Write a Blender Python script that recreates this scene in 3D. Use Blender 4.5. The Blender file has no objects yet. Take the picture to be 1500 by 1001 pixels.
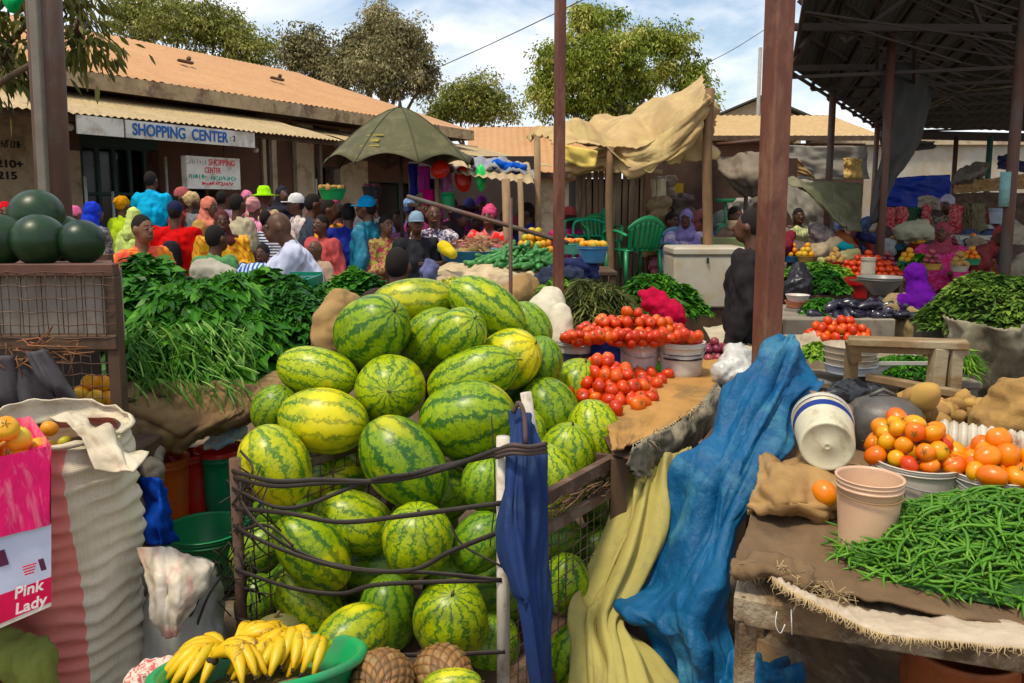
EXPO = -0.10
import bpy, bmesh, math, random
import numpy as np
from mathutils import Vector, Matrix, Euler, noise
random.seed(7); rng = np.random.default_rng(11)
R = math.radians; PI = math.pi
sc = bpy.context.scene; COL = sc.collection
F = 1150.0; CX = 750.0; CY = 439.0; CAMZ = 1.75; PITCH = R(7)
_c, _s = math.cos(PITCH), math.sin(PITCH)
CAM = Vector((0, 0, CAMZ))
# lens geometry of the photograph, used once to measure where things stand on the site
def ray(x, y):
    u = (x-CX)/F; v = (y-CY)/F
    return Vector((u, _c-v*_s, -_s-v*_c))
def W(x, y, d):                      # site point seen in direction (x, y) at forward distance d metres
    r = ray(x, y); return CAM + r*(d/r.y)
def G(x, y, z=0.0):                  # site point at height z
    r = ray(x, y); return CAM + r*((z-CAMZ)/r.z)
def mpp(x, y, d):                    # metres that one photo pixel spans there
    return d/ray(x, y).y/F
def V(*a): return Vector(a)
# ---------------------------------------------------------------- materials
MC = {}
def nodes(name):
    m = bpy.data.materials.new(name); m.use_nodes = True
    nt = m.node_tree; b = nt.nodes['Principled BSDF']
    return m, nt, b
def link(nt, a, b): nt.links.new(a, b)
def N(nt, t, **k):
    n = nt.nodes.new(t)
    for a, v in k.items(): setattr(n, a, v)
    return n
def coord(nt, kind='Object', sc_=(1,1,1)):
    tc = N(nt, 'ShaderNodeTexCoord'); mp = N(nt, 'ShaderNodeMapping')
    mp.inputs['Scale'].default_value = sc_
    link(nt, tc.outputs[kind], mp.inputs['Vector']); return mp.outputs['Vector']
def noisen(nt, vec, scale, detail=3, rough=.6, dist=0):
    n = N(nt, 'ShaderNodeTexNoise'); n.inputs['Scale'].default_value = scale
    n.inputs['Detail'].default_value = detail; n.inputs['Roughness'].default_value = rough
    n.inputs['Distortion'].default_value = dist
    link(nt, vec, n.inputs['Vector']); return n.outputs['Fac']
def ramp(nt, fac, stops):
    r = N(nt, 'ShaderNodeValToRGB'); e = r.color_ramp.elements
    while len(e) < len(stops): e.new(.5)
    for i, (p, c) in enumerate(stops):
        e[i].position = p; e[i].color = (c[0], c[1], c[2], 1) if not isinstance(c, (int, float)) else (c, c, c, 1)
    link(nt, fac, r.inputs['Fac']); return r.outputs['Color']
def mixc(nt, fac, a, b, mode='MIX'):
    m = N(nt, 'ShaderNodeMix', data_type='RGBA', blend_type=mode)
    def put(s, v):
        if isinstance(v, (tuple, list)): s.default_value = (v[0], v[1], v[2], 1)
        elif isinstance(v, (int, float)): s.default_value = v
        else: link(nt, v, s)
    put(m.inputs[0], fac); put(m.inputs[6], a); put(m.inputs[7], b); return m.outputs[2]
def mth(nt, op, a, b=None, c=None):
    m = N(nt, 'ShaderNodeMath', operation=op)
    for i, v in enumerate((a, b, c)):
        if v is None: continue
        if isinstance(v, (int, float)): m.inputs[i].default_value = v
        else: link(nt, v, m.inputs[i])
    return m.outputs[0]
def bumpn(nt, bsdf, h, strength=.3, dist=.01):
    b = N(nt, 'ShaderNodeBump'); b.inputs['Strength'].default_value = strength; b.inputs['Distance'].default_value = dist
    link(nt, h, b.inputs['Height']); link(nt, b.outputs['Normal'], bsdf.inputs['Normal'])
def mat(name, c1, c2=None, scale=8, rough=.7, bump=.25, bscale=60, metal=0, dirt=None, stretch=(1,1,1), spec=.4, bd=.004, vary=.12):
    """surface of two mottled tones, patches of dirt, fine relief"""
    if name in MC: return MC[name]
    m, nt, b = nodes(name)
    v = coord(nt, 'Object', stretch)
    oi = N(nt, 'ShaderNodeObjectInfo')
    if c2 is None: c2 = tuple(x*.72 for x in c1)
    n = noisen(nt, v, scale, 4, .65)
    col = mixc(nt, ramp(nt, n, [(.35, 0.), (.65, 1.)]), c1, c2)
    if dirt:
        n2 = noisen(nt, v, scale*.45+1.3, 6, .7, .4)
        col = mixc(nt, ramp(nt, n2, [(.5, 0.), (.62, .85)]), col, dirt)
    if vary:
        hsv = N(nt, 'ShaderNodeHueSaturation')
        link(nt, mth(nt, 'MULTIPLY_ADD', oi.outputs['Random'], vary*2, 1-vary), hsv.inputs['Value'])
        link(nt, col, hsv.inputs['Color']); col = hsv.outputs['Color']
    link(nt, col, b.inputs['Base Color'])
    b.inputs['Roughness'].default_value = rough; b.inputs['Metallic'].default_value = metal
    b.inputs['Specular IOR Level'].default_value = spec
    if bump: bumpn(nt, b, noisen(nt, v, bscale, 3, .6), bump, bd)
    MC[name] = m; return m
def fab(rgb, kind='cloth'):
    k = kind+'_%.2f_%.2f_%.2f' % tuple(rgb)
    return mat(k, rgb, tuple(x*.7 for x in rgb), 14, .85, .35, 160, spec=.15, vary=0)
def plastic(rgb, dirty=True):
    k = 'plastic_%.2f_%.2f_%.2f' % tuple(rgb)
    return mat(k, rgb, tuple(x*.82 for x in rgb), 5, .38, .12, 40, dirt=tuple(x*.5+.05 for x in rgb) if dirty else None, spec=.5, vary=0)
def patt(name, a, b_, scale=20, kind='wave', ang=(0,0,0), dist=2., thr=.5):
    """printed cloth: stripes or blotches of two colours"""
    if name in MC: return MC[name]
    m, nt, b = nodes(name); v = coord(nt)
    if kind == 'wave':
        mp = N(nt, 'ShaderNodeMapping'); mp.inputs['Rotation'].default_value = ang; link(nt, v, mp.inputs['Vector'])
        w = N(nt, 'ShaderNodeTexWave'); w.inputs['Scale'].default_value = scale; w.inputs['Distortion'].default_value = dist
        link(nt, mp.outputs['Vector'], w.inputs['Vector']); f = w.outputs['Fac']
    else: f = noisen(nt, v, scale, 2, .5, 1.)
    col = mixc(nt, ramp(nt, f, [(thr-.04, 0.), (thr+.04, 1.)]), a, b_)
    link(nt, col, b.inputs['Base Color']); b.inputs['Roughness'].default_value = .85
    bumpn(nt, b, noisen(nt, v, 120, 2, .5), .3, .004)
    MC[name] = m; return m
def leafmat(name, dark, mid, light, rough=.5, trans=.25):
    if name in MC: return MC[name]
    m, nt, b = nodes(name)
    a = N(nt, 'ShaderNodeAttribute', attribute_name='tint')
    col = ramp(nt, a.outputs['Fac'], [(0., dark), (.5, mid), (1., light)])
    link(nt, col, b.inputs['Base Color']); b.inputs['Roughness'].default_value = rough
    b.inputs['Specular IOR Level'].default_value = .18
    tr = N(nt, 'ShaderNodeBsdfTranslucent'); link(nt, col, tr.inputs['Color'])
    mx = N(nt, 'ShaderNodeMixShader'); mx.inputs[0].default_value = trans
    link(nt, b.outputs[0], mx.inputs[1]); link(nt, tr.outputs[0], mx.inputs[2])
    link(nt, mx.outputs[0], nt.nodes['Material Output'].inputs['Surface'])
    MC[name] = m; return m
# ---------------------------------------------------------------- objects
def tag(o, label=None, cat=None, group=None, kind=None):
    if label: o['label'] = label
    if cat: o['category'] = cat
    if group: o['group'] = group
    if kind: o['kind'] = kind
    return o
def empty(name, loc, label=None, cat=None, group=None, rz=0):
    o = bpy.data.objects.new(name, None); COL.objects.link(o); o.location = loc; o.rotation_euler.z = rz
    o.empty_display_size = .1
    return tag(o, label, cat, group)
def rootloc(p):
    l = Vector((0,0,0))
    while p is not None: l += p.location; p = p.parent
    return l
def mkobj(name, me, parent=None, loc=None):
    o = bpy.data.objects.new(name, me); COL.objects.link(o)
    if parent: o.parent = parent
    if loc is not None: o.location = loc
    return o
def copy_tree(o, parent=None):
    c = o.copy(); COL.objects.link(c)
    if parent: c.parent = parent
    for ch in list(o.children): copy_tree(ch, c)
    return c
class B:
    """collects shapes given in site coordinates and links them as one mesh"""
    def __init__(s): s.v = []; s.f = []; s.sm = []; s.mi = []; s.cur = 0
    def add(s, vs, fs, smooth=True):
        n = len(s.v); s.v.extend([tuple(p) for p in vs]); s.f.extend([tuple(i+n for i in f) for f in fs])
        s.sm.extend([smooth]*len(fs)); s.mi.extend([s.cur]*len(fs)); return s
    def box(s, c, size, rot=None, bev=0.0):
        hx, hy, hz = size[0]/2, size[1]/2, size[2]/2
        b = min(bev, hx*.9, hy*.9, hz*.9); M = (rot.to_matrix() if isinstance(rot, Euler) else rot) if rot is not None else Matrix.Identity(3)
        if b <= 0:
            P = [V(x*hx, y*hy, z*hz) for x in (-1,1) for y in (-1,1) for z in (-1,1)]
            fs = [(0,1,3,2),(4,6,7,5),(0,4,5,1),(2,3,7,6),(0,2,6,4),(1,5,7,3)]
        else:
            bm = bmesh.new(); bmesh.ops.create_cube(bm, size=2)
            for v in bm.verts: v.co = V(v.co.x*hx, v.co.y*hy, v.co.z*hz)
            bmesh.ops.bevel(bm, geom=bm.edges[:], offset=b, segments=1, affect='EDGES')
            bm.verts.index_update(); P = [v.co.copy() for v in bm.verts]; fs = [tuple(v.index for v in f.verts) for f in bm.faces]; bm.free()
        return s.add([M @ p + Vector(c) for p in P], fs, False)
    def bar(s, p0, p1, w, h, up=(0,0,1), bev=0):
        p0 = Vector(p0); p1 = Vector(p1); d = p1-p0; L = d.length; y = d/L
        x = y.cross(Vector(up));
        if x.length < 1e-4: x = V(1,0,0)
        x.normalize(); z = x.cross(y)
        M = Matrix((x, y, z)).transposed()
        return s.box((p0+p1)/2, (w, L, h), M, bev)
    def tube(s, path, r, n=8, caps=True, flat=1.0):
        P = [Vector(p) for p in path]; m = len(P)
        rr = r if isinstance(r, (list, tuple)) else [r]*m
        vs = []; prev = None
        for i, p in enumerate(P):
            t = (P[min(i+1, m-1)]-P[max(i-1, 0)]).normalized()
            if prev is None:
                a = t.cross(V(0,0,1));
                if a.length < 1e-3: a = t.cross(V(0,1,0))
            else: a = prev-t*prev.dot(t)
            a.normalize(); prev = a; b = t.cross(a)
            for k in range(n):
                q = 2*PI*k/n; vs.append(p + a*math.cos(q)*rr[i]*flat + b*math.sin(q)*rr[i])
        fs = [(i*n+k, i*n+(k+1)%n, (i+1)*n+(k+1)%n, (i+1)*n+k) for i in range(m-1) for k in range(n)]
        if caps: fs += [tuple(range(n-1,-1,-1)), tuple((m-1)*n+k for k in range(n))]
        return s.add(vs, fs, True)
    def lathe(s, prof, c=(0,0,0), n=24, M=None, sq=(1,1), cap0=False, cap1=False):
        """profile of (radius, height) turned about z, then M, moved to c"""
        vs = []
        for r, z in prof:
            for k in range(n):
                q = 2*PI*k/n; p = V(r*math.cos(q)*sq[0], r*math.sin(q)*sq[1], z)
                vs.append((M @ p if M is not None else p)+Vector(c))
        m = len(prof)
        fs = [(i*n+k, i*n+(k+1)%n, (i+1)*n+(k+1)%n, (i+1)*n+k) for i in range(m-1) for k in range(n)]
        if cap0: fs.append(tuple(range(n-1,-1,-1)))
        if cap1: fs.append(tuple((m-1)*n+k for k in range(n)))
        return s.add(vs, fs, True)
    def ball(s, c, r, M=None, nu=14, nv=9):
        if isinstance(r, (int, float)): r = (r, r, r)
        vs = []; fs = []; c = Vector(c)
        for i in range(nv+1):
            th = PI*i/nv
            for k in range(nu):
                q = 2*PI*k/nu
                p = V(r[0]*math.sin(th)*math.cos(q), r[1]*math.sin(th)*math.sin(q), r[2]*math.cos(th))
                vs.append((M @ p if M is not None else p)+c)
        fs = [(i*nu+k, (i+1)*nu+k, (i+1)*nu+(k+1)%nu, i*nu+(k+1)%nu) for i in range(nv) for k in range(nu)]
        return s.add(vs, fs, True)
    def cap(s, p0, r0, p1, r1, n=10):
        """tapered capsule"""
        p0 = Vector(p0); p1 = Vector(p1); t = (p1-p0).normalized() if (p1-p0).length > 1e-6 else V(0,0,1)
        path = [p0-t*r0*.92, p0-t*r0*.6, p0, p1, p1+t*r1*.6, p1+t*r1*.92]
        return s.tube(path, [r0*.38, r0*.8, r0, r1, r1*.8, r1*.38], n)
    def grid(s, G_, closed=False, smooth=True):
        m = len(G_); n = len(G_[0]); vs = [p for row in G_ for p in row]
        fs = [(i*n+k, i*n+(k+1)%n, (i+1)*n+(k+1)%n, (i+1)*n+k) for i in range(m-1) for k in range(n if closed else n-1)]
        return s.add(vs, fs, smooth)
    def build(s, name, mats, parent=None, origin=None, wgt=False):
        if not isinstance(mats, (list, tuple)): mats = [mats]
        if parent is not None: o0 = rootloc(parent)
        elif origin is not None: o0 = Vector(origin)
        else:
            xs = [p[0] for p in s.v]; ys = [p[1] for p in s.v]; zs = [p[2] for p in s.v]
            o0 = V((min(xs)+max(xs))/2, (min(ys)+max(ys))/2, min(zs))
        me = bpy.data.meshes.new(name)
        me.from_pydata([(p[0]-o0.x, p[1]-o0.y, p[2]-o0.z) for p in s.v], [], s.f)
        me.polygons.foreach_set('use_smooth', s.sm); me.polygons.foreach_set('material_index', s.mi)
        for m in mats: me.materials.append(m)
        me.update()
        o = mkobj(name, me, parent)
        if parent is None: o.location = o0
        return o
WORK = bpy.data.scenes.new('work')                       # small scene used only to evaluate modifiers quickly
def bake(o):
    WORK.collection.objects.link(o); par = o.parent; o.parent = None
    with bpy.context.temp_override(scene=WORK, view_layer=WORK.view_layers[0]):
        dg = bpy.context.evaluated_depsgraph_get(); dg.update()
        me = bpy.data.meshes.new_from_object(o.evaluated_get(dg))
    WORK.collection.objects.unlink(o); o.parent = par
    return me
def remesh(o, voxel=.02, smooth=3, fold=0, ff=(14,14,3), dec=None):
    """fuse the overlapping shapes of o into one continuous skin, optionally with folds"""
    m = o.modifiers.new('r', 'REMESH'); m.mode = 'VOXEL'; m.voxel_size = voxel; m.use_smooth_shade = True
    if smooth:
        k = o.modifiers.new('s', 'SMOOTH'); k.iterations = smooth; k.factor = .5
    me = bake(o)
    mats = [x for x in o.data.materials]
    o.modifiers.clear(); old = o.data; o.data = me; bpy.data.meshes.remove(old)
    me.materials.clear()
    for x in mats: me.materials.append(x)
    if fold:
        off = Vector((random.random()*9, random.random()*9, 0))
        co = [(v.co.copy(), v.normal.copy()) for v in me.vertices]; out = []
        for p, nn in co:
            q = V(p.x*ff[0], p.y*ff[1], p.z*ff[2])+off
            out.extend(p + nn*(noise.noise(q)*fold + noise.noise(q*2.3)*fold*.5))
        me.vertices.foreach_set('co', out)
    me.polygons.foreach_set('use_smooth', [True]*len(me.polygons)); me.update()
    return o
def catmull(P, t):
    n = len(P); t = max(0., min(n-1-1e-6, t)); i = int(t); f = t-i
    p1 = P[i]; p2 = P[i+1]; p0 = P[i-1] if i > 0 else p1*2-p2; p3 = P[i+2] if i+2 < n else p2*2-p1
    return .5*((2*p1)+(p2-p0)*f+(2*p0-5*p1+4*p2-p3)*f*f+(3*p1-p0-3*p2+p3)*f**3)
def curve(P, m):
    P = [Vector(p) for p in P]
    return [catmull(P, (len(P)-1)*i/(m-1)) for i in range(m)]
def sheet(name, rows, m, nu=40, nv=40, wr=.01, wf=(8,3), thick=.006, parent=None, edge=0, seed=0, origin=None, ridge=0, crease=0):
    """cloth through a net of points; wr = wrinkle height, wf = wrinkle counts along u and v"""
    rows = [[Vector(p) for p in r] for r in rows]
    A = [curve(r, nu) for r in rows]
    Gd = [[None]*nu for _ in range(nv)]
    for k in range(nu):
        c = [A[i][k] for i in range(len(rows))]
        for j in range(nv): Gd[j][k] = catmull(c, (len(rows)-1)*j/(nv-1))
    rs = random.Random(int(seed*977)+5); CR = [(rs.uniform(0, PI), rs.uniform(1.2, 5.5), rs.random()*9) for _ in range(7)]
    out = [[None]*nu for _ in range(nv)]
    for j in range(nv):
        for k in range(nu):
            p = Gd[j][k]; a = Gd[j][min(k+1, nu-1)]-Gd[j][max(k-1, 0)]; b = Gd[min(j+1, nv-1)][k]-Gd[max(j-1, 0)][k]
            nn = a.cross(b);
            if nn.length > 1e-9: nn.normalize()
            u = k/(nu-1); v = j/(nv-1)
            h = noise.noise(V(u*wf[0]+seed, v*wf[1], seed*1.7))*wr + noise.noise(V(u*wf[0]*2.1+seed, v*wf[1]*2.3, seed+5))*wr*.5
            h += noise.noise(V(u*wf[0]*4.5+seed, v*wf[1]*5, seed+9))*wr*.2
            if ridge:
                w1 = u+.12*noise.noise(V(u*3+seed, v*3, 2.2)); w2 = v+.12*noise.noise(V(u*3, v*3+seed, 7.7))
                h += ridge*(max(0, 1-abs(noise.noise(V(w1*wf[0]*.85+seed, w2*wf[1]*.6, seed+3))*2.3))**2.2*1.1+max(0, 1-abs(noise.noise(V(w1*wf[0]*1.9+w2*2+seed, w2*wf[1]*1.2, seed+13))*2.6))**2*.28)
            if crease:                                   # sharp folds of stiff sheeting
                for (an, fq, ph) in CR:
                    s_ = (u*math.cos(an)*wf[0]*.45+v*math.sin(an)*wf[1]*.45)*fq*.5+ph+.25*noise.noise(V(u*2.5+ph, v*2.5, an)); t_ = abs((s_ % 1)-.5)*2
                    h += crease*(t_-.5)/fq*(.6+.8*noise.noise(V(u*4+ph, v*4, an*3)))*2
            q = p+nn*h
            if edge and (j == 0 or j == nv-1 or k == 0 or k == nu-1):
                q = q + V(noise.noise(V(u*30, v*30, 1+seed)), 0, noise.noise(V(u*30, v*30, 8+seed)))*edge
            out[j][k] = q
    bb = B(); bb.grid(out); o = bb.build(name, m, parent, origin)
    if thick:
        md = o.modifiers.new('t', 'SOLIDIFY'); md.thickness = thick; md.offset = 0
    return o
# ---------------------------------------------------------------- foliage
def leaves(name, P, D, L, Wd, m, parent=None, origin=None, tint=None, droop=.25, flat=False, sect=(.0,.35,.75,1.), wid=(.12,1.,.75,.05)):
    """many leaf blades in one mesh: P roots, D directions, L lengths, Wd widths"""
    P = np.asarray(P, float); n = len(P); D = np.asarray(D, float); D /= np.linalg.norm(D, axis=1)[:, None]+1e-9
    L = np.broadcast_to(L, (n,)).astype(float); Wd = np.broadcast_to(Wd, (n,)).astype(float)
    rnd = rng.normal(size=(n, 3))
    if flat: rnd = rnd*.35 + np.array([0, 0, 1.])
    S = np.cross(D, rnd); S /= np.linalg.norm(S, axis=1)[:, None]+1e-9
    k = len(sect); vs = np.zeros((n, k, 2, 3))
    for i, (t, w) in enumerate(zip(sect, wid)):
        c = P + D*(L*t)[:, None]; c[:, 2] -= droop*L*t*t
        vs[:, i, 0] = c - S*(Wd*w*.5)[:, None]; vs[:, i, 1] = c + S*(Wd*w*.5)[:, None]
    o0 = np.array(rootloc(parent) if parent is not None else (origin if origin is not None else P.mean(0)*np.array([1,1,0])+np.array([0,0,P[:,2].min()])))
    vs = vs.reshape(-1, 3)-o0
    base = (np.arange(n)*2*k)[:, None, None]
    q = np.array([[2*i, 2*i+1, 2*i+3, 2*i+2] for i in range(k-1)])[None]
    fs = (base+q).reshape(-1, 4)
    me = bpy.data.meshes.new(name)
    me.vertices.add(len(vs)); me.vertices.foreach_set('co', vs.ravel())
    me.loops.add(fs.size); me.loops.foreach_set('vertex_index', fs.ravel().astype(np.int32))
    me.polygons.add(len(fs)); me.polygons.foreach_set('loop_start', (np.arange(len(fs))*4).astype(np.int32))
    me.polygons.foreach_set('loop_total', np.full(len(fs), 4, np.int32))
    me.update(calc_edges=True); me.validate()
    at = me.attributes.new('tint', 'FLOAT', 'POINT')
    if tint is None: tint = rng.random(n)
    at.data.foreach_set('value', np.repeat(np.clip(tint, 0, 1), 2*k).astype(np.float32))
    me.materials.append(m)
    o = mkobj(name, me, parent)
    if parent is None: o.location = o0
    return o
def greenheap(name, c, rx, ry, h, n, L, Wd, m, label=None, cat='vegetables', kind='stuff', spread=.6, up=.25, parent=None, rot=0, stems=None, pw=1.0, corem=None, flow=None):
    """heap of leafy produce: dark packed core with blades lying over it"""
    c = Vector(c); bb = B(); ca, sa = math.cos(rot), math.sin(rot)
    def surf(a, r):
        lump = 1+.22*noise.noise(V(math.cos(a)*2*r+c.x, math.sin(a)*2*r+c.y, 3.1))
        x = rx*r*math.cos(a); y = ry*r*math.sin(a); z = h*max(0, 1-r**2.2)**pw*lump
        z += h*.22*noise.noise(V(x*6+c.x*3, y*6, 1.3))
        return V(x*ca-y*sa, x*sa+y*ca, z)
    Gd = [[c+surf(2*PI*k/28, j/9)*.93-V(0,0,.01) for k in range(28)] for j in range(10)]
    bb.grid(Gd, closed=True)
    ob = None
    P = np.zeros((n,3)); D = np.zeros((n,3))
    for i in range(n):
        a = random.random()*2*PI; r = math.sqrt(random.random())
        p = c+surf(a, r); out = V(math.cos(a)*ca*rx-math.sin(a)*sa*ry, math.cos(a)*sa*rx+math.sin(a)*ca*ry, 0).normalized()
        d = out*(.2+r*.6)+V(random.gauss(0,1), random.gauss(0,1), random.gauss(up,.4))*spread
        if flow is not None: d = d*.45+Vector(flow)*random.uniform(.6,1.2)
        P[i] = p-d.normalized()*L*.3; D[i] = d
    cl = np.array([noise.noise(V(p[0]*5, p[1]*5, p[2]*5)) for p in P])
    t = .45+cl*.55+rng.normal(0, .2, n)
    Ls = L*rng.uniform(.6, 1.25, n)
    core = corem or mat('packed_stems', (.03,.055,.012), (.02,.03,.01), 30, .9, .6, 60, vary=0)
    if label or parent is None:
        rt = bb.build(name, core); tag(rt, label, cat, kind=kind)
        leaves('leaves', P, D, Ls, Wd*rng.uniform(.6,1.2,n), m, rt, tint=t, droop=.45, flat=True)
    else:
        rt = bb.build(name, core, parent)
        leaves('leaves', P, D, Ls, Wd*rng.uniform(.6,1.2,n), m, parent, tint=t, droop=.45, flat=True)
    return rt
def tree(name, base, blobs, lm, label, n=9000, leaf=.2, trunk_r=.22, group=None, droop=.5, elong=2.2, gap=.15, hang=0.):
    """tapered trunk, limbs to each clump, and leaf clumps spread through the crown"""
    base = Vector(base); rt = empty(name, base, label, 'tree', group)
    bark = mat('bark', (.16,.11,.07), (.08,.06,.04), 6, .9, .8, 25, stretch=(1,1,.25))
    bb = B(); cz = sum(b[0][2] for b in blobs)/len(blobs)
    cx = sum(b[0][0] for b in blobs)/len(blobs); cy = sum(b[0][1] for b in blobs)/len(blobs)
    fork = V(base.x*.6+cx*.4, base.y*.6+cy*.4, base.z+(cz-base.z)*.45)
    bb.tube(curve([base, base.lerp(fork, .5)+V(.1,0,0), fork], 7), [trunk_r*(1.25-.07*i) for i in range(7)], 9)
    ends = []
    for (c, r) in blobs:
        c = Vector(c); mid = fork.lerp(c, .5)+V(random.uniform(-.3,.3), random.uniform(-.3,.3), .2*r[2])
        bb.tube(curve([fork, mid, c], 7), [trunk_r*.55*(1-.13*i) for i in range(7)], 6)
        for k in range(7):
            th = random.random()*2*PI; q = V(math.cos(th)*r[0]*.8, math.sin(th)*r[1]*.8, random.uniform(-.5,.9)*r[2])
            e = c+q; bb.tube(curve([c-V(0,0,r[2]*.3), c+q*.5+V(0,0,.1), e], 4), [trunk_r*.16, trunk_r*.11, trunk_r*.07, trunk_r*.03], 4)
    bb.build('trunk', bark, rt)
    tot = sum(b[1][0]*b[1][2] for b in blobs); P = []; D = []; T = []
    for (c, r) in blobs:
        k = int(n*r[0]*r[2]/tot); nc = max(10, int(k/26))
        for j in range(nc):
            d = V(random.gauss(0,1), random.gauss(0,1), random.gauss(0,1)).normalized()
            rr = random.random()**.4*random.choice((1,1,1,1.15,1.3,1.45))
            q = Vector(c)+V(d.x*r[0]*rr, d.y*r[1]*rr, d.z*r[2]*rr)*(.92+.3*noise.noise(d*1.7+Vector(c)))
            tt = .5+.16*random.gauss(0,1)+.55*noise.noise(q*.9)
            s = random.uniform(.4, 1.5)*leaf*2.1
            for i in range(26):
                o = V(random.gauss(0,1), random.gauss(0,1), random.gauss(0,.7)-abs(random.gauss(0,1))*hang)*s*.55
                P.append(q+o); dd = o.normalized()+V(random.gauss(0,.5), random.gauss(0,.5), random.gauss(-droop,.4))
                D.append(dd); T.append(tt+random.gauss(0,.13))
    P = np.array([tuple(p) for p in P]); D = np.array([tuple(p) for p in D])
    leaves('crown', P, D, leaf*rng.uniform(.7,1.3,len(P)), leaf/elong*rng.uniform(.8,1.2,len(P)), lm, rt, tint=np.array(T), droop=.2)
    return rt
# ---------------------------------------------------------------- people
SKIN = mat('skin_dark', (.10,.045,.025), (.075,.033,.018), 20, .5, .1, 80, vary=.1)
SKIN2 = mat('skin_brown', (.19,.09,.05), (.15,.07,.04), 20, .5, .1, 80, vary=.1)
HAIR = mat('hair_black', (.012,.010,.009), (.02,.016,.014), 90, .9, .9, 200, spec=.2, vary=0)
EYEW = mat('eye_white', (.30,.24,.2), None, 5, .3, 0, vary=0); EYEB = mat('eye_dark', (.01,.008,.006), None, 5, .2, 0, vary=0)
LIP = mat('lips', (.16,.05,.04), None, 5, .5, 0, vary=0)
SHOE = mat('shoe_leather', (.03,.025,.02), None, 12, .5, .2, vary=0)
def person(label, x, y, d, face=0, top=(.1,.1,.3), bot=(.05,.05,.06), head='hair', hcol=None, arms='down', pose='stand', H=None,
           base=0., skin=None, sleeve=1., skirt=False, detail=False, vox=None, group='market crowd', lean=0., child=False, wide=1.):
    if group == 'market crowd' and y < 345 and x < 860 and d > 6.6: d = min(d*1.22, 11.2 if x < 320 else 12.4) if x < 590 else d*1.06
    hp = W(x, y, d); sk = skin or SKIN
    if isinstance(top, tuple) and random.random() < .5 and d > 7 and not any(q in label for q in ('shirt', 'jacket', 'black', 'grey', 'khaki')): top = patt('print_%d' % random.randrange(9999), top, tuple(min(.6, q*.35+random.uniform(.0,.35)) for q in top), random.choice((14,22,30)), 'n')
    tm = top if not isinstance(top, tuple) else fab(top, 'shirt'); bm_ = bot if not isinstance(bot, tuple) else fab(bot, 'trousers')
    if pose == 'stand':
        H = (hp.z-base)/.932
    H = H or 1.65
    k = H
    hip = .50; lz = 0
    if pose == 'sit': hipz = (hp.z-base)-.432*k; hy = 0
    else: hipz = .50*k
    # local skeleton, facing -y; z from the ground
    z0 = hipz
    ln = R(lean)
    def up(px, py, pz):     # torso point: height above hips as fraction
        yy = py*k*math.cos(ln) - pz*k*math.sin(ln); zz = pz*k*math.cos(ln) + py*k*math.sin(ln)
        return V(px*k*wide, yy, z0+zz)
    head_c = up(0, -.012, .432)
    if lean: head_c = up(0, -.02, .42)
    J = {}
    for s, n_ in ((-1,'L'), (1,'R')):
        sh = up(s*.098, 0, .298); J['sh'+n_] = sh
        av = arms if isinstance(arms, str) else arms[0 if s < 0 else 1]
        if av == 'down': el = sh+V(s*.035*k, .02*k, -.175*k); wr = el+V(s*.0, -.05*k, -.15*k)
        elif av == 'fwd': el = sh+V(s*.03*k, -.02*k, -.17*k); wr = el+V(-s*.04*k, -.15*k, .03*k)
        elif av == 'chest': el = sh+V(s*.045*k, -.03*k, -.165*k); wr = el+V(-s*.13*k, -.10*k, .09*k)
        elif av == 'reach': el = sh+V(s*.03*k, -.10*k, -.12*k); wr = el+V(-s*.01*k, -.13*k, -.07*k)
        elif av == 'up': el = sh+V(s*.10*k, -.02*k, .06*k); wr = el+V(-s*.05*k, 0, .16*k)
        else: el = sh+V(s*.03*k, .03*k, -.17*k); wr = el+V(0, -.1*k, -.1*k)
        J['el'+n_] = el; J['wr'+n_] = wr
        hx = s*.05*k
        if pose == 'sit':
            kn = V(hx*1.5, -.24*k, z0+.01); an = V(hx*1.5, -.24*k, max(.05*k, z0-.24*k)); h0 = V(hx, 0, z0)
        else:
            st = s*.05*k; h0 = V(hx, 0, .5*k); kn = V(hx*1.15, -.02*k+st*.5, .27*k); an = V(hx*1.15, .02*k+st, .045*k)
        J['hp'+n_] = h0; J['kn'+n_] = kn; J['an'+n_] = an
    loc = V(hp.x, hp.y, base); rz = R(face)
    Mz = Matrix.Rotation(rz, 3, 'Z')
    off = Mz @ V(head_c.x, head_c.y, 0); loc -= V(off.x, off.y, 0)
    rt = empty('person', (0,0,0), label, 'person', group)
    vx = vox or max(.012, .0021*d)
    b = B()
    hr = (.040*k, .051*k, .060*k)
    if child: hr = tuple(q*1.15 for q in hr)
    b.ball(head_c, hr); b.ball(head_c+V(0,-.022*k,-.03*k), (.032*k,.034*k,.036*k))
    b.ball(head_c+V(0,-.057*k,-.008*k), (.009*k,.012*k,.016*k))           # nose
    for s in (-1,1): b.ball(head_c+V(s*.046*k,.004*k,-.004*k), (.006*k,.012*k,.018*k))   # ears
    nk = up(0,.008,.345); b.cap(nk-V(0,0,.02*k), .034*k, head_c-V(0,-.012*k,.03*k), .03*k)
    b.cap(up(0,0,.24), .07*k, up(0,.01,.08), .068*k); b.cap(J['shL'], .033*k, J['shR'], .033*k)
    b.cap(J['hpL']+V(0,0,.02), .062*k, J['hpR']+V(0,0,.02), .062*k)
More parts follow.
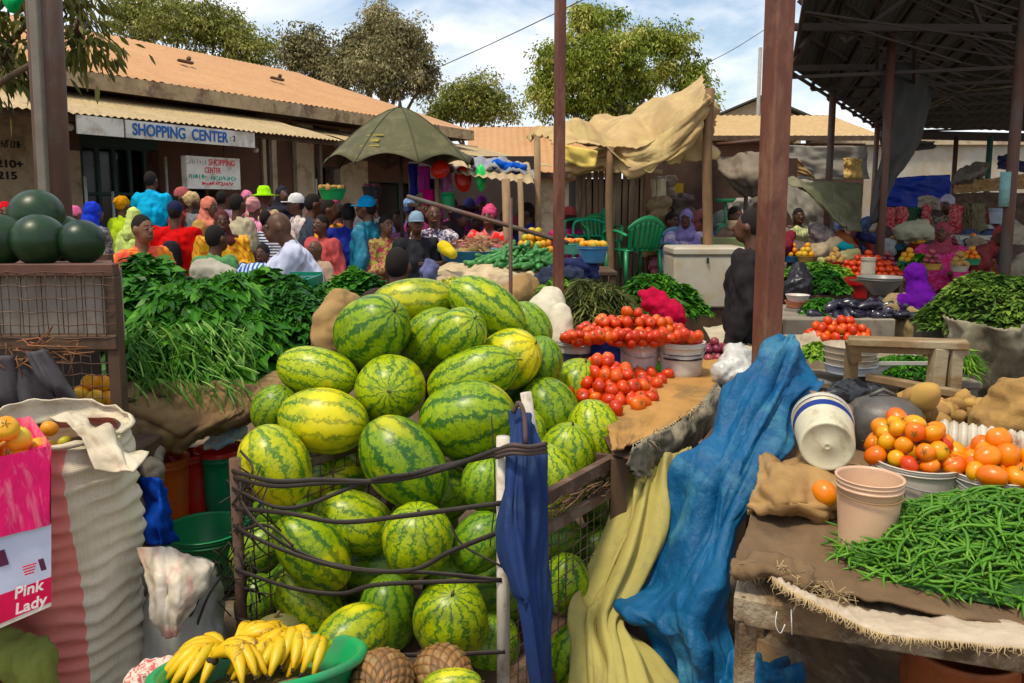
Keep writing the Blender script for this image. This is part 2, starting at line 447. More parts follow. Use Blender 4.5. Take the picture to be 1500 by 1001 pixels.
    for n_ in 'LR':
        s = -1 if n_ == 'L' else 1
        b.cap(J['sh'+n_], .031*k, J['el'+n_], .025*k); b.cap(J['el'+n_], .025*k, J['wr'+n_], .016*k)
        wr = J['wr'+n_]; dr = (wr-J['el'+n_]).normalized(); sd = dr.cross(V(0,0,1))
        if sd.length < .1: sd = V(1,0,0)
        sd.normalize()
        pm = wr+dr*.035*k; b.ball(pm, .0215*k)
        fr = max(.0065*k, vx*.55)
        if d < 6.5:
            for i in range(4):
                q = pm+sd*(i-1.5)*.012*k+dr*.012*k; e = q+dr*(.028+.006*(1.5-abs(i-1.5)))*k+V(0,0,-.006*k); b.cap(q, fr, e, fr*.8, 6)
            b.cap(pm-sd*.018*k, fr*1.1, pm-sd*.034*k+dr*.02*k, fr*.9, 6)
        else:
            b.cap(pm, .018*k, pm+dr*.04*k, .012*k)
            b.cap(pm-sd*.015*k, .01*k, pm-sd*.032*k+dr*.02*k, .008*k)
        b.cap(J['hp'+n_], .06*k, J['kn'+n_], .037*k); b.cap(J['kn'+n_], .037*k, J['an'+n_], .022*k)
        b.cap(J['an'+n_]+V(0,.01*k,-.02*k), .022*k, J['an'+n_]+V(0,-.09*k,-.025*k), .018*k)
    remesh(b.build('body', sk, rt), vx, 2)
    # upper garment
    g = B(); e = .012*k+.006
    g.cap(up(0,0,.235), .076*k+e, up(0,.005,.05), .074*k+e); g.cap(J['shL'], .036*k+e*.6, J['shR'], .036*k+e*.6)
    g.cap(up(0,.0,.2), .085*k*wide+e, up(0,0,.02), .08*k*wide+e)
    g.cap(nk-V(0,0,.04*k), .042*k, nk-V(0,0,.012*k), .037*k)
    for n_ in 'LR':
        if sleeve > .1: g.cap(J['sh'+n_], .036*k+e, J['sh'+n_].lerp(J['el'+n_], min(1, sleeve*2)), .031*k+e)
        if sleeve > .5: g.cap(J['el'+n_], .031*k+e, J['el'+n_].lerp(J['wr'+n_], min(1., sleeve*2-1)), .022*k+e)
    remesh(g.build('shirt', tm, rt), vx, 2, fold=.016*k, ff=(13,13,6))
    g = B()
    if skirt:
        if pose == 'sit':
            g.cap(J['hpL'].lerp(J['hpR'],.5), .12*k, J['knL'].lerp(J['knR'],.5), .11*k); g.cap(J['knL'], .09*k, J['knR'], .09*k)
            g.cap(J['knL'].lerp(J['knR'],.5), .12*k, J['anL'].lerp(J['anR'],.5), .12*k)
        else:
            g.cap(V(0,0,.55*k), .095*k, V(0,0,.3*k), .12*k, 14); g.cap(V(0,0,.3*k), .12*k, V(0,0,.14*k), .14*k, 14)
        remesh(g.build('skirt', bm_, rt), vx, 2, fold=.012*k, ff=(18,18,2))
    else:
        g.cap(J['hpL']+V(0,0,.03*k), .073*k, J['hpR']+V(0,0,.03*k), .073*k)
        for n_ in 'LR':
            g.cap(J['hp'+n_], .07*k, J['kn'+n_], .05*k); g.cap(J['kn'+n_], .05*k, J['an'+n_]+V(0,0,.01*k), .038*k)
        remesh(g.build('trousers', bm_, rt), vx, 2, fold=.007*k, ff=(12,12,8))
    for n_ in 'LR':
        a = J['an'+n_]; bb = B(); bb.cap(a+V(0,.015*k,-.022*k), .027*k, a+V(0,-.1*k,-.026*k), .023*k); bb.build('shoe', SHOE, rt)
    # head
    if head in ('hair', 'cap', 'longhair'):
        hb = B(); hb.ball(head_c+V(0,.012*k,.012*k), (hr[0]*1.07, hr[1]*1.04, hr[2]*1.0), nu=20, nv=14)
        if head == 'longhair': hb.cap(head_c+V(0,.03*k,0), .045*k, head_c+V(0,.045*k,-.06*k), .035*k)
        hb.build('hair', HAIR, rt)
    hm = (hcol if not isinstance(hcol, tuple) else fab(hcol, 'headwear')) if hcol is not None else None
    if head == 'cap':
        hb = B(); hb.lathe([(hr[0]*1.2,0),(hr[0]*1.22,.015*k),(hr[0]*1.1,.04*k),(hr[0]*.7,.062*k),(.002,.07*k)], head_c+V(0,.006*k,.012*k), 16, sq=(1,1.18))
        hb.build('cap', hm, rt)
        bb = B(); bb.lathe([(.002,0),(.034*k,0),(.038*k,-.005*k),(.034*k,-.008*k),(.002,-.008*k)], head_c+V(0,-.058*k,.022*k), 14, sq=(1.0,1.1)); bb.build('cap_brim', hm, rt)
    elif head == 'hat':
        hb = B(); hb.lathe([(.09*k,-.004*k),(.094*k,0),(hr[0]*1.2,.012*k),(hr[0]*1.15,.045*k),(hr[0]*.8,.07*k),(.002,.074*k)], head_c+V(0,0,.018*k), 18, sq=(1,1.1)); hb.build('hat', hm, rt)
    elif head == 'scarf':
        hb = B(); hb.ball(head_c+V(0,.014*k,.010*k), (hr[0]*1.22, hr[1]*1.12, hr[2]*1.12), nu=20, nv=12)
        hb.cap(head_c+V(0,.03*k,-.03*k), .05*k, up(0,.03,.30), .075*k); hb.cap(up(-.07,.01,.30), .05*k, up(.07,.01,.30), .05*k)
        hb.cap(up(-.03,-.045,.31), .036*k, up(.03,-.045,.31), .036*k)
        remesh(hb.build('headscarf', hm, rt), max(vx*.8,.012), 2, fold=.006*k, ff=(22,22,22))
    elif head == 'wrap':
        hb = B(); hb.ball(head_c+V(0,.012*k,.022*k), (hr[0]*1.2, hr[1]*1.15, hr[2]*.98), nu=18, nv=12); hb.ball(head_c+V(0,.05*k,.03*k), (.03*k,.03*k,.03*k))
        remesh(hb.build('head_wrap', hm, rt), max(vx*.8,.012), 1, fold=.008*k, ff=(30,30,30))
    elif head == 'hood':
        hb = B(); hb.ball(head_c+V(0,.02*k,.008*k), (hr[0]*1.3, hr[1]*1.15, hr[2]*1.15)); hb.cap(head_c+V(0,.03*k,-.04*k), .05*k, up(0,.02,.31), .07*k)
        remesh(hb.build('hood', hm, rt), max(vx*.8,.012), 2, fold=.004*k)
    if detail or (d < 12 and abs(face) < 80):
        for s in (-1,1):
            eb = B(); eb.ball(head_c+V(s*.018*k,-.0475*k,.004*k), (.0085*k,.005*k,.004*k)); e1 = eb.build('eye', EYEW, rt)
            eb = B(); eb.ball(head_c+V(s*.018*k,-.0528*k,.004*k), (.0042*k,.0025*k,.0042*k)); eb.build('iris', EYEB, e1)
            eb = B(); eb.cap(head_c+V(s*.008*k,-.052*k,.018*k), .0025*k, head_c+V(s*.028*k,-.046*k,.018*k), .002*k, 6); eb.build('eyebrow', HAIR, rt)
        eb = B(); eb.ball(head_c+V(0,-.0545*k,-.035*k), (.015*k,.006*k,.0055*k)); eb.build('mouth', LIP, rt)
    rt.location = loc; rt.rotation_euler.z = rz
    rt['hx'] = 0
    del rt['hx']
    return rt, loc, Mz, head_c, J, k, up
# ---------------------------------------------------------------- camera, light, sky
cam = bpy.data.cameras.new('camera'); co = bpy.data.objects.new('camera', cam); COL.objects.link(co)
co.location = CAM; co.rotation_euler = (PI/2-PITCH, 0, 0); cam.sensor_width = 36; cam.lens = F/1500*36; cam.shift_y = -(500.5-CY)/1500; cam.clip_end = 2000; cam.clip_start = .05
sc.camera = co
SUN_EL, SUN_AZ = R(66), R(222)      # azimuth clockwise from +Y: light comes from behind the camera's left
sd = V(math.sin(SUN_AZ)*math.cos(SUN_EL), math.cos(SUN_AZ)*math.cos(SUN_EL), math.sin(SUN_EL))
sl = bpy.data.lights.new('sun', 'SUN'); so = bpy.data.objects.new('sun', sl); COL.objects.link(so)
sl.energy = 3.7; sl.angle = R(9); sl.color = (1, .89, .68)
so.rotation_euler = (-sd).to_track_quat('-Z', 'Y').to_euler(); so.location = (0,0,20)
w = bpy.data.worlds.new('World'); sc.world = w; w.use_nodes = True; nt = w.node_tree; bg = nt.nodes['Background']
sky = nt.nodes.new('ShaderNodeTexSky'); sky.sky_type = 'NISHITA'; sky.sun_disc = False; sky.sun_elevation = SUN_EL; sky.sun_rotation = SUN_AZ
sky.air_density = 1.2; sky.dust_density = 1.5
tc = nt.nodes.new('ShaderNodeTexCoord'); mp = nt.nodes.new('ShaderNodeMapping'); mp.inputs['Scale'].default_value = (1, 1, 2.6)
mp.inputs['Location'].default_value = (.35, .1, .2)
nt.links.new(tc.outputs['Generated'], mp.inputs['Vector'])
n1 = noisen(nt, mp.outputs['Vector'], 3.4, 8, .56, .5)
cf = ramp(nt, n1, [(.39, .1), (.57, 1.)])
n2 = noisen(nt, mp.outputs['Vector'], 6, 5, .6, .3)
cc = mixc(nt, n2, (8.6, 9.4, 11.0), (13.5, 13.3, 13.2))
skyc = mixc(nt, cf, mixc(nt, 1., sky.outputs['Color'], (1.55,1.6,1.6), 'MULTIPLY'), cc)
nt.links.new(skyc, bg.inputs['Color']); bg.inputs['Strength'].default_value = .11
sc.view_settings.view_transform = 'Standard'; sc.view_settings.look = 'None'; sc.view_settings.exposure = EXPO; sc.view_settings.gamma = 1
# ---------------------------------------------------------------- ground
dirt = mat('dirt', (.17,.12,.08), (.10,.07,.05), 2.2, .95, .7, 30, dirt=(.20,.16,.12), vary=0, bd=.02)
b = B(); b.grid([[V(x, y, 0) for x in (-300,-40,-10,0,10,40,300)] for y in (-50,0,6,15,40,100,600)], smooth=False)
tag(b.build('ground', dirt, origin=(0,0,0)), kind='structure')
# ---------------------------------------------------------------- shopping centre
U = V(.477,.879,0).normalized(); NO = V(U.y,-U.x,0)      # along the front, out from it
E0 = W(90,98,12.25); E0.z = 0                             # under the eave
def BP(t, o, z): return E0+U*t+NO*o+V(0,0,z)
def tx(px, o):                                           # distance along a line parallel to the front
    r = ray(px, 300); q = E0+NO*o
    k = r.x/r.y; return (k*q.y-q.x)/(U.x-k*U.y)
def roofmat(name, a, b_, c, freq=13):
    m, nt, bs = nodes(name); v = coord(nt, 'Object')
    n = noisen(nt, v, 1.1, 6, .7, .3); n2 = noisen(nt, v, 9, 4, .7)
    col = mixc(nt, ramp(nt, n, [(.35,0.),(.7,1.)]), a, b_); col = mixc(nt, ramp(nt, n2, [(.5,0.),(.75,.8)]), col, c)
    link(nt, col, bs.inputs['Base Color']); bs.inputs['Roughness'].default_value = .65; bs.inputs['Metallic'].default_value = .0
    return m
RUST = roofmat('rusty_sheet', (.47,.265,.125), (.41,.21,.09), (.29,.17,.09))
TANR = roofmat('weathered_sheet', (.44,.34,.18), (.34,.24,.13), (.19,.13,.08))
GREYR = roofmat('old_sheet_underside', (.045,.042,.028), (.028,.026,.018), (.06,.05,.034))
def corr(bb, A, B_, C, D, pitch=.09, amp=.018, rows=10, sag=0, jag=0):
    """corrugated sheeting over the quad A-B (eave) C-D (ridge above B, A)"""
    A, B_, C, D = map(Vector, (A, B_, C, D)); L = (B_-A).length; n = int(L/pitch*4); nn = (B_-A).cross(D-A).normalized()
    G_ = []
    for j in range(rows+1):
        v = j/rows; row = []
        for k in range(n+1):
            u = k/n; p = A.lerp(B_, u).lerp(D.lerp(C, u), v) + nn*(amp*math.sin(2*PI*k/4)) + nn*(sag*noise.noise(V(u*L*.35, v*3, 2)))
            if j == 0 and jag: p = p+(A-D).normalized()*jag*noise.noise(V(int(u*L/.9)*3.3, 1, 1))
            row.append(p)
        G_.append(row)
    bb.grid(G_)
WALLB = mat('wall_beige', (.52,.43,.30), (.44,.35,.24), 3, .9, .3, 60, dirt=(.28,.21,.14), vary=0)
WALLD = mat('wall_brown', (.13,.065,.04), (.09,.045,.03), 3, .85, .3, 40, vary=0)
WOODD = mat('dark_wood', (.10,.06,.035), (.05,.03,.02), 7, .8, .6, 40, stretch=(1,1,.3), vary=.05)
DKGREEN = mat('dark_green_paint', (.012,.05,.035), (.01,.03,.022), 5, .5, .1, vary=0)
GLASS = mat('shop_dark_glass', (.01,.014,.014), None, 5, .12, 0, vary=0)
FASC = mat('fascia_board', (.42,.33,.2), (.25,.18,.11), 2.5, .9, .4, 30, dirt=(.12,.08,.05), vary=0)
WHITEB = mat('signboard_white', (.72,.70,.62), (.60,.57,.48), 4, .7, .1, dirt=(.40,.34,.26), vary=0)
PIPE = mat('white_pipe', (.7,.75,.72), None, 5, .5, 0, vary=0)
bl = empty('shop_building', BP(6,0,0), 'long single storey shopping centre with rusty orange roof and tin awning', 'building')
ta, tb, th = -9., 12., 10.3
b = B(); corr(b, BP(ta,0,3.8), BP(th,0,3.8), BP(th,-5,5.55), BP(ta,-5,5.55), .16, .016, 12, jag=.12)
G_ = []
for j in range(9):                                # hipped end
    v = j/8; row = [BP(th,0,3.8).lerp(BP(th,-5,5.55), v).lerp(BP(tb,0,3.8).lerp(BP(th+.4,-5,5.5), v), u/6) for u in range(7)]; G_.append(row)
b.grid(G_)
b.add([BP(tb,0,3.8), BP(tb,-10,3.8), BP(th+.4,-5,5.5)], [(0,1,2)], False)
b.add([BP(ta,-10,3.8), BP(tb,-10,3.8), BP(th+.4,-5,5.52), BP(ta,-5,5.52)], [(0,1,2,3)], False)
ro = b.build('roof', RUST, bl)
for px, py in ((272,88),(378,112)):
    p = W(px, py, 17 if px < 300 else 19.6); t = (p-E0).dot(U); o = -2.3; z = 3.8+1.75*2.3/5; c = BP(t, o, z+.10)
    b = B(); b.box(c, (.32,.18,.06), Euler((.1,.15,.5)), .02); b.build('loose_roof_plank', WOODD, ro)
    b = B(); b.box(c+V(.06,.03,.06), (.08,.12,.09), Euler((.5,.2,.2)), .02); b.build('roof_stone', WOODD, ro)
b = B(); b.bar(BP(ta,.02,3.66), BP(tb,.02,3.66), .03, .26); b.bar(BP(tb+.02,0,3.66), BP(tb+.02,-9,3.66), .03, .26); b.build('fascia', FASC, bl)
b = B(); b.add([BP(ta,-.02,3.56), BP(tb,-.02,3.56), BP(tb,-.9,3.56), BP(ta,-.9,3.56)], [(0,1,2,3)], False); b.build('soffit', WOODD, bl)
# walls: solid pieces around the openings (positions along the wall line)
WO = -.9
def wallpiece(x0, x1, z0, z1, m, name='wall', o=WO, th_=.2):
    b = B(); t0, t1 = tx(x0, o), tx(x1, o); b.bar(BP(t0, o-th_/2, (z0+z1)/2), BP(t1, o-th_/2, (z0+z1)/2), th_, z1-z0); return b.build(name, m, bl)
wallpiece(-500, 96, .3, 3.5, WALLB); wallpiece(96, 122, .3, 2.62, WALLB); wallpiece(96, 122, 2.62, 3.5, WALLD)
wallpiece(122, 236, 2.72, 3.5, DKGREEN, 'lintel')
wallpiece(236, 437, 2.1, 3.5, WALLD); wallpiece(236, 275, .3, 2.1, WALLD); wallpiece(330, 437, .3, 2.1, WALLD)
wallpiece(437, 462, .3, 3.5, WALLB, 'pillar', WO+.12, .35)
wallpiece(462, 500, 2.6, 3.5, WALLD); wallpiece(500, 540, .3, 3.5, WALLB); wallpiece(540, 660, 2.3, 3.5, WALLD); wallpiece(660, 700, .3, 3.5, WALLB)
wallpiece(388, 408, 1.2, 3.1, WALLB, 'pillar', WO+.06, .3)
def opening(x0, x1, z0, z1, nx, nz, fm, name='shop_front'):
    o = WO-.12; t0, t1 = tx(x0, o), tx(x1, o); b = B()
    b.bar(BP(t0, o-.5, (z0+z1)/2), BP(t1, o-.5, (z0+z1)/2), .05, z1-z0); g = b.build(name, GLASS, bl)
    b = B()
    for i in range(nx+1):
        t = t0+(t1-t0)*i/nx; b.bar(BP(t, o, z0), BP(t, o, z1), .05, .06, up=tuple(U))
    for j in range(nz+1):
        z = z0+(z1-z0)*j/nz; b.bar(BP(t0, o+.002, z), BP(t1, o+.002, z), .045, .045)
    b.build('frame', fm, g)
opening(122, 236, .3, 2.72, 5, 3, DKGREEN); opening(275, 330, .3, 2.1, 2, 2, WOODD, 'door'); opening(462, 500, .3, 2.6, 1, 2, DKGREEN, 'door'); opening(540, 660, .3, 2.3, 3, 2, DKGREEN)
opening(410, 436, 1.3, 2.9, 1, 2, WOODD, 'window')
b = B(); b.box(BP(2,-5.5,1.9), (.2,.2,3.2)); 
for o in (-9.5,): b.bar(BP(ta,o,1.9), BP(tb-.4,o,1.9), .2, 3.2)
b.bar(BP(tb-.4,-9.5,1.9), BP(tb-.4,-.9,1.9), .2, 3.2); b.bar(BP(ta,-9.5,1.9), BP(ta,-.9,1.9), .2, 3.2); b.build('wall', WALLB, bl)
# awning
AO = 1.58; b = B(); corr(b, BP(ta,AO,2.95), BP(tx(505,AO),AO,2.95), BP(tx(505,AO),WO,3.6), BP(ta,WO,3.6), .11, .014, 6, .03, .1)
aw = b.build('awning', TANR, bl)
b = B(); t0 = tx(520, .9); corr(b, BP(t0,AO,2.85), BP(tb+2,AO,2.85), BP(tb+2,WO,3.45), BP(t0,WO,3.45), .11, .014, 4, .05, .1); b.build('awning', TANR, bl)
b = B()
for t in np.arange(-5, 12, 1.9): b.bar(BP(t,AO-.15,2.86), BP(t,WO,3.5), .05, .07)
b.bar(BP(ta,AO-.18,2.9), BP(12,AO-.18,2.9), .06, .08); b.build('awning_rafters', WOODD, aw)
for px in (397, 470, 660):
    b = B(); t = tx(px, AO-.2); b.bar(BP(t,AO-.2,.3), BP(t,AO-.2,2.88), .07, .07, up=tuple(U)); b.build('awning_post', WOODD, bl)
b = B(); b.bar(BP(ta,.7,.15), BP(13,.7,.15), 3.4, .30); b.build('veranda_step', mat('concrete', (.30,.27,.22), (.2,.17,.14), 4, .9, .4, vary=0), bl)
for px, za, zb in ((127,1.2,2.2),(166,.9,1.95),(246,1.4,2.6),(464,1.7,2.3)):    # light tubes and pipes on the front
    b = B(); t = tx(px, WO+.1); b.tube([BP(t,WO+.1,za+.2), BP(t,WO+.1,zb)], .025, 8); b.build('wall_pipe', PIPE, bl)
for px, z in ((110,2.62),(378,2.5)):
    b = B(); b.ball(BP(tx(px,.4), .4, z+.25), .055); b.build('lamp_bulb', mat('bulb_glass', (.9,.9,.85), None, 5, .2, 0, vary=0), bl)
# fascia signs and hung sign board
TXT = {}
def text(s, size, M, m, parent, name='lettering', ext=.004, shear=0, bold=0):
    cu = bpy.data.curves.new(name, 'FONT'); cu.body = s; cu.size = size; cu.extrude = ext; cu.align_x = 'CENTER'; cu.align_y = 'CENTER'; cu.shear = shear; cu.offset = bold
    o = bpy.data.objects.new(name, cu); COL.objects.link(o)
    me = bake(o); bpy.data.objects.remove(o)
    me.transform(M); rl = rootloc(parent); me.transform(Matrix.Translation(-rl)); me.materials.clear(); me.materials.append(m); return mkobj(name, me, parent)
def facing(u, n, c):                                    # letters run along u, face n
    up = n.cross(u) ; M = Matrix((u, V(0,0,1), n)).transposed().to_4x4(); M.translation = c; return M
def signboard(x0, x1, z0, z1, o, label, thick=.03):
    t0, t1 = tx(x0, o), tx(x1, o); c = BP((t0+t1)/2, o, (z0+z1)/2); rt = empty('sign_board', c, label, 'sign')
    b = B(); b.bar(BP(t0,o,(z0+z1)/2), BP(t1,o,(z0+z1)/2), thick, z1-z0); b.build('board', WHITEB, rt); return rt, c, t1-t0
UB = U; NF = NO
s1, c, L = signboard(190, 376, 2.68, 2.93, AO-.02, 'long white board lettered SHOPPING CENTER in blue under the tin awning')
BLU = mat('sign_blue_paint', (.01,.13,.42), None, 5, .6, 0, vary=0); REDP = mat('sign_red_paint', (.70,.04,.06), None, 5, .6, 0, vary=0); GRNP = mat('sign_green_paint', (.03,.42,.30), None, 5, .6, 0, vary=0); BLKP = mat('black_paint', (.02,.02,.018), None, 5, .7, 0, vary=0)
t0, t1 = tx(200, AO), tx(338, AO)
M = facing(U, NO, BP((t0+t1)/2, AO+.002, 2.80)) @ Matrix.Diagonal((1.5,1,1,1)); o = text('SHOPPING  CENTER', .235, M, BLU, s1, bold=.004)
wd = max(v.co.dot(U) for v in o.data.vertices)-min(v.co.dot(U) for v in o.data.vertices); s_ = (t1-t0)/wd
ctr = BP((t0+t1)/2, AO+.002, 2.80)-rootloc(s1)
for v in o.data.vertices: dlt = v.co-ctr; v.co = ctr+dlt+U*(dlt.dot(U)*(s_-1))
text(': 2', .12, facing(U, NO, BP(tx(345,AO), AO+.002, 2.80)), BLKP, s1)
signboard(120, 187, 2.68, 2.93, AO-.02, 'blank white board left of the blue shopping centre lettering')
s2, c, L = signboard(272, 350, 1.98, 2.50, AO-.35, 'hanging white sign with red and green lettering over the crowd', .12)
oo = AO-.35+.062; tm = (tx(272,oo)+tx(350,oo))/2
def fit(s, size, t, z, m, width, rt, o_):
    M = facing(U, NO, BP(t, o_, z)); o = text(s, size, M, m, rt, ext=.002, bold=.002); ctr = BP(t, o_, z)-rootloc(rt)
    wd = max((v.co-ctr).dot(U) for v in o.data.vertices)-min((v.co-ctr).dot(U) for v in o.data.vertices); k = width/wd
    for v in o.data.vertices: dlt = v.co-ctr; v.co = ctr+dlt+U*(dlt.dot(U)*(k-1))
fit('SHOPPING', .14, tm+L*.20, 2.41, REDP, L*.50, s2, oo)
fit('CENTER', .13, tm+L*.02, 2.28, REDP, L*.30, s2, oo)
def strokes(t0, t1, z, h, m, rt, o_, n):               # worn lettering that can no longer be read
    b = B()
    for i in range(n):
        t = t0+(t1-t0)*(i+.5)/n; q = (t1-t0)/n*.36
        for k in range(2):
            a = random.choice([(0,-1,0,1),(-1,-1,1,-1),(-1,1,1,1),(-1,-1,1,1),(-1,0,1,0),(1,-1,1,1),(-1,-1,-1,1)])
            b.bar(BP(t+a[0]*q, o_, z+a[1]*h/2), BP(t+a[2]*q, o_, z+a[3]*h/2), .003, .016, up=(0,0,1) if a[1] == a[3] else tuple(U))
    b.build('worn_lettering', m, rt)
strokes(tm-L*.46, tm-L*.08, 2.41, .07, mat('sign_faded_grey', (.45,.50,.46), None, 5, .6, 0, vary=0), s2, oo, 8)
strokes(tm-L*.42, tm-L*.10, 2.18, .06, GRNP, s2, oo, 9); strokes(tm-L*.03, tm+L*.46, 2.16, .055, GRNP, s2, oo, 13); strokes(tm-L*.2, tm+L*.40, 2.07, .045, REDP, s2, oo, 14)
b = B(); 
for k in (-.3, .3): b.bar(BP(tm+k*L, AO-.35, 2.5), BP(tm+k*L, AO-.35, 2.86), .02, .02, up=tuple(U))
b.build('hanger', WOODD, s2)
for s, z, px in (('210+', 2.10, 19), ('215', 1.92, 14)):
    text(s, .16, facing(U, NO, BP(tx(px, WO), WO+.004, z+.25)) @ Matrix.Diagonal((1.25,1,1,1)), BLKP, bl, 'painted_numbers', bold=.006)
strokes(tx(-6,WO), tx(38,WO), 2.66, .10, BLKP, bl, WO+.006, 10)
# ---------------------------------------------------------------- far roofs
def lowbuilding(label, x0, x1, yeave, yridge, d, ze, m, wallm, depth=5, slope=True):
    p0 = W(x0, yeave, d); p1 = W(x1, yeave, d); ze = p0.z
    zr = W((x0+x1)/2, yridge, d+depth).z; rt = empty('market_building', (((p0+p1)/2).x, d, 0), label, 'building')
    b = B(); corr(b, p0, p1, V(p1.x+.3, d+depth, zr), V(p0.x-.3, d+depth, zr), .22, .02, 4, .04); b.add([V(p0.x-.3,d+depth,zr), V(p1.x+.3,d+depth,zr), V(p1.x,d+2*depth,ze), V(p0.x,d+2*depth,ze)], [(0,1,2,3)], False); b.build('roof', m, rt)
    b = B(); b.box(((p0.x+p1.x)/2, d+depth, ze/2-.1), (p1.x-p0.x-.5, depth*2-1.2, ze-.2)); b.build('wall', wallm, rt)
    b = B(); b.bar((p0.x, d-.02, ze-.08), (p1.x, d-.02, ze-.08), .04, .16); b.build('fascia', WOODD, rt); return rt
lowbuilding('orange roofed building beyond the umbrella and patched canopy', 683, 900, 253, 186, 24, 3, RUST, WALLB, 7)
rt = lowbuilding('tan roofed shed between the thick brown post and the market hall', 1042, 1292, 199, 169, 26, 3, mat('tan_tin', (.46,.32,.16), (.39,.26,.12), 3, .7, .2, vary=0), WALLD, 5)
b = B(); p = W(1110,165,40); q = 4.2
rt = empty('gable_house', (p.x, 40, 0), 'pale house with a low pitched gable above the tan roofed shed', 'house')
zz = W(1110,146,40).z; ze = W(1110,172,40).z; x0 = W(1050,170,40).x; x1 = W(1175,170,40).x; xm = W(1112,150,40).x
b.add([V(x0,40,0),V(x1,40,0),V(x1,40,ze),V(xm,40,zz),V(x0,40,ze),V(x0,48,0),V(x1,48,0),V(x1,48,ze),V(xm,48,zz),V(x0,48,ze)], [(0,1,2,3,4),(9,8,7,6,5),(1,6,7,2),(5,0,4,9)], False); b.build('wall', WALLB, rt)
b = B(); b.bar((x0-.3,39.7,ze-.02),(xm,39.7,zz+.12),.5,.1,up=(0,0,1)); b.bar((xm,39.7,zz+.12),(x1+.3,39.7,ze-.02),.5,.1); b.add([V(x0-.4,39.6,ze),V(xm,39.6,zz+.15),V(xm,48.2,zz+.15),V(x0-.4,48.2,ze)],[(0,1,2,3)],False); b.add([V(x1+.4,39.6,ze),V(xm,39.6,zz+.15),V(xm,48.2,zz+.15),V(x1+.4,48.2,ze)],[(0,3,2,1)],False); b.build('roof', GREYR, rt)
b = B(); p = W(1114,70,38); b.tube([(p.x,38,0),(p.x,38,p.z)], .09, 8); tag(b.build('utility_pole', mat('pole_grey', (.35,.33,.30)),), 'slim pale utility pole rising behind the thick brown post', 'pole')
wr = mat('wire_black', (.03,.03,.03), None, 5, .6, 0, vary=0)
for nm, pts, lb in (('overhead_wire', [W(440,170,30), W(620,108,26), W(850,2,20), W(960,-60,18)], 'thin black overhead wire crossing the sky between the trees'), ('overhead_wire', [W(1020,100,34), W(1070,75,34), W(1118,45,34), W(1150,25,34)], 'thin black overhead wire meeting the thick brown post')):
    b = B(); b.tube(curve(pts, 14), .014, 5); tag(b.build(nm, wr), lb, 'wire')
# far white wall behind the market hall
p0 = W(1180,250,30); p1 = W(1560,250,30); zt = W(1400,204,30).z
b = B(); b.bar((p0.x,30,zt/2),(p1.x+2,30,zt/2),.25,zt); o = b.build('boundary_wall', mat('white_wall', (.42,.40,.34), (.34,.30,.24), 2, .9, .2, dirt=(.38,.30,.2), vary=0)); tag(o, 'long whitewashed wall at the far end of the market hall', 'wall')
b = B(); b.bar((p0.x,29.8,zt-.12),(p1.x+2,29.8,zt-.12),.3,.22); b.build('coping', WALLB, o)
# ---------------------------------------------------------------- trees
LG = leafmat('foliage_olive', (.06,.075,.018), (.22,.24,.06), (.48,.46,.16)); LB = leafmat('foliage_brown', (.08,.078,.035), (.23,.21,.10), (.46,.41,.23)); LD = leafmat('foliage_green', (.055,.09,.016), (.21,.27,.04), (.50,.48,.15))
LY = leafmat('foliage_pale', (.10,.12,.03), (.24,.26,.06), (.42,.40,.13))
def blob(x, y, d, rx, ry): 
    k = mpp(x, y, d); return (W(x, y, d), (rx*k, rx*k*.8, ry*k))
def gnd(x, d): p = W(x, 300, d); return (p.x, d, 0)
tree('tree', gnd(250, 33), [blob(200,22,33,48,40), blob(262,30,32,55,38), blob(318,38,33,46,34), blob(365,70,33,40,30)], LG, 'broad olive green tree behind the left end of the orange roof', 21000, .13, droop=.8)
tree('tree', gnd(444, 36), [blob(428,75,36,26,32), blob(462,72,36,32,34), blob(470,105,36,36,24)], LB, 'thin brownish tree between the two larger ones behind the roof', 8000, .14)
tree('tree', gnd(565, 34), [blob(556,32,34,26,26), blob(590,62,33,38,34), blob(522,80,34,32,32), blob(566,105,33,52,38), blob(624,112,34,16,34), blob(498,112,34,20,24), blob(540,58,34,26,24)], LB, 'tall round brown green tree rising above the dark umbrella', 32000, .13, droop=.8)
tree('tree', gnd(697, 40), [blob(675,150,40,40,30), blob(720,158,40,42,26), blob(700,132,40,36,20), blob(645,170,40,24,18)], LY, 'pale yellow green bushy tree low between umbrella and slim post', 12000, .15)
tree('tree', gnd(885, 32), [blob(868,38,32,30,32), blob(830,88,32,44,38), blob(902,84,31,48,42), blob(945,60,32,22,24), blob(985,62,32,30,24), blob(1012,112,32,26,30), blob(808,140,32,36,32), blob(880,145,32,58,34), blob(940,118,32,24,24), blob(1032,150,32,16,28), blob(850,20,32,16,12), blob(905,25,32,10,10), blob(975,100,32,20,14)], LD, 'large green and brown tree above the patched canopy', 46000, .13, droop=.8)
tree('tree', (-8.2, 7.2, 0), [(W(-15,55,7.2), (.30,.4,.35)), (W(85,-12,7.2), (.26,.4,.16)), (W(118,52,7), (.13,.3,.13)), (W(60,-50,7), (.8,.6,.3)), (W(4,90,7.2), (.10,.3,.10))], leafmat('foliage_near', (.03,.045,.01), (.09,.10,.02), (.22,.20,.06)), 'overhanging tree with drooping long leaves at the top left corner', 1300, .12, .13, droop=1.1, elong=3.4, hang=.2)
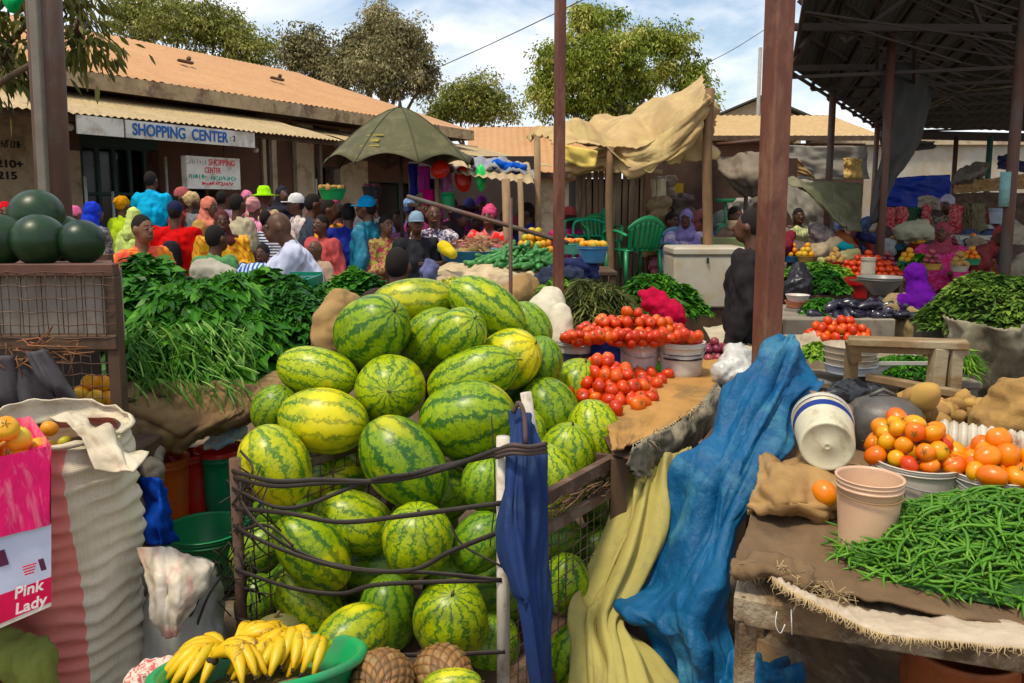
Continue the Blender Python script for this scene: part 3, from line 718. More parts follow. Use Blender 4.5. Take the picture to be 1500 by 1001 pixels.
# ---------------------------------------------------------------- market posts
POSTR = mat('post_red_brown', (.145,.05,.03), (.095,.036,.024), 9, .55, .35, 30, dirt=(.21,.105,.065), stretch=(1,1,.35), vary=.05)
POSTL = mat('post_dull_brown', (.12,.055,.035), (.08,.04,.03), 4, .6, .3, 30, dirt=(.10,.10,.08), stretch=(1,1,.35), vary=.05)
def post(xb, d, w_, h, label, m=POSTR, name='market_post', rnd=False, group=None, x_=None):
    p = W(xb, 400, d); b = B()
    rt = empty(name, (p.x, d, 0), label, 'post', group)
    if rnd: b.tube([(p.x,d,0),(p.x+.045,d,h*.5),(p.x+.09,d,h)], w_/2, 20)
    else: b.box((p.x,d,h/2), (w_,w_,h), Euler((0,0,.35)), .008)
    b.build('shaft', m, rt)
    b = B(); b.box((p.x,d,.06), (w_*2.2,w_*2.2,.12), Euler((0,0,.35)), .01); b.build('footing', mat('concrete', (.3,.27,.22)), rt)
    if w_ > .1 and not rnd:
        b = B()
        for z in (1.3, 2.6): b.box((p.x,d,z), (w_*1.05,w_*1.05,.012), Euler((0,0,.35)))
        b.build('weld_seam', m, rt)
    return rt
post(1127, 3.25, .090, 4.2, 'thick red brown steel post rising from the blue tarpaulin')
post(818, 5.3, .064, 4.6, 'tall slim dark brown post right of the watermelon pile')
rt = post(78, 4.5, .18, 4.6, 'very thick brown round column behind the dark melons at left', POSTL, rnd=True)
b = B(); p = W(57, 300, 4.40); b.bar((p.x,4.40,0), (p.x+.09,4.40,4.6), .05, .04, up=(0,1,0), bev=.006); b.build('side_channel', mat('channel_grey', (.17,.15,.12), (.11,.10,.08), 4, .6, .2), rt)
# ---------------------------------------------------------------- dark market hall
A = W(1160,100,8.9); Bf = W(1288,187,15.6); Bf.z = A.z
hall = empty('market_hall', ((A.x+Bf.x)/2+3, 12, 0), 'open sided market hall with a dark tin roof on steel posts', 'building')
R1 = V(2.15, 5.4, 4.75); Cc = W(1520,206,17.5); ridge = V(9.0,13,5.6); E1 = V(13,4.6,5.2)
b = B()
def quad(bb, a, b_, c, d, n=16, cr=.012):
    a, b_, c, d = map(Vector, (a,b_,c,d)); nn = (b_-a).cross(d-a).normalized(); n2 = int((b_-a).length/.2*4)
    bb.grid([[a.lerp(b_, k/n2).lerp(d.lerp(c, k/n2), j/n)+nn*cr*math.sin(k*PI/2) for k in range(n2+1)] for j in range(n+1)])
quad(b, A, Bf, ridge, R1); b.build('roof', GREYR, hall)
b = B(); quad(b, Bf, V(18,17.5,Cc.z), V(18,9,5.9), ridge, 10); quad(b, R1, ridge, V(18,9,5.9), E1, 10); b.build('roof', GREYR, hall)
steel = mat('truss_steel', (.055,.035,.028), (.04,.03,.022), 5, .6, .2, vary=0)
b = B()
def plane_z(p):  # rafters just under the roof
    return p
for k in range(8):
    u = k/7; e = A.lerp(Bf, u); r_ = R1.lerp(ridge, u); b.bar(e-V(0,0,.08), r_-V(0,0,.08), .035, .05)
    b.bar(e-V(0,0,.1), V(e.x+5.5, e.y-1.2, e.z-.02), .03, .035)                               # tie beam
    for q in (.3, .55, .8):
        t = e.lerp(r_, q); bt = e.lerp(V(e.x+5.5, e.y-1.2, e.z), min(1, q)); b.bar(t-V(0,0,.1), bt, .02, .02, up=(0,1,0)); bt2 = e.lerp(V(e.x+5.5, e.y-1.2, e.z), min(1, q+.25)); b.bar(t-V(0,0,.1), bt2, .02, .02, up=(0,1,0))
for q in (.0, .2, .4, .6, .8, 1.): b.bar(A.lerp(R1, q)-V(0,0,.05), Bf.lerp(ridge, q)-V(0,0,.05), .03, .03)
for px, y0, y1, d in ((1165,40,98,8.9),): pass
b.bar(W(1160,40,8.2), W(1480,42,8.2), .06, .07); b.bar(W(1160,100,8.6), W(1300,98,10.), .05, .06)
b.bar(W(1160,95,8.6), W(1225,-10,8.0), .05, .05); b.bar(W(1240,60,8.3), W(1330,-5,8.3), .04, .04); b.bar(W(1240,62,8.3), W(1170,0,8.3), .04, .04); b.bar(W(1285,100,9.), W(1285,-5,8.3), .04, .04); b.bar(W(1338,130,9.4), W(1340,40,8.3), .035, .035); b.bar(W(1440,45,8.3), W(1420,-5,8.2), .04, .04)
b.bar(W(1290,197,15.5), W(1520,202,15.5), .10, .16)
b.build('truss', steel, hall)
b = B(); b.tube(curve([W(1300,190,12), W(1380,150,11), W(1480,100,9), W(1540,75,8.5)], 12), .012, 5); b.tube([W(1296,186,12), W(1400,135,11), W(1500,125,9)], .012, 5); b.build('sagging_rope', mat('rope_pale', (.35,.3,.22)), hall)
for px, d, w_, yt in ((1210,9.9,.085,95), (1290,8.6,.085,50), (1276,14.5,.09,180), (1391,15,.085,200), (1440,14.5,.10,200), (1475,7.4,.10,-10)):
    p = W(px, 350, d); top = W(px, yt, d).z; b = B(); b.tube([(p.x,d,0),(p.x,d,top)], w_/2, 10); b.build('hall_post', POSTL if px != 1440 else mat('post_green_paint', (.05,.14,.11)), hall)
b = B(); p = W(1472,280,7.4); b.tube([(p.x,7.4,W(1472,303,7.4).z),(p.x,7.4,W(1472,252,7.4).z)], .047, 12); tag(b.build('cloth_band', fab((.25,.45,.42))), 'pale teal band wrapped around the nearest hall post at right', 'wrapping')

o = sheet('green_cloth', [[W(2,-30,6.2),W(20,-32,6.2),W(40,-30,6.2)],[W(4,0,6.2),W(20,2,6.15),W(36,-2,6.2)],[W(14,16,6.2),W(20,20,6.2),W(27,15,6.2)]], fab((.0,.35,.10)), 14, 12, .02, (3,2), .006, seed=3); tag(o, 'tip of a green cloth hanging in the top left corner', 'cloth')
# ---------------------------------------------------------------- watermelons
def melonmat(name, light, dark, n=11, yellow=(.62,.56,.05), thr=.1, ylo=.62):
    m, nt, bs = nodes(name); tc = N(nt, 'ShaderNodeTexCoord'); oi = N(nt, 'ShaderNodeObjectInfo')
    sx = N(nt, 'ShaderNodeSeparateXYZ'); link(nt, tc.outputs['Object'], sx.inputs[0])
    off = N(nt, 'ShaderNodeVectorMath', operation='MULTIPLY_ADD'); link(nt, tc.outputs['Object'], off.inputs[0]); off.inputs[1].default_value = (1,1,1)
    cb = N(nt, 'ShaderNodeCombineXYZ'); 
    for i in range(3): link(nt, mth(nt, 'MULTIPLY', oi.outputs['Random'], 7.+5*i), cb.inputs[i])
    link(nt, cb.outputs[0], off.inputs[2]); v = off.outputs[0]
    ang = mth(nt, 'ARCTAN2', sx.outputs['Y'], sx.outputs['X'])
    nj = noisen(nt, v, 34, 4, .62, .3); nb = noisen(nt, v, 9, 2, .5)
    nk = noisen(nt, v, 70, 5, .75, .5); a2 = mth(nt, 'ADD', ang, mth(nt, 'ADD', mth(nt, 'MULTIPLY', mth(nt, 'SUBTRACT', nj, .5), .75), mth(nt, 'MULTIPLY', mth(nt, 'SUBTRACT', nk, .5), .55)))
    a3 = mth(nt, 'ADD', a2, mth(nt, 'MULTIPLY', mth(nt, 'SUBTRACT', nb, .5), .35))
    s = mth(nt, 'SINE', mth(nt, 'MULTIPLY', a3, float(n)))
    st = ramp(nt, s, [(thr+.30, 0.), (thr+.75, .92)])
    fine = noisen(nt, v, 90, 4, .7)
    vein = ramp(nt, noisen(nt, v, 55, 6, .75, .6), [(.49, 0.), (.58, .62)])
    gl = mixc(nt, noisen(nt, v, 22, 3, .6), light, tuple(x*.62 for x in light))
    base = mixc(nt, st, gl, mixc(nt, fine, dark, tuple(x*2.0 for x in dark)))
    base = mixc(nt, mth(nt, 'MULTIPLY', vein, mth(nt, 'SUBTRACT', 1., st)), base, tuple(x*1.8 for x in dark))
    yb = ramp(nt, noisen(nt, v, 5.2, 2, .5), [(ylo, 0.), (ylo+.12, .9)])
    col = mixc(nt, yb, base, mixc(nt, mth(nt, 'MULTIPLY', st, .55), yellow, dark))
    speck = ramp(nt, noisen(nt, v, 60, 5, .8), [(.70, 0.), (.76, .5)])
    col = mixc(nt, speck, col, (.25,.20,.07))
    hsv = N(nt, 'ShaderNodeHueSaturation'); link(nt, mth(nt, 'MULTIPLY_ADD', oi.outputs['Random'], .45, .72), hsv.inputs['Value'])
    link(nt, mth(nt, 'MULTIPLY_ADD', oi.outputs['Random'], -.03, .515), hsv.inputs['Hue']); link(nt, col, hsv.inputs['Color'])
    link(nt, hsv.outputs[0], bs.inputs['Base Color']); bs.inputs['Roughness'].default_value = .36; bs.inputs['Specular IOR Level'].default_value = .35
    bumpn(nt, bs, noisen(nt, v, 14, 3, .5), .25, .006); MC[name] = m; return m
MELON = melonmat('watermelon_rind', (.31,.43,.026), (.016,.065,.010)); MELOND = melonmat('watermelon_rind_deep_shaded', (.22,.36,.03), (.02,.07,.01), 12, ylo=.72)  # second rind: deep green, its darker tone also paints shade on buried melons
MELONY = melonmat('watermelon_rind_yellow', (.42,.47,.03), (.028,.09,.012), 11, ylo=.48)
def melonmesh(name, m, squash=1.0):
    b = B(); nu, nv = 40, 26; vs = []
    for i in range(nv+1):
        th = PI*i/nv; z = math.cos(th); r = max(0, math.sin(th))**.93
        for k in range(nu):
            q = 2*PI*k/nu; l = 1+.012*math.cos(q*5)*math.sin(th)+.035*noise.noise(V(math.cos(q), math.sin(q), z*1.3)+V(squash*5,0,0)); vs.append(V(.7*r*math.cos(q)*l, .7*r*math.sin(q)*l, z*(1+.01*math.cos(q))))
    b.add(vs, [(i*nu+k, (i+1)*nu+k, (i+1)*nu+(k+1)%nu, i*nu+(k+1)%nu) for i in range(nv) for k in range(nu)])
    me_o = b.build(name, m, origin=(0,0,0)); me = me_o.data; bpy.data.objects.remove(me_o)
    me.transform(Matrix.Scale(.16, 4)); return me     # long half axis .16 m, short .112 m
MELON2 = melonmat('watermelon_rind_fine', (.34,.44,.026), (.018,.07,.010), 13, thr=.15, ylo=.66); MELON3 = melonmat('watermelon_rind_broad', (.31,.43,.024), (.015,.065,.010), 10, thr=0., ylo=.60)
MM = {('n', i): melonmesh('watermelon', (MELON, MELON2, MELON3)[i], i) for i in range(3)}
MM.update({('d', i): melonmesh('watermelon', MELOND, i+4) for i in range(2)}); MM.update({('y', i): melonmesh('watermelon', MELONY, i+7) for i in range(2)})
stalkm = mat('dry_stalk', (.10,.08,.03), None, 9, .9, .3, vary=0)
sb = B(); sb.tube([V(0,0,.155), V(.002,.003,.168), V(.008,.004,.176)], [.006,.004,.003], 6); _so = sb.build('stalk', stalkm, origin=(0,0,0)); STALK = _so.data; bpy.data.objects.remove(_so)
def melon_orient(roll, tilt):
    ro, ti = R(roll), R(tilt); ax = V(math.cos(ro)*math.cos(ti), -math.sin(ti), math.sin(ro)*math.cos(ti))
    return ax.to_track_quat('Z', 'Y')
ML = []
def melon(x, y, a, b_, roll, tilt, d, label, kind='n', group='watermelons piled in the wire cage', root=None):
    ML.append(dict(x=x, y=y, a=a, b=b_, roll=roll, tilt=tilt, d=d, label=label, kind=kind, group=group))
pile = [
(545,486,62,50,42,35,3.30,'large watermelon leaning up at the top left shoulder of the pile','n'),
(606,442,60,33,4,0,3.50,'long watermelon lying flat along the top of the pile','y'),
(713,450,60,36,-32,5,3.42,'watermelon sloping down right on the top right of the pile','n'),
(632,500,52,40,55,10,3.34,'watermelon half hidden behind the small striped one near the top','n'),
(672,492,45,38,50,35,3.12,'small brightly striped watermelon standing in the upper middle','n'),
(776,478,38,28,-55,10,3.55,'watermelon peeping out behind the top right of the pile','d'),
(747,526,46,42,35,20,3.18,'yellow patched watermelon at the right end of the upper row','y'),
(791,532,34,28,80,10,3.38,'dark green watermelon behind the yellow patched one','d'),
(465,546,58,36,-12,5,3.12,'watermelon lying level on the left end of the second row','n'),
(572,570,52,49,60,78,3.02,'watermelon seen end on with stripes meeting at its centre','n'),
(692,552,68,40,22,5,3.08,'long watermelon under the small striped one at right centre','n'),
(684,614,70,54,14,12,2.86,'biggest watermelon low on the right above the white post','n'),
(474,617,64,46,-6,5,2.92,'watermelon with a yellow right end left of the end on one','y'),
(402,600,36,32,60,10,3.06,'watermelon peeping out behind the left edge of the pile','n'),
(402,683,60,48,-62,10,2.86,'pale yellowish watermelon tipped over at the left corner post','y'),
(493,702,44,43,85,60,2.92,'watermelon seen from its end in the gap over the upper strap','n'),
(592,677,74,53,-48,10,2.76,'large watermelon tilted down right in the front centre','n'),
(711,708,40,35,80,10,2.86,'shaded watermelon just left of the white front post','d'),
(517,765,60,43,-18,5,2.86,'watermelon behind the second strap left of centre','n'),
(458,808,66,42,-48,0,2.78,'long watermelon slanting down behind the sagging straps','n'),
(612,790,52,50,86,20,2.66,'round watermelon upright behind the middle strap at right centre','n'),
(702,795,46,38,50,0,2.72,'dark watermelon behind the straps beside the white post','d'),
(378,806,44,34,40,0,2.98,'shaded watermelon at the left corner behind the straps','d'),
(452,884,56,38,-42,5,2.82,'watermelon slanting down in the bottom row at left','n'),
(378,884,42,32,86,0,2.92,'shaded upright watermelon at the bottom left corner','d'),
(568,900,56,42,88,0,2.80,'dark upright watermelon in the bottom row between two lit ones','d'),
(660,907,58,53,84,30,2.56,'big upright watermelon with broad stripes in the bottom row','n'),
(520,640,45,42,30,20,3.20,'watermelon glimpsed in the gap left of the big tilted one','d'),
(640,725,50,42,20,10,3.00,'shaded watermelon behind the big tilted one','d'),
(560,830,55,42,0,0,3.00,'dark watermelon deep in the cage behind the middle strap','d'),
(670,850,50,40,20,0,3.00,'dark watermelon deep in the cage above the bottom row','d'),
(420,745,50,40,20,0,3.10,'dark watermelon deep in the cage under the pale yellowish one','d'),
(505,850,50,40,80,0,3.10,'dark watermelon deep in the cage left of centre','d'),
(735,870,50,40,10,0,2.85,'dark watermelon hidden behind the lower white post','d'),
(845,572,46,40,75,15,3.42,'watermelon at the back of the right heap beside the loose tomatoes','n'),
(805,604,44,36,-65,15,3.14,'ribbed watermelon above the white stub post','n'),
(872,642,48,34,-80,10,3.16,'dark striped watermelon at the right end over the side rail','n'),
(828,682,56,38,82,12,2.98,'upright watermelon with a yellow stripe over the side rail','n'),
(808,708,50,34,-72,10,2.84,'watermelon low beside the navy cloth','n'),
(845,655,40,34,60,10,3.25,'watermelon in the middle of the right heap half covered','n'),
(760,640,45,38,70,10,3.10,'watermelon behind the knot of navy cloth','n'),
(808,790,44,34,10,0,2.98,'watermelon under the side rail next to the navy cloth','d'),
(828,855,44,34,85,5,2.76,'upright watermelon behind the side wire mesh','n'),
(866,806,42,32,30,0,3.02,'dark watermelon behind the far end of the side mesh','d'),
(893,748,40,30,10,0,3.10,'dark watermelon below the far corner of the side rail','d'),
(832,958,46,28,75,5,2.62,'watermelon at the very bottom beside the yellow cloth','n'),
(740,575,50,40,40,0,3.30,'watermelon inside the pile behind the biggest one','d'),
(430,860,50,42,70,0,3.15,'watermelon in deep shade at the back left of the cage floor','d'),
(610,960,50,42,5,0,2.85,'watermelon in shade lying at the cage floor in the middle','d'),
(500,930,50,42,5,0,3.00,'watermelon in shade at the cage floor behind the bright single one','d'),
(720,945,46,40,80,0,2.75,'watermelon in shade at the cage floor beside the white post','d'),
(620,765,50,42,10,0,3.10,'watermelon in shade behind the round upright one','d'),
(480,760,50,42,60,0,3.15,'watermelon in shade behind the second strap at left','d'),
(760,740,46,40,60,0,3.05,'watermelon in shade behind the navy cloth','d'),
(700,650,46,40,0,0,3.25,'watermelon in shade under the biggest one at right','d'),
(880,700,40,34,50,0,3.35,'watermelon in the right heap touching the burlap table','n'),
(815,640,44,36,20,0,3.35,'watermelon at the heart of the right heap','n'),
]
for t in pile:
    q = 1.15 if t[0] > 790 and t[1] < 730 and t[6] < 3.4 else 1.
    melon(t[0], t[1], t[2]*q, t[3]*q, *t[4:8], kind=t[8])
def place_melons(L, relax=True):
    for m in L:
        s = mpp(m['x'], m['y'], m['d']); m['A'] = m['a']*s*1.04; m['Bb'] = m['b']*s*1.05
        ct = abs(math.cos(R(m['tilt'])));
        if m['tilt'] > 50: m['A'] = m['Bb']*1.25
        m['q'] = melon_orient(m['roll'], m['tilt']); m['p'] = W(m['x'], m['y'], m['d'])
    for it in range(30 if relax else 0):
        for i in range(len(L)):
            for j in range(i+1, len(L)):
                a, b_ = L[i], L[j]
                if (a['p']-b_['p']).length > a['A']+b_['A']: continue
                best = 0
                for u in (-1, 0, 1):
                    for v in (-1, 0, 1):
                        pa = a['p']+a['q']@V(0,0,u*(a['A']-a['Bb']*.8)); pb = b_['p']+b_['q']@V(0,0,v*(b_['A']-b_['Bb']*.8))
                        ov = (a['Bb']+b_['Bb'])*.93-(pa-pb).length; best = max(best, ov)
                if best > .003:
                    far, near = (a, b_) if a['p'].y > b_['p'].y else (b_, a)
                    far['p'] += (far['p']-CAM).normalized()*min(best, .02)*.5; near['p'] -= (near['p']-CAM).normalized()*min(best, .02)*.12
    for m in L:
        # keep the size seen in the photograph after the pile has settled
        k = m['p'].y/m['d']; me = MM[(m['kind'], random.randrange(3 if m['kind'] == 'n' else 2))]
        o = mkobj('watermelon', me); o.rotation_mode = 'QUATERNION'
        o.rotation_quaternion = m['q'] @ Euler((0,0,random.random()*6)).to_quaternion()
        o.location = m['p']; o.scale = (m['Bb']*k/.112, m['Bb']*k/.112, m['A']*k/.16); tag(o, m['label'], 'watermelon', m['group'])
        if m['kind'] != 'd': mkobj('stalk', STALK, o)
place_melons(ML)
MG = []
ML, KEEP = [], ML
melon(516,934,56,42,18,-40,2.32,'bright single watermelon standing behind the green basin of bananas','y', group=None)
melon(1232,975,70,44,5,0,2.9,'dark watermelon stored in the shade under the bean table','d', group=None)
melon(662,1003,42,22,5,0,1.95,'yellowish small melon at the bottom edge in front of the pineapples','y', group=None)
place_melons(ML, False)
# ---------------------------------------------------------------- the wire cage
RUSTM = mat('rusty_steel', (.11,.055,.035), (.06,.04,.03), 12, .8, .5, 60, dirt=(.16,.12,.09), vary=0)
WPOST = mat('chipped_white_paint', (.62,.58,.50), (.52,.46,.38), 6, .6, .3, 40, dirt=(.16,.09,.06), vary=0)
RUB = mat('rubber_strap_black', (.022,.017,.015), (.035,.025,.02), 20, .6, .3, vary=0)
FR = G(737,750,.79); FL = G(345,700,.79); BR = G(908,662,.79); BLc = FL+(BR-FR)
cage = empty('melon_cage', ((FR.x+FL.x)/2, FR.y, 0), 'rusty wire mesh cage with white front posts holding the watermelon pile', 'cage')
def vpost(p, z1, r, m, nm='corner_post', z0=0.):
    b = B(); b.tube([(p.x,p.y,z0),(p.x,p.y,z1)], r, 12); return b.build(nm, m, cage)
vpost(FR, W(733,640,FR.y).z, .021, WPOST); vpost(FL, .86, .02, RUSTM); vpost(BR, .82, .018, RUSTM); vpost(BLc, .85, .018, RUSTM)
b = B(); b.tube([W(783,655,2.56), W(770,575,2.58)], .019, 12); b.tube([W(783,655,2.56), W(800,900,2.52)], .019, 12); b.build('broken_post', WPOST, cage)
def mesh_panel(p, q, z0, z1, nx, nz, name='wire_mesh', r=.0028, m=RUSTM, parent=None, wob=.006):
    b = B(); w = (q-p).length; n = max(6, nx)
    def pt(u, z): return V(p.x+(q.x-p.x)*u, p.y+(q.y-p.y)*u, z)+V(0, 1, 0)*wob*noise.noise(V(u*5, z*6, p.x*3))+V(0,0,1)*wob*noise.noise(V(u*9, z*4, p.y*3))
    for i in range(nx+1): b.tube([pt(i/nx, z0+(z1-z0)*k/8) for k in range(9)], r, 4)
    for j in range(nz+1): b.tube([pt(k/n, z0+(z1-z0)*j/nz)+V(0,-.004,0) for k in range(n+1)], r, 4)
    return b.build(name, m, parent or cage)
mesh_panel(V(FR.x+.02,FR.y+.02,0), V(BR.x,BR.y,0), .08, .72, 15, 14, r=.0022)
mesh_panel(V(FL.x,FL.y,0), V(BLc.x,BLc.y,0), .08, .74, 12, 12)
for p_, q_, w_, h_ in ((V(FR.x,FR.y,.76), V(BR.x,BR.y,.77), .03, .045), (V(FR.x+.01,FR.y-.01,.66), V(BR.x+.01,BR.y-.01,.66), .025, .035), (V(FL.x,FL.y,.76),V(BLc.x,BLc.y,.76),.025,.03), (V(BLc.x,BLc.y,.76),V(BR.x,BR.y,.76),.025,.03), (V(FL.x,FL.y,.10),V(FR.x,FR.y,.10),.03,.04), (V(FR.x,FR.y,.10),V(BR.x,BR.y,.10),.03,.04)):
    b = B(); b.bar(p_, q_, w_, h_); b.build('rail', RUSTM, cage)
b = B()
for i in range(90):     # twiggy binding stuffed along the side rail
    u = random.random(); p0 = V(FR.x,FR.y,.71).lerp(V(BR.x,BR.y,.72), u)+V(random.gauss(0,.012), -.015+random.gauss(0,.008), random.gauss(0,.022)); dd = (BR-FR).normalized()*random.uniform(.04,.13)+V(0,0,random.gauss(0,.015)); b.tube([p0, p0+dd*.5+V(0,0,random.gauss(0,.008)), p0+dd], .003, 4)
b.build('twig_binding', mat('twigs', (.22,.13,.07), (.10,.06,.04), 30, .9, .5, vary=0), cage)
b = B(); b.add([V(FL.x,FL.y,.09),V(FR.x,FR.y,.09),V(BR.x,BR.y,.09),V(BLc.x,BLc.y,.09)],[(0,1,2,3)],False); b.build('floor_sheet', RUSTM, cage)
def strap(pts, dd=2.5, r=.0085, flat=.45):
    b = B(); P = [W(x, y, d) for (x, y, d) in pts]; b.tube(curve(P, 30), r, 8, flat=flat); b.build('rubber_strap', RUB, cage)
fy, ly = FR.y-.02, FL.y-.02
strap([(340,690,ly),(400,705,2.52),(470,703,2.50),(560,705,2.45),(640,690,2.42),(740,655,fy)]); strap([(342,700,ly),(400,712,2.52),(470,708,2.5),(560,704,2.45),(645,684,2.42),(780,655,2.38)], r=.008)
strap([(340,715,ly),(420,745,2.52),(520,712,2.48),(560,700,2.44),(600,695,2.42)], r=.007)
strap([(345,745,ly),(420,752,2.5),(500,765,2.46),(600,755,2.40),(735,737,fy)]); strap([(342,770,ly),(400,800,2.5),(500,832,2.46),(600,836,2.40),(660,808,2.38),(735,778,fy)])
strap([(350,730,ly),(380,770,2.55),(440,810,2.5),(520,833,2.45),(640,840,2.38),(735,850,fy)], r=.008); strap([(345,835,ly),(430,862,2.52),(500,870,2.47),(560,856,2.42),(735,850,fy)], r=.008)
strap([(345,905,ly),(440,940,2.5),(520,955,2.45),(620,960,2.40),(740,955,fy)], r=.008); strap([(340,740,ly),(370,690,2.6),(352,660,2.7)], r=.005)
strap([(345,780,ly),(390,770,2.55),(430,800,2.5)], r=.006); strap([(660,770,2.38),(680,800,2.37),(735,830,fy)], r=.004); strap([(720,610,2.45),(725,720,2.42),(718,800,2.42)], r=.004)
b = B()
for i in range(60):    # tangle of twigs and cords at the left corner
    x = random.gauss(352, 12); y = random.uniform(690, 900); p0 = W(x, y, ly+.02); b.tube([p0, p0+V(random.gauss(0,.03), random.gauss(0,.02), random.gauss(0,.05)), p0+V(random.gauss(.02,.04), random.gauss(0,.03), random.gauss(-.04,.07))], .003, 4)
b.build('cord_tangle', RUB, cage)
# navy cloth knotted to the post
NAVY = mat('navy_cloth', (.012,.035,.13), (.008,.022,.08), 4, .85, .3, 150, dirt=(.03,.06,.14), vary=0)
nv = sheet('navy_cloth', [[W(743,605,2.50), W(757,596,2.46), W(775,612,2.48), W(785,625,2.5)], [W(742,650,2.42), W(758,652,2.37), W(776,655,2.38), W(797,660,2.42)],
  [W(738,668,2.36), W(757,672,2.31), W(780,672,2.32), W(800,680,2.38)], [W(728,740,2.33), W(752,745,2.25), W(782,745,2.30), W(803,740,2.38)],
  [W(726,800,2.30), W(755,800,2.22), W(784,810,2.26), W(803,800,2.35)], [W(748,860,2.26), W(766,870,2.18), W(790,870,2.24), W(806,870,2.32)], [W(762,890,2.24), W(775,895,2.17), W(795,920,2.22), W(812,930,2.30)], [W(775,1010,2.2), W(790,1020,2.15), W(805,1020,2.2), W(822,1010,2.28)]],
  NAVY, 44, 70, .020, (4.5,1.5), .006, seed=3, ridge=.022, crease=.03); tag(nv, 'navy blue cloth knotted to the white front post of the cage', 'cloth')
b = B()
for q in range(3): b.tube(curve([W(727,660+q*5,2.34), W(750,652+q*6,2.27), W(775,655+q*5,2.28), W(800,650+q*6,2.36)], 12), .007, 7)
b.tube(curve([W(752,605,2.43), W(760,590,2.42), W(768,610,2.40), W(770,650,2.36)], 12), .008, 7); b.build('tie_cord', mat('tie_brown', (.09,.06,.05)), nv)
# second watermelon stack already shares the cage; cardboard and shade behind it
# ---------------------------------------------------------------- basin, bananas, pineapples
GPL = plastic((.0,.30,.10)); 
bc = W(378,1062,1.95); bz = bc.z-.05; bas = empty('plastic_basin', (bc.x, bc.y, bz), 'round green plastic basin of bananas at the bottom edge', 'basin')
b = B(); rr = 158*mpp(378,985,1.95)
b.lathe([(rr*.70,0),(rr*.93,.155),(rr*.965,.162),(rr*1.0,.155),(rr*1.015,.16),(rr*1.01,.172),(rr*.98,.178),(rr*.93,.174),(rr*.90,.165),(rr*.68,.012),(.001,.010)], (bc.x,bc.y,bz), 64, cap0=True); b.build('bowl', GPL, bas)
bench = empty('wooden_bench', (bc.x+.3, bc.y+.1, 0), 'low dark plank bench under the basin and pineapples', 'bench'); b = B()
for k in range(3): b.box((bc.x+.20, bc.y-.16+.15*k, bz-.16), (1.1,.14,.04), Euler((0,0,random.gauss(0,.01))), .006)
b.build('plank_top', WOODD, bench)
for sx in (-.3, 1.0):
    for sy in (-.1, .25): b = B(); b.box((bc.x+sx*.7, bc.y+sy*.5, (bz-.18)/2), (.06,.06,bz-.18), None, .005); b.build('leg', WOODD, bench)
def bananamat():
    m, nt, bs = nodes('banana_skin'); v = coord(nt); oi = N(nt, 'ShaderNodeObjectInfo')
    col = mixc(nt, noisen(nt, v, 9, 3, .6), (.72,.44,.02), (.58,.36,.02)); col = mixc(nt, ramp(nt, noisen(nt, v, 16, 5, .75, .8), [(.57,0.),(.66,.9)]), col, (.07,.035,.012))
    col = mixc(nt, ramp(nt, noisen(nt, v, 5, 2, .5), [(.6,0.),(.7,.5)]), col, (.34,.38,.03)); link(nt, col, bs.inputs['Base Color']); bs.inputs['Roughness'].default_value = .45; bumpn(nt, bs, noisen(nt, v, 30, 3, .5), .3, .004); return m
BURLD_ = mat('lining_sacking', (.22,.17,.06), (.12,.09,.03), 9, .9, .6)
BAN = bananamat(); TIP = mat('banana_tip', (.03,.02,.012), None, 20, .8, .3, vary=0)
def hand(c, n, rad, a0, a1, label, tilt=V(0,0,1), L=.15, r=.0175, curl=.6, flip=1):
    """bunch: fingers fan out of one crown and curve up"""
    rt = empty('banana_bunch', c, label, 'bananas', 'banana bunches in the green basin'); b = B(); b.ball(c+V(0,0,-.01), (.018,.016,.014)); b.build('crown', TIP, rt)
    sp = min(abs(a1-a0)/max(1,n-1), 17)*(1 if a1 > a0 else -1); am = (a0+a1)/2
    for i in range(n):
        a = R(am+sp*(i-(n-1)/2)+random.gauss(0,2)); o = V(math.cos(a), math.sin(a), 0); sd_ = V(-o.y, o.x, 0)
        Lk = L*random.uniform(.9,1.1); pts = []
        for k in range(9):
            t = k/8; rr_ = rad*math.sin(t*1.9)/1.0; pts.append(c+o*(Lk*1.05*t)+sd_*(.022*math.sin(t*PI)*flip)+V(0,0,1)*(.030*math.sin(t*PI)-.045*t*t+.008*(i%2)))
        prof = [.007,.011,.0175,r*1.1,r*1.14,r*1.1,.0175,.012,.005]
        bb = B(); bb.tube(pts, prof, 6); bb.build('banana', BAN, rt); bb = B(); bb.tube([pts[-1], pts[-1]+(pts[-1]-pts[-2])*.35], [.005,.004], 6); bb.build('banana_tip', TIP, rt)
t0 = V(bc.x, bc.y, bz)
def bs_(x, y, z): return G(x, y+6, bz+z+.03)
hand(bs_(322,958,.155), 7, .115, 110, 225, 'bunch of bananas fanned out at the left of the basin')
hand(bs_(335,950,.175), 6, .115, 20, 100, 'bunch of bananas arching over the back of the basin', flip=-1)
hand(bs_(300,990,.165), 5, .12, -40, 20, 'spotted bananas lying across the front left of the basin')
hand(bs_(395,965,.150), 6, .10, 190, 290, 'short stubby bananas in the middle of the basin', L=.125)
hand(bs_(415,945,.165), 6, .10, 215, 320, 'short bananas at the right side of the basin', L=.13)
hand(bs_(455,958,.140), 5, .09, 200, 300, 'last few bananas at the right rim of the basin', L=.11)
hand(bs_(375,940,.160), 5, .09, 30, 120, 'bananas at the back right behind the short ones', L=.12)
hand(bs_(300,965,.150), 5, .09, 215, 280, 'yellow bananas drooping at the left front of the basin', L=.14)
b = B(); b.lathe([(rr*.86,.07),(rr*.6,.11),(rr*.3,.12),(.001,.12)], (bc.x,bc.y,bz), 30); o = b.build('basin_lining', BURLD_, None); tag(o, 'brown sacking lining the green basin beneath the bananas', 'sacking'); LIN = o
bpy.context.view_layer.update()
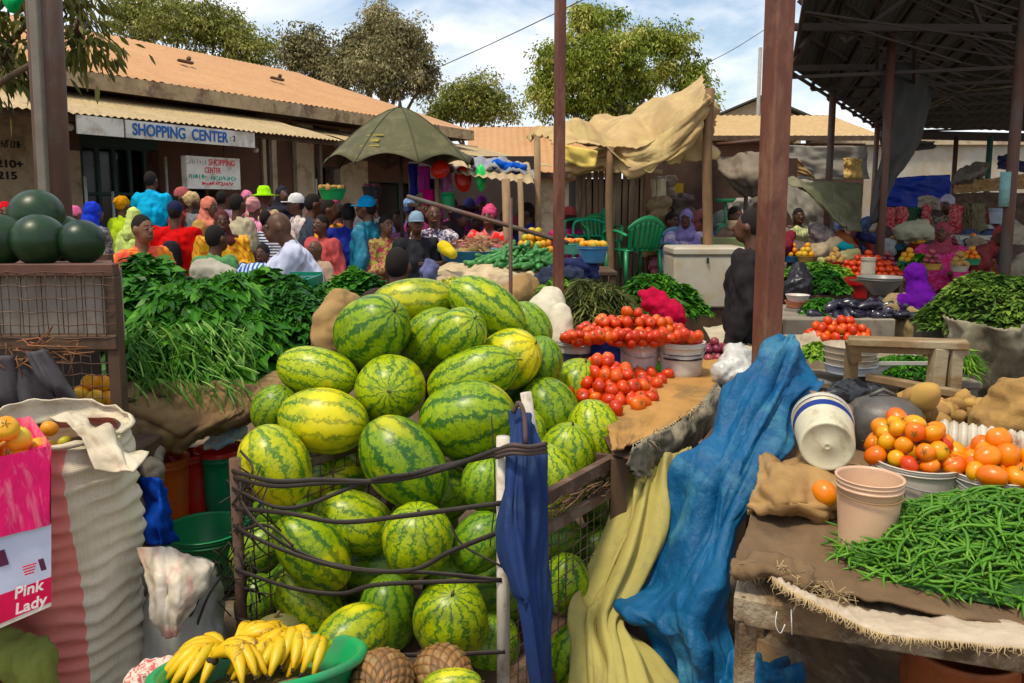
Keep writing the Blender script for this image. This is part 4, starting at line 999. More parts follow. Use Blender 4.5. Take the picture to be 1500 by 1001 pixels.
Mt = Matrix.Translation(V(bc.x, bc.y, bz)+V(0,.03,.02)) @ Euler((R(-17), R(-4.5), 0)).to_matrix().to_4x4() @ Matrix.Translation(-V(bc.x, bc.y, bz))   # the basin leans back
for o in [o for o in sc.objects if o.parent is None and o.name.split('.')[0] in ('plastic_basin', 'banana_bunch', 'basin_lining')]: o.matrix_basis = Mt @ Matrix.Translation(o.location)
PINEF = leafmat('pineapple_leaf', (.05,.07,.03), (.12,.14,.06), (.25,.24,.12))
def pinemat():
    m, nt, bs = nodes('pineapple_skin'); v = coord(nt); a = N(nt, 'ShaderNodeAttribute', attribute_name='tint')
    col = ramp(nt, a.outputs['Fac'], [(0.,(.07,.03,.012)), (.45,(.24,.10,.03)), (.8,(.46,.20,.05)), (1.,(.36,.28,.14))]); col = mixc(nt, noisen(nt, v, 60, 4, .7), col, (.10,.07,.03)); link(nt, col, bs.inputs['Base Color']); bs.inputs['Roughness'].default_value = .6; return m
PINE = pinemat()
def pineapple(x, y, d, a, b_, rx, ry, label):
    c = W(x, y, d); s = mpp(x, y, d); A_, B_ = a*s, b_*s; M = Euler((R(rx), R(ry), 0)).to_matrix(); bb = B(); n = 0; tint = []
    bb.ball((0,0,0), (B_*.95, B_*.95, A_*.97), M, 24, 16); tint += [0]*len(bb.v)
    rows = 13
    for i in range(rows):
        th = PI*(i+.7)/(rows+.6); k = max(5, int(17*math.sin(th)))
        k = 16 if .55 < th < 2.6 else 9
        for j in range(k):
            q = 2*PI*(j+.5*(i%2))/k; nrm = V(math.sin(th)*math.cos(q), math.sin(th)*math.sin(q), math.cos(th)); pp = V(nrm.x*B_, nrm.y*B_, nrm.z*A_)
            t_ = nrm.cross(V(0,0,1)).normalized(); u_ = nrm.cross(t_); w_ = B_*math.sin(th)*PI/k*.98; h_ = A_*PI/rows*.92
            n0 = len(bb.v); P = [pp+t_*w_-nrm*.003, pp+u_*h_-nrm*.003, pp-t_*w_-nrm*.003, pp-u_*h_-nrm*.003]; P2 = [pp+t_*w_*.72+nrm*.0008, pp+u_*h_*.72+nrm*.0008, pp-t_*w_*.72+nrm*.0008, pp-u_*h_*.72+nrm*.0008, pp+nrm*.0020, pp+nrm*.005-u_*h_*.45]
            bb.add([M@p_ for p_ in P+P2], [(0,1,5,4),(1,2,6,5),(2,3,7,6),(3,0,4,7),(4,5,8),(5,6,8),(6,7,9,8),(7,4,8,9)], True); v_ = random.choice((random.uniform(.3,.55), random.uniform(.5,.95))); tint += [v_*.2]*4+[v_]*4+[v_+.15, 1.]
    bb.v = [tuple(Vector(p_)+c) for p_ in bb.v]; rt = empty('pineapple', c-V(0,0,B_*.8), label, 'pineapple', 'pineapples at the bottom edge')
    o = bb.build('fruit', PINE, rt); at = o.data.attributes.new('tint','FLOAT','POINT'); at.data.foreach_set('value', tint)
    P = []; D = []
    for i in range(46): a_ = random.random()*6.28; dd = M@V(math.cos(a_)*random.uniform(.1,.7), math.sin(a_)*random.uniform(.1,.7), 1); P.append(tuple(c+M@V(0,0,A_*.9))); D.append(tuple(dd))
    leaves('leaf_crown', np.array(P), np.array(D), .13, .018, PINEF, rt, droop=.2)
pineapple(560,1000,2.02,50,46,78,8,'dark brown pineapple just right of the green basin'); pineapple(648,992,2.10,52,44,70,65,'orange brown pineapple second from the basin')
cc_ = W(405,935,2.28); b = B(); b.ball(cc_, (.085,.08,.07), nu=24, nv=14); o = b.build('squash', mat('squash_skin', (.16,.15,.05), (.10,.09,.03), 9, .6, .3)); tag(o, 'dull olive round squash between the bananas and the cage', 'squash')
b = B(); b.cap(cc_+V(0,0,.068), .008, cc_+V(.01,0,.085), .006, 6); b.build('stalk', stalkm, o)
# ---------------------------------------------------------------- left foreground
BURL = mat('burlap', (.34,.22,.10), (.25,.15,.06), 5, .95, .9, 260, dirt=(.13,.085,.045), vary=.05, bd=.003)
BURLD = mat('burlap_dark', (.17,.11,.06), (.12,.075,.04), 5, .95, .9, 240, dirt=(.09,.06,.035), vary=.05, bd=.003)
GREYW = mat('grey_board', (.30,.26,.22), (.20,.17,.14), 4, .85, .4, 60, dirt=(.12,.09,.07), stretch=(1,1,.4), vary=0)
# dark round melons on a mesh stand
st = empty('mesh_stand', G(80,620,.6).xy.to_3d(), 'tall rusty mesh stand with grey boards carrying round dark melons', 'stand')
d0 = 3.1; tz = W(80,388,d0).z; xl = W(-40,388,d0).x; xr = W(170,388,d0).x
b = B(); b.bar((xl,d0,tz-.02),(xr,d0,tz-.02),.05,.05,bev=.004); b.bar((xl-.3,d0+.55,tz-.02),(xr-.3,d0+.55,tz-.02),.05,.05); b.add([V(xl,d0,tz-.02),V(xr,d0,tz-.02),V(xr-.3,d0+.55,tz-.02),V(xl-.3,d0+.55,tz-.02)],[(0,1,2,3)],False); b.build('top_rail', mat('rusty_brown_paint', (.13,.06,.045), (.09,.045,.03), 8, .7, .4), st)
zb = W(80,500,d0).z; b = B(); b.bar((xl,d0-.01,zb),(xr,d0-.01,zb),.05,.06,bev=.004); b.build('lower_rail', WOODD, st)
for x_ in (xl, xr-.02):
    for y_ in (d0, d0+.55): b = B(); b.box((x_-(.3 if y_ > d0 else 0),y_,tz/2-.02),(.05,.05,tz-.05),None,.004); b.build('leg', WOODD, st)
b = B()
for i in range(7): b.box((xl+(xr-xl)*(i+.5)/7, d0+.04, (tz+zb)/2), ((xr-xl)/7-.004,.012,tz-zb-.03), Euler((0,random.gauss(0,.006),0)))
b.build('back_board', GREYW, st)
mesh_panel(V(xl,d0-.03,0), V(xr,d0-.03,0), zb+.02, tz-.03, 15, 5, r=.0022, parent=st, wob=.012); mesh_panel(V(xl,d0-.02,0), V(xr,d0-.02,0), .72, zb-.03, 15, 9, r=.002, parent=st, wob=.02)
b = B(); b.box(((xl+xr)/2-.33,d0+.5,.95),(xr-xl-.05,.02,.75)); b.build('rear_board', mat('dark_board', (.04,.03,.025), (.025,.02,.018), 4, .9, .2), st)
b = B(); b.add([V(xl,d0,.70),V(xr,d0,.70),V(xr-.3,d0+.55,.70),V(xl-.3,d0+.55,.70)],[(0,1,2,3)],False); b.build('shelf', WOODD, st)
SUG = melonmat('dark_melon_rind', (.014,.042,.014), (.006,.018,.008), 9, yellow=(.07,.10,.02), ylo=.72)
b = B(); b.ball((0,0,0), 1., nu=36, nv=24); _o = b.build('dark_melon', SUG, origin=(0,0,0)); SM = _o.data; bpy.data.objects.remove(_o); SM.transform(Matrix.Scale(.1,4))
for x, y, r, d, lb in ((54,316,38,3.36,'dark melon on top of the three at the left edge'), (57,354,38,3.16,'middle dark melon of the front row on the mesh stand'), (119,355,33,3.2,'right dark melon nearest the greens on the mesh stand'), (0,358,38,3.16,'left dark melon cut by the picture edge on the mesh stand'), (90,350,34,3.42,'dark melon behind the front row on the mesh stand')):
    c = W(x, y, d); s = r*mpp(x, y, d); c.z = max(c.z, tz+s*.9) if y > 330 else c.z
    o = mkobj('dark_melon', SM); o.location = c; o.scale = (s*10,)*3; o.rotation_euler = (random.gauss(0,.6), random.gauss(0,.6), random.random()*6); tag(o, lb, 'melon', 'round dark melons on the mesh stand'); 
# grey cloths hanging in front of the stand
GC = mat('grey_umbrella_cloth', (.06,.055,.06), (.035,.03,.035), 4, .7, .3, vary=0)
for i, (pts, lb) in enumerate((([(5,528),(60,522),(98,640)], 'dark grey cloth strip slanting down in front of the mesh stand'), ([(-20,520),(22,520),(45,640)], 'dark grey cloth hanging at the left edge below the boards'), ([(40,515),(68,512),(125,600)], 'narrow grey brown cloth slanting towards the oranges'))):
    a, b_, c_ = [W(x, y, 2.98-.03*i) for x, y in pts]; dd = c_-b_
    o = sheet('grey_cloth', [[a, a.lerp(b_, .5)+V(0,-.02,0), b_], [a+dd*.5+V(-.01,-.03,0), a.lerp(b_, .5)+dd*.5+V(0,-.04,0), b_+dd*.5], [a+dd*.95, a.lerp(c_, .5)+V(0,0,-.06), c_]], GC, 16, 20, .02, (3,1), .005, seed=i*3); tag(o, lb, 'cloth')
b = B(); 
for i in range(26): p = W(random.uniform(0,100), random.uniform(500,530), 2.96); b.tube([p, p+V(random.gauss(.03,.05), random.gauss(-.02,.02), random.gauss(0,.02)), p+V(random.gauss(.05,.08), -.02, random.gauss(-.03,.04))], .0025, 4)
tag(b.build('dry_twigs', mat('twig_orange', (.30,.12,.05), (.15,.08,.04))), 'tangle of dry reddish twigs under the lower rail of the mesh stand', 'twigs', kind='stuff')
# fruit meshes
def fruitmat(name, c1, c2, c3, rough=.32, sc1=9):
    m, nt, bs = nodes(name); tc = N(nt, 'ShaderNodeTexCoord'); oi = N(nt, 'ShaderNodeObjectInfo'); off = N(nt, 'ShaderNodeVectorMath', operation='ADD'); link(nt, tc.outputs['Object'], off.inputs[0])
    cb = N(nt, 'ShaderNodeCombineXYZ'); link(nt, mth(nt, 'MULTIPLY', oi.outputs['Random'], 9.), cb.inputs[0]); link(nt, mth(nt, 'MULTIPLY', oi.outputs['Random'], 31.), cb.inputs[1]); link(nt, cb.outputs[0], off.inputs[1])
    f = mth(nt, 'ADD', mth(nt, 'MULTIPLY', noisen(nt, off.outputs[0], sc1, 2, .5), .75), mth(nt, 'MULTIPLY', oi.outputs['Random'], .3)); col = ramp(nt, f, [(.3,c1),(.52,c2),(.72,c3)]); link(nt, col, bs.inputs['Base Color']); bs.inputs['Roughness'].default_value = rough; bs.inputs['Specular IOR Level'].default_value = .45
    MC[name] = m; return m
TOM = fruitmat('tomato_red', (.42,.035,.015), (.56,.06,.02), (.62,.15,.03)); TOMO = fruitmat('tomato_orange', (.62,.11,.012), (.70,.22,.02), (.64,.34,.035))
ORG = fruitmat('orange_fruit', (.62,.20,.02), (.62,.30,.03), (.40,.36,.04), .5); APP = fruitmat('apple_red_yellow', (.60,.09,.02), (.66,.28,.03), (.62,.48,.06), .3)
CAL = mat('calyx_green', (.05,.12,.02), None, 20, .7, .2, vary=0)
def fruitmesh(name, m, r, sz=.85, lob=.05, n=14, dent=.12, lobes=5, ph=0):
    b = B(); vs = []; nv = 10
    for i in range(nv+1):
        th = PI*i/nv
        for k in range(n):
            q = 2*PI*k/n; l = 1+lob*math.cos(q*lobes+ph)*math.sin(th)**2; z = math.cos(th)*sz; z -= dent*max(0, math.cos(th))**6; vs.append(V(math.sin(th)*math.cos(q)*l, math.sin(th)*math.sin(q)*l, z)*r)
    b.add(vs, [(i*n+k, (i+1)*n+k, (i+1)*n+(k+1)%n, i*n+(k+1)%n) for i in range(nv) for k in range(n)]); o = b.build(name, m, origin=(0,0,0)); me = o.data; bpy.data.objects.remove(o); return me
b = B()
for k in range(5): a = k*1.2566; b.add([V(0,0,.026), V(math.cos(a-.25)*.006, math.sin(a-.25)*.006, .029), V(math.cos(a)*.017, math.sin(a)*.017, .0285), V(math.cos(a+.25)*.006, math.sin(a+.25)*.006, .029)], [(0,1,2,3)])
b.tube([V(0,0,.026), V(.001,.001,.036)], .0016, 5); _o = b.build('calyx', CAL, origin=(0,0,0)); CALM = _o.data; bpy.data.objects.remove(_o)
TM = [fruitmesh('tomato', TOM, .034, .84, .05, ph=i) for i in range(3)]; TO = [fruitmesh('tomato', TOMO, .034, s, .035, ph=i) for i, s in enumerate((.84,.9,1.3))]; OM = [fruitmesh('orange', ORG, .036, .95, .01, dent=.05)]; AM = [fruitmesh('apple', APP, .037, .9, .02, dent=.15)]
def fruit(me, p, s, name, label, cat, group, cal=True):
    o = mkobj(name, me); o.location = p; o.scale = (s*random.uniform(.95,1.05), s*random.uniform(.95,1.05), s*random.uniform(.93,1.05)); o.rotation_euler = (random.gauss(0,.9), random.gauss(0,.9), random.random()*6)
    tag(o, label, cat, group)
    if cal: mkobj('calyx', CALM, o)
    return o
def heap(c, rx, ry, h, dia, rot=0, flat=.0, maxn=999):
    """resting places of round fruit in a heap; those buried inside are left out"""
    P = []; lay = 0; z = 0; dz = dia*.74
    while z < h+1e-6:
        f = 1-(z/h) if h > 0 else 1; f = max(0, f)**(.75); ax, ay = rx*f+.001, ry*f+.001; oy = (lay%2)*dia*.5
        ny = int(ay/(dia*.87))+1
        for j in range(-ny, ny+1):
            y = j*dia*.87+oy*.3
            for i in range(-int(ax/dia)-1, int(ax/dia)+2):
                x = i*dia+(j%2)*dia*.5+oy
                rr = math.hypot(x/ax, y/ay)
                if rr > 1: continue
                nf = max(0, 1-((z+dz)/h))**.75 if h > 0 else 0
                inner = nf > 0 and math.hypot(x/(rx*nf+1e-6), y/(ry*nf+1e-6)) < .72
                if inner: continue
                P.append(V(x+random.gauss(0,dia*.08), y+random.gauss(0,dia*.08), z+random.gauss(0,dia*.04)))
        lay += 1; z += dz
    ca, sa = math.cos(rot), math.sin(rot); return [Vector(c)+V(p.x*ca-p.y*sa, p.x*sa+p.y*ca, p.z+dia*.45) for p in P][:maxn]
for x, y, d, c in ((132,560,3.25,0),(150,562,3.3,0),(118,578,3.22,0),(140,584,3.2,0),(158,585,3.28,1),(126,600,3.18,1),(146,606,3.2,0),(108,592,3.2,1),(160,608,3.3,0)):
    fruit(OM[0], W(x, y, d), 1.05, 'orange', 'orange lying in the shade behind the mesh under the boards', 'orange', 'oranges behind the mesh stand', False)
for x, y in ((140,618),(158,622),(150,632)): fruit(TM[0], W(x, y, 3.15), 1.3, 'tomato', 'red fruit below the oranges behind the mesh stand', 'fruit', 'red fruits behind the mesh stand', False)
b = B(); b.box((W(135,640,3.25).x,3.25,W(135,655,3.25).z-.1),(.42,.4,.2),None,.01); tag(b.build('wooden_crate', WOODD), 'small dark crate holding the oranges behind the mesh', 'crate')
# large white sack with a pink stripe
def sackmat():
    m, nt, bs = nodes('woven_sack'); v = coord(nt); sx = N(nt, 'ShaderNodeSeparateXYZ'); link(nt, v, sx.inputs[0])
    f = mth(nt, 'LESS_THAN', mth(nt, 'ADD', sx.outputs['X'], mth(nt, 'MULTIPLY', sx.outputs['Z'], .05)), .225)
    n = noisen(nt, v, 6, 5, .7); wh = mixc(nt, n, (.72,.66,.54), (.50,.44,.32)); pk = mixc(nt, n, (.72,.20,.18), (.58,.22,.18)); col = mixc(nt, f, wh, pk)
    col = mixc(nt, ramp(nt, noisen(nt, coord(nt,'Object',(30,30,1)), 7, 3, .6), [(.45,0.),(.7,.3)]), col, (.30,.26,.18)); link(nt, col, bs.inputs['Base Color']); bs.inputs['Roughness'].default_value = .6
    tcm = coord(nt,'Object',(1,1,1)); w1 = N(nt,'ShaderNodeTexWave'); w1.bands_direction='Z'; w1.inputs['Scale'].default_value = 60; link(nt, tcm, w1.inputs['Vector']); bumpn(nt, bs, w1.outputs['Fac'], .25, .002); return m
SACKM = sackmat(); sc0 = W(118,1000,2.62); sr = .228
b = B(); NZ = 110; z1_ = W(118,648,2.5).z; Gd = []
for j in range(NZ):
    z = z1_*j/(NZ-1); row = []
    for k in range(56):
        q = 2*PI*k/56; ph = z*2*PI/.056+3.6*noise.noise(V(math.cos(q)*1.5, math.sin(q)*1.5, z*4)); rib = .0105*(1-abs(math.sin(ph/2)))*(.35+1.3*noise.noise(V(math.cos(q)*2, math.sin(q)*2, z*9))+.5)-.006
        r = sr*(1-.05*(z/z1_)**2+.02*math.sin(z*9))+rib*1.3+.024*noise.noise(V(math.cos(q)*2, math.sin(q)*2, z*4))+.006*noise.noise(V(math.cos(q)*9, math.sin(q)*9, z*30)); top = max(0, (z-z1_+.07)/.07); r *= (1-.16*top**2)
        row.append(V(sc0.x+r*math.cos(q), sc0.y+r*math.sin(q)*.95, z+.012*math.sin(q*2)*z/z1_))
    Gd.append(row)
sk = empty('grain_sack', (sc0.x-.075, sc0.y, 0), 'tall white woven sack with a pink side stripe and rolled open top', 'sack')
b.grid(Gd, closed=True); b.add(Gd[0], [tuple(range(55,-1,-1))]); b.build('sack_body', SACKM, sk)
cz = z1_; rim = []       # loose mouth of the sack, high at the back left
for j, (f, dz) in enumerate(((.84,0),(.92,.02),(.98,.05),(1.0,.09),(.92,.12))):
    row = []
    for k in range(56):
        q = 2*PI*k/56; up_ = .5+.5*math.cos(q-2.5); nn = noise.noise(V(math.cos(q)*3, math.sin(q)*3, j*.7)); row.append(V(sc0.x+sr*f*math.cos(q)*(1+.05*nn), sc0.y+sr*.95*f*math.sin(q)*(1+.05*nn), cz-.005+dz*(.15+.6*up_**2)+.02*nn*(j>0)))
    rim.append(row)
b = B(); b.grid(rim, closed=True); SKW2 = mat('woven_white', (.62,.55,.42), (.42,.36,.26), 6, .65, .5, 160, dirt=(.30,.25,.17), vary=0); o = b.build('sack_mouth', SKW2, sk); md = o.modifiers.new('t','SOLIDIFY'); md.thickness = .006
o = sheet('folded_flap', [[W(85,600,2.62),W(118,640,2.50),W(140,690,2.40)],[W(105,615,2.66),W(160,640,2.52),W(200,680,2.42)],[W(118,622,2.74),W(180,650,2.66),W(214,672,2.56)]], SKW2, 40, 40, .015, (3,3), .005, parent=sk, seed=4, crease=.03)
for i, (x, y, z) in enumerate(((72,628,0),(74,655,0),(88,662,0),(60,645,0),(95,648,0),(84,676,0))):
    fruit(OM[0], W(x, y, 2.5+.02*i), .62 if i else .8, 'passion_fruit', 'small yellow fruit in the mouth of the tall striped sack', 'fruit', 'yellow fruits in the sack mouth', False)
b = B(); b.lathe([(.001,.0),(sr*.8,.0)], (sc0.x,sc0.y,cz-.03), 24); b.build('sack_filling', BURLD, sk)
# pink fruit box on the knee at the left edge
PINK = mat('pink_film', (.72,.015,.16), (.60,.02,.14), 9, .22, .7, 22, dirt=(.80,.35,.42), stretch=(1,1,.35), spec=.7, vary=0, bd=.01); PINKC = mat('pink_card', (.70,.012,.10), None, 6, .5, .1, vary=0); LBLU = mat('pale_blue_card', (.55,.60,.74), (.50,.55,.70), 6, .5, .1, vary=0)
bx = empty('fruit_box', W(20,900,2.02), 'bright pink fruit box with a pale blue band at the left edge', 'box')
def wq(x, y, d): return W(x, y, d)
TL, TR_, MR, BR_, BR2 = (wq(-60,668,2.02), wq(76,652,2.10), wq(74,768,2.10), wq(73,845,2.10), wq(72,885,2.10))
def band(ya, yb, yc, yd, m, nm, off=0, x0=-60):
    b = B(); a = W(x0, ya, 2.02-off); b_ = W(75, yb, 2.10-off); c_ = W(75, yd, 2.10-off); d_ = W(x0, yc, 2.02-off); bk = V(-.24,.30,0)
    n = 14; gr = [[a.lerp(b_, i/n).lerp(d_.lerp(c_, i/n), j/n) for i in range(n+1)] for j in range(n+1)]
    if 'film' in nm: gr = [[p+V(0,-.006-.010*abs(noise.noise(V(p.x*22, p.z*9, 3))),0) for p in r_] for r_ in gr]
    b.grid(gr)
    b.add([a, b_, c_, d_, a+bk, b_+bk, c_+bk, d_+bk], [(5,1,2,6),(4,5,6,7),(0,4,7,3)], False); return b.build(nm, m, bx)
band(682,652,800,768,PINK,'plastic_film'); band(800,768,893,845,LBLU,'blue_band',-.004); band(893,845,940,882,PINKC,'pink_band',-.004)
b = B(); b.bar(W(-60,942,2.03), W(74,884,2.11), .012, .012); b.build('white_edge', WHITEB, bx)
b = B(); bk = V(-.23,.29,0); a, b_, c_, d_ = W(-60,700,2.04), W(73,668,2.12), W(73,668,2.12)+bk, W(-60,700,2.04)+bk; b.add([a,b_,c_,d_],[(0,1,2,3)],False); b.build('box_floor', PINKC, bx)
WH = mat('print_white', (.8,.74,.74), None, 5, .6, 0, vary=0)
fr_ = W(75,800,2.10)-W(-60,815,2.02); fr_.z = 0; ub = fr_.normalized(); nb_ = V(ub.y,-ub.x,0)
def btext(s, size, x, y, m, shear=.35, d=2.075, bold=.0008):
    c = W(x, y, d)-nb_*(-.012)*1; M = Matrix((ub+V(0,0,.0), V(0,0,1), nb_)).transposed().to_4x4(); M.translation = c; M = M @ Matrix.Rotation(R(12), 4, 'Z'); text(s, size, M, m, bx, shear=shear, ext=.001, bold=bold)
btext('Pink', .042, 41, 862, WH, d=2.065); btext('Lady', .042, 44, 884, WH, d=2.065)
for x, y, w_, h_ in ((3,816,14,24),(63,825,7,18)): b = B(); c = W(x, y, 2.068); s = mpp(x, y, 2.05); b.box(c+nb_*.01, (w_*s,.003,h_*s), Euler((0,R(-10),math.atan2(ub.y,ub.x)))); b.build('printed_block', mat('print_dark', (.10,.02,.06)), bx)
b = B()
for i in range(4):
    c = W(44, 826+i*4, 2.068); s = mpp(44, 826, 2.05); b.box(c+nb_*.01, ((18-2*i)*s,.003,1.6*s), Euler((0,R(-10),math.atan2(ub.y,ub.x))))
b.build('printed_line', REDP, bx)
for i, (x, y) in enumerate(((8,628),(28,644),(2,652),(-10,636),(14,662),(42,656),(-22,656),(28,668),(56,658))):
    fruit(AM[0], W(x, y, 2.14+.05*(i%3)), 1.0 if i < 3 else .9, 'apple', 'red and yellow fruit on top of the pink box', 'fruit', 'fruits on the pink box')
# seated person in olive trousers under the box
OLIV = mat('olive_trousers', (.20,.22,.05), (.13,.15,.035), 5, .85, .6, 90, vary=0)
hp_ = V(-1.62, 2.32, .60); 
rt = empty('person', (-1.6,2.3,0), 'seated person at the left edge in olive green trousers, only knee and shin visible', 'person')
kn = W(45,960,2.22); k2 = W(35,950,2.05)
b = B(); kn = V(W(52,965,2.2).x, 2.2, W(52,955,2.2).z-.03); hpv = kn+V(-.44,.12,.02)
hd = hpv+V(-.05,.15,.72); b.ball(hd,(.075,.09,.105)); b.cap(hd-V(0,0,.08),.05,hd-V(0,0,.16),.05); b.cap(hpv+V(0,.1,.12),.14,hpv+V(0,.12,.45),.15); b.cap(hpv+V(-.16,.12,.5),.06,hpv+V(.16,.12,.5),.06); b.cap(hpv+V(.17,.12,.5),.05,hpv+V(.2,-.02,.25),.04); b.cap(hpv+V(.2,-.02,.25),.04,hpv+V(.25,-.22,.3),.03)
for s in (0, -.18):
    b.cap(hpv+V(s*.6,s,0),.06,kn+V(s,0,0)+V(0,s*.5,0),.045); b.cap(kn+V(s,s*.5,0),.04,V(kn.x+.0+s,kn.y-.05+s*.5,.08),.035); b.cap(V(kn.x+s,kn.y-.05+s*.5,.06),.035,V(kn.x+s,kn.y-.25+s*.5,.05),.03)
for i in range(4): b.cap(hpv+V(.25,-.22,.3)+V((i-1.5)*.018,0,0),.009,hpv+V(.25,-.22,.3)+V((i-1.5)*.02,-.09,-.02),.008,6)
remesh(b.build('body', SKIN, rt), .014, 2)
b = B(); b.cap(hpv+V(0,.1,.1),.155,hpv+V(0,.12,.47),.165); b.cap(hpv+V(-.17,.12,.5),.07,hpv+V(.17,.12,.5),.07); b.cap(hpv+V(.17,.12,.5),.062,hpv+V(.2,-.02,.25),.052); remesh(b.build('shirt', fab((.2,.2,.25)), rt), .016, 2, .006)
b = B()
for s in (0, -.18): b.cap(hpv+V(s*.6,s,0),.085,kn+V(s,s*.5,0),.066); b.cap(kn+V(s,s*.5,0),.066,V(kn.x+s-.01,kn.y-.03+s*.5,.14),.058)
b.cap(hpv,.12,hpv+V(-.1,-.1,0),.12); remesh(b.build('trousers', OLIV, rt), .009, 2, .016, (26,12,7))
b = B()
for s in (0,-.18): b.cap(V(kn.x+s,kn.y-.03+s*.5,.045),.045,V(kn.x+s,kn.y-.25+s*.5,.04),.04)
b.build('shoe', SHOE, rt); b = B(); b.ball(hd+V(0,.01,.02),(.08,.095,.1)); b.build('hair', HAIR, rt)
b = B(); b.box((hpv.x-.05,hpv.y+.08,(hpv.z-.11)/2),(.4,.38,hpv.z-.11),None,.02); tag(b.build('wooden_stool', WOODD), 'low wooden seat under the person at the left edge', 'stool')
# ---------------------------------------------------------------- greens table at left
tb_ = empty('greens_table', (-1.6,4.3,0), 'long low table heaped with leafy greens and draped in burlap', 'table')
A1 = G(178,588,.86); B1 = G(425,560,.86); 
b = B(); b.add([V(A1.x-.1,A1.y,.85),V(B1.x,B1.y,.85),V(-.95,5.3,.85),V(-2.7,5.3,.85)],[(0,1,2,3)],False); b.add([V(A1.x-.1,A1.y,.80),V(B1.x,B1.y,.80),V(-.95,5.3,.80),V(-2.7,5.3,.80)],[(3,2,1,0)],False); b.build('table_top', WOODD, tb_)
for p in ((A1.x,A1.y+.1),(B1.x-.1,B1.y+.1),(-1.0,5.2),(-2.6,5.2)): b = B(); b.box((p[0],p[1],.4),(.06,.06,.8)); b.build('leg', WOODD, tb_)
o = sheet('burlap_cloth', [[G(170,560,.89),G(250,560,.90),G(340,552,.92),G(430,530,.92)],[W(172,592,3.55),W(250,592,3.52),W(340,582,3.56),W(425,556,3.7)],[W(178,622,3.50),W(250,632,3.44),W(330,620,3.48),W(405,590,3.66)],[W(185,655,3.54),W(245,668,3.50),W(310,650,3.55),W(385,615,3.72)]], mat('burlap_brown', (.26,.17,.08), (.17,.11,.05), 5, .95, .9, 260, dirt=(.11,.07,.04), vary=.05, bd=.003), 80, 44, .02, (5,2.5), .008, seed=11, edge=.01, ridge=.035); tag(o, 'brown burlap sagging off the front of the greens table', 'burlap')
LV = leafmat('greens_leaf', (.012,.055,.006), (.035,.15,.013), (.13,.33,.035), .42, .25); LV2 = leafmat('greens_leaf_dark', (.014,.06,.010), (.03,.13,.016), (.09,.25,.035), .42, .2); STM = leafmat('greens_stem', (.03,.10,.012), (.07,.20,.025), (.25,.40,.10), .5, .1)
greenheap('leafy_greens', G(265,565,.86)+V(0,.46,0), .56, .55, .48, 4800, .125, .046, LV, 'big heap of long green leaves with pale stems nearest the mesh stand', spread=1.1, flow=(.25,-.45,-.25))
greenheap('leafy_greens', G(398,548,.86)+V(.0,.42,0), .40, .48, .44, 4600, .075, .038, LV2, 'heap of small dark green leaves right of the long leaved greens')
greenheap('leafy_greens', W(210,440,4.6)-V(0,0,.40), .60, .4, .60, 2300, .13, .065, LV2, 'dark heap of broad leaves at the back left behind the long greens', spread=.9)
greenheap('leafy_greens', W(370,440,4.7)-V(0,0,.36), .46, .35, .52, 1700, .12, .07, LV, 'heap of jagged bright leaves behind the small dark greens', spread=1., up=.6)
P = []; D = []
for i in range(420):    # cut stems lying forward over the front of the heap
    x = random.uniform(195,370); y = random.uniform(470,572); d = 3.60+.0016*(572-y)*1.6; p = W(x, y, d); P.append(tuple(p+V(0,-.03-.05*random.random(),.015))); D.append((random.gauss(.55,.45), random.gauss(-.35,.2), random.gauss(-.45,.3)))
o = leaves('cut_stems', np.array(P), np.array(D), rng.uniform(.05,.14,420), .007, STM, droop=.2, wid=(.9,1,.9,.6)); tag(o, 'pale cut stems spread over the front of the long greens', 'vegetable stems', kind='stuff')
# things under the greens table
def bucket(x, y, d, w_, h_, col, label, lid=None, rim=True, taper=.82, z0=None, name='bucket', M=None, group=None, cat='bucket', dirty=True, handle=False):
    """x, y: centre of its base; w_, h_: width at the rim and height in photo pixels"""
    c = W(x, y, d) if z0 is None else G(x, y, z0); s = mpp(x, y, c.y); r = w_*s/2; h = h_*s*1.02; rt = empty(name, c, label, cat, group); b = B()
    pr = [(r*taper,0),(r*taper+.003,.004)]
    for i in range(1,7): pr.append((r*(taper+(.97-taper)*i/6), h*.86*i/6))
    pr += [(r*1.01,h*.865),(r*1.01,h*.885),(r*.975,h*.89),(r*.975,h*.925),(r*1.01,h*.93),(r*1.01,h*.95),(r*.98,h*.955),(r*.985,h*.985),(r*1.03,h*.99),(r*1.03,h),(r*.95,h),(r*.94,h*.97),(r*taper*.95,.01),(.001,.01)]
    b.lathe(pr, c, 28, M, cap0=True); b.build('shell', plastic(col, dirty), rt)
    if handle:
        hb = B(); q = [V(r*1.03*math.cos(a), -r*1.03*abs(math.sin(a))*.98, h*.9-abs(math.sin(a))*h*.33) for a in np.linspace(0, PI, 15)]; hb.tube([c+(M@p if M is not None else p) for p in q], .0028, 6); hb.build('handle', mat('handle_wire', (.3,.3,.3), None, 8, .4, 0, .8), rt)
    if lid: lb = B(); lb.lathe([(r*1.06,h*.96),(r*1.06,h*1.03),(r*.98,h*1.05),(.001,h*1.05)], c, 28, M); lb.build('lid', plastic(lid), rt)
    return rt, c, r, h
bucket(326,742,3.95,68,84,(.0,.22,.10),'green bucket with a red lid in the shade under the burlap',lid=(.55,.03,.02))
rt, c, r, h = bucket(248,760,3.75,64,92,(.55,.12,.02),'orange red bucket with a yellow label under the burlap')
rt, c, r, h = bucket(278,752,3.85,48,90,(.42,.02,.015),'red tin with a yellow and green label beside the orange bucket', name='tin', cat='tin', taper=.98)
b = B(); 
for zf0, zf1, m_ in ((.25,.42,'y'),(.42,.56,'g'),(.56,.78,'y')):
    pass
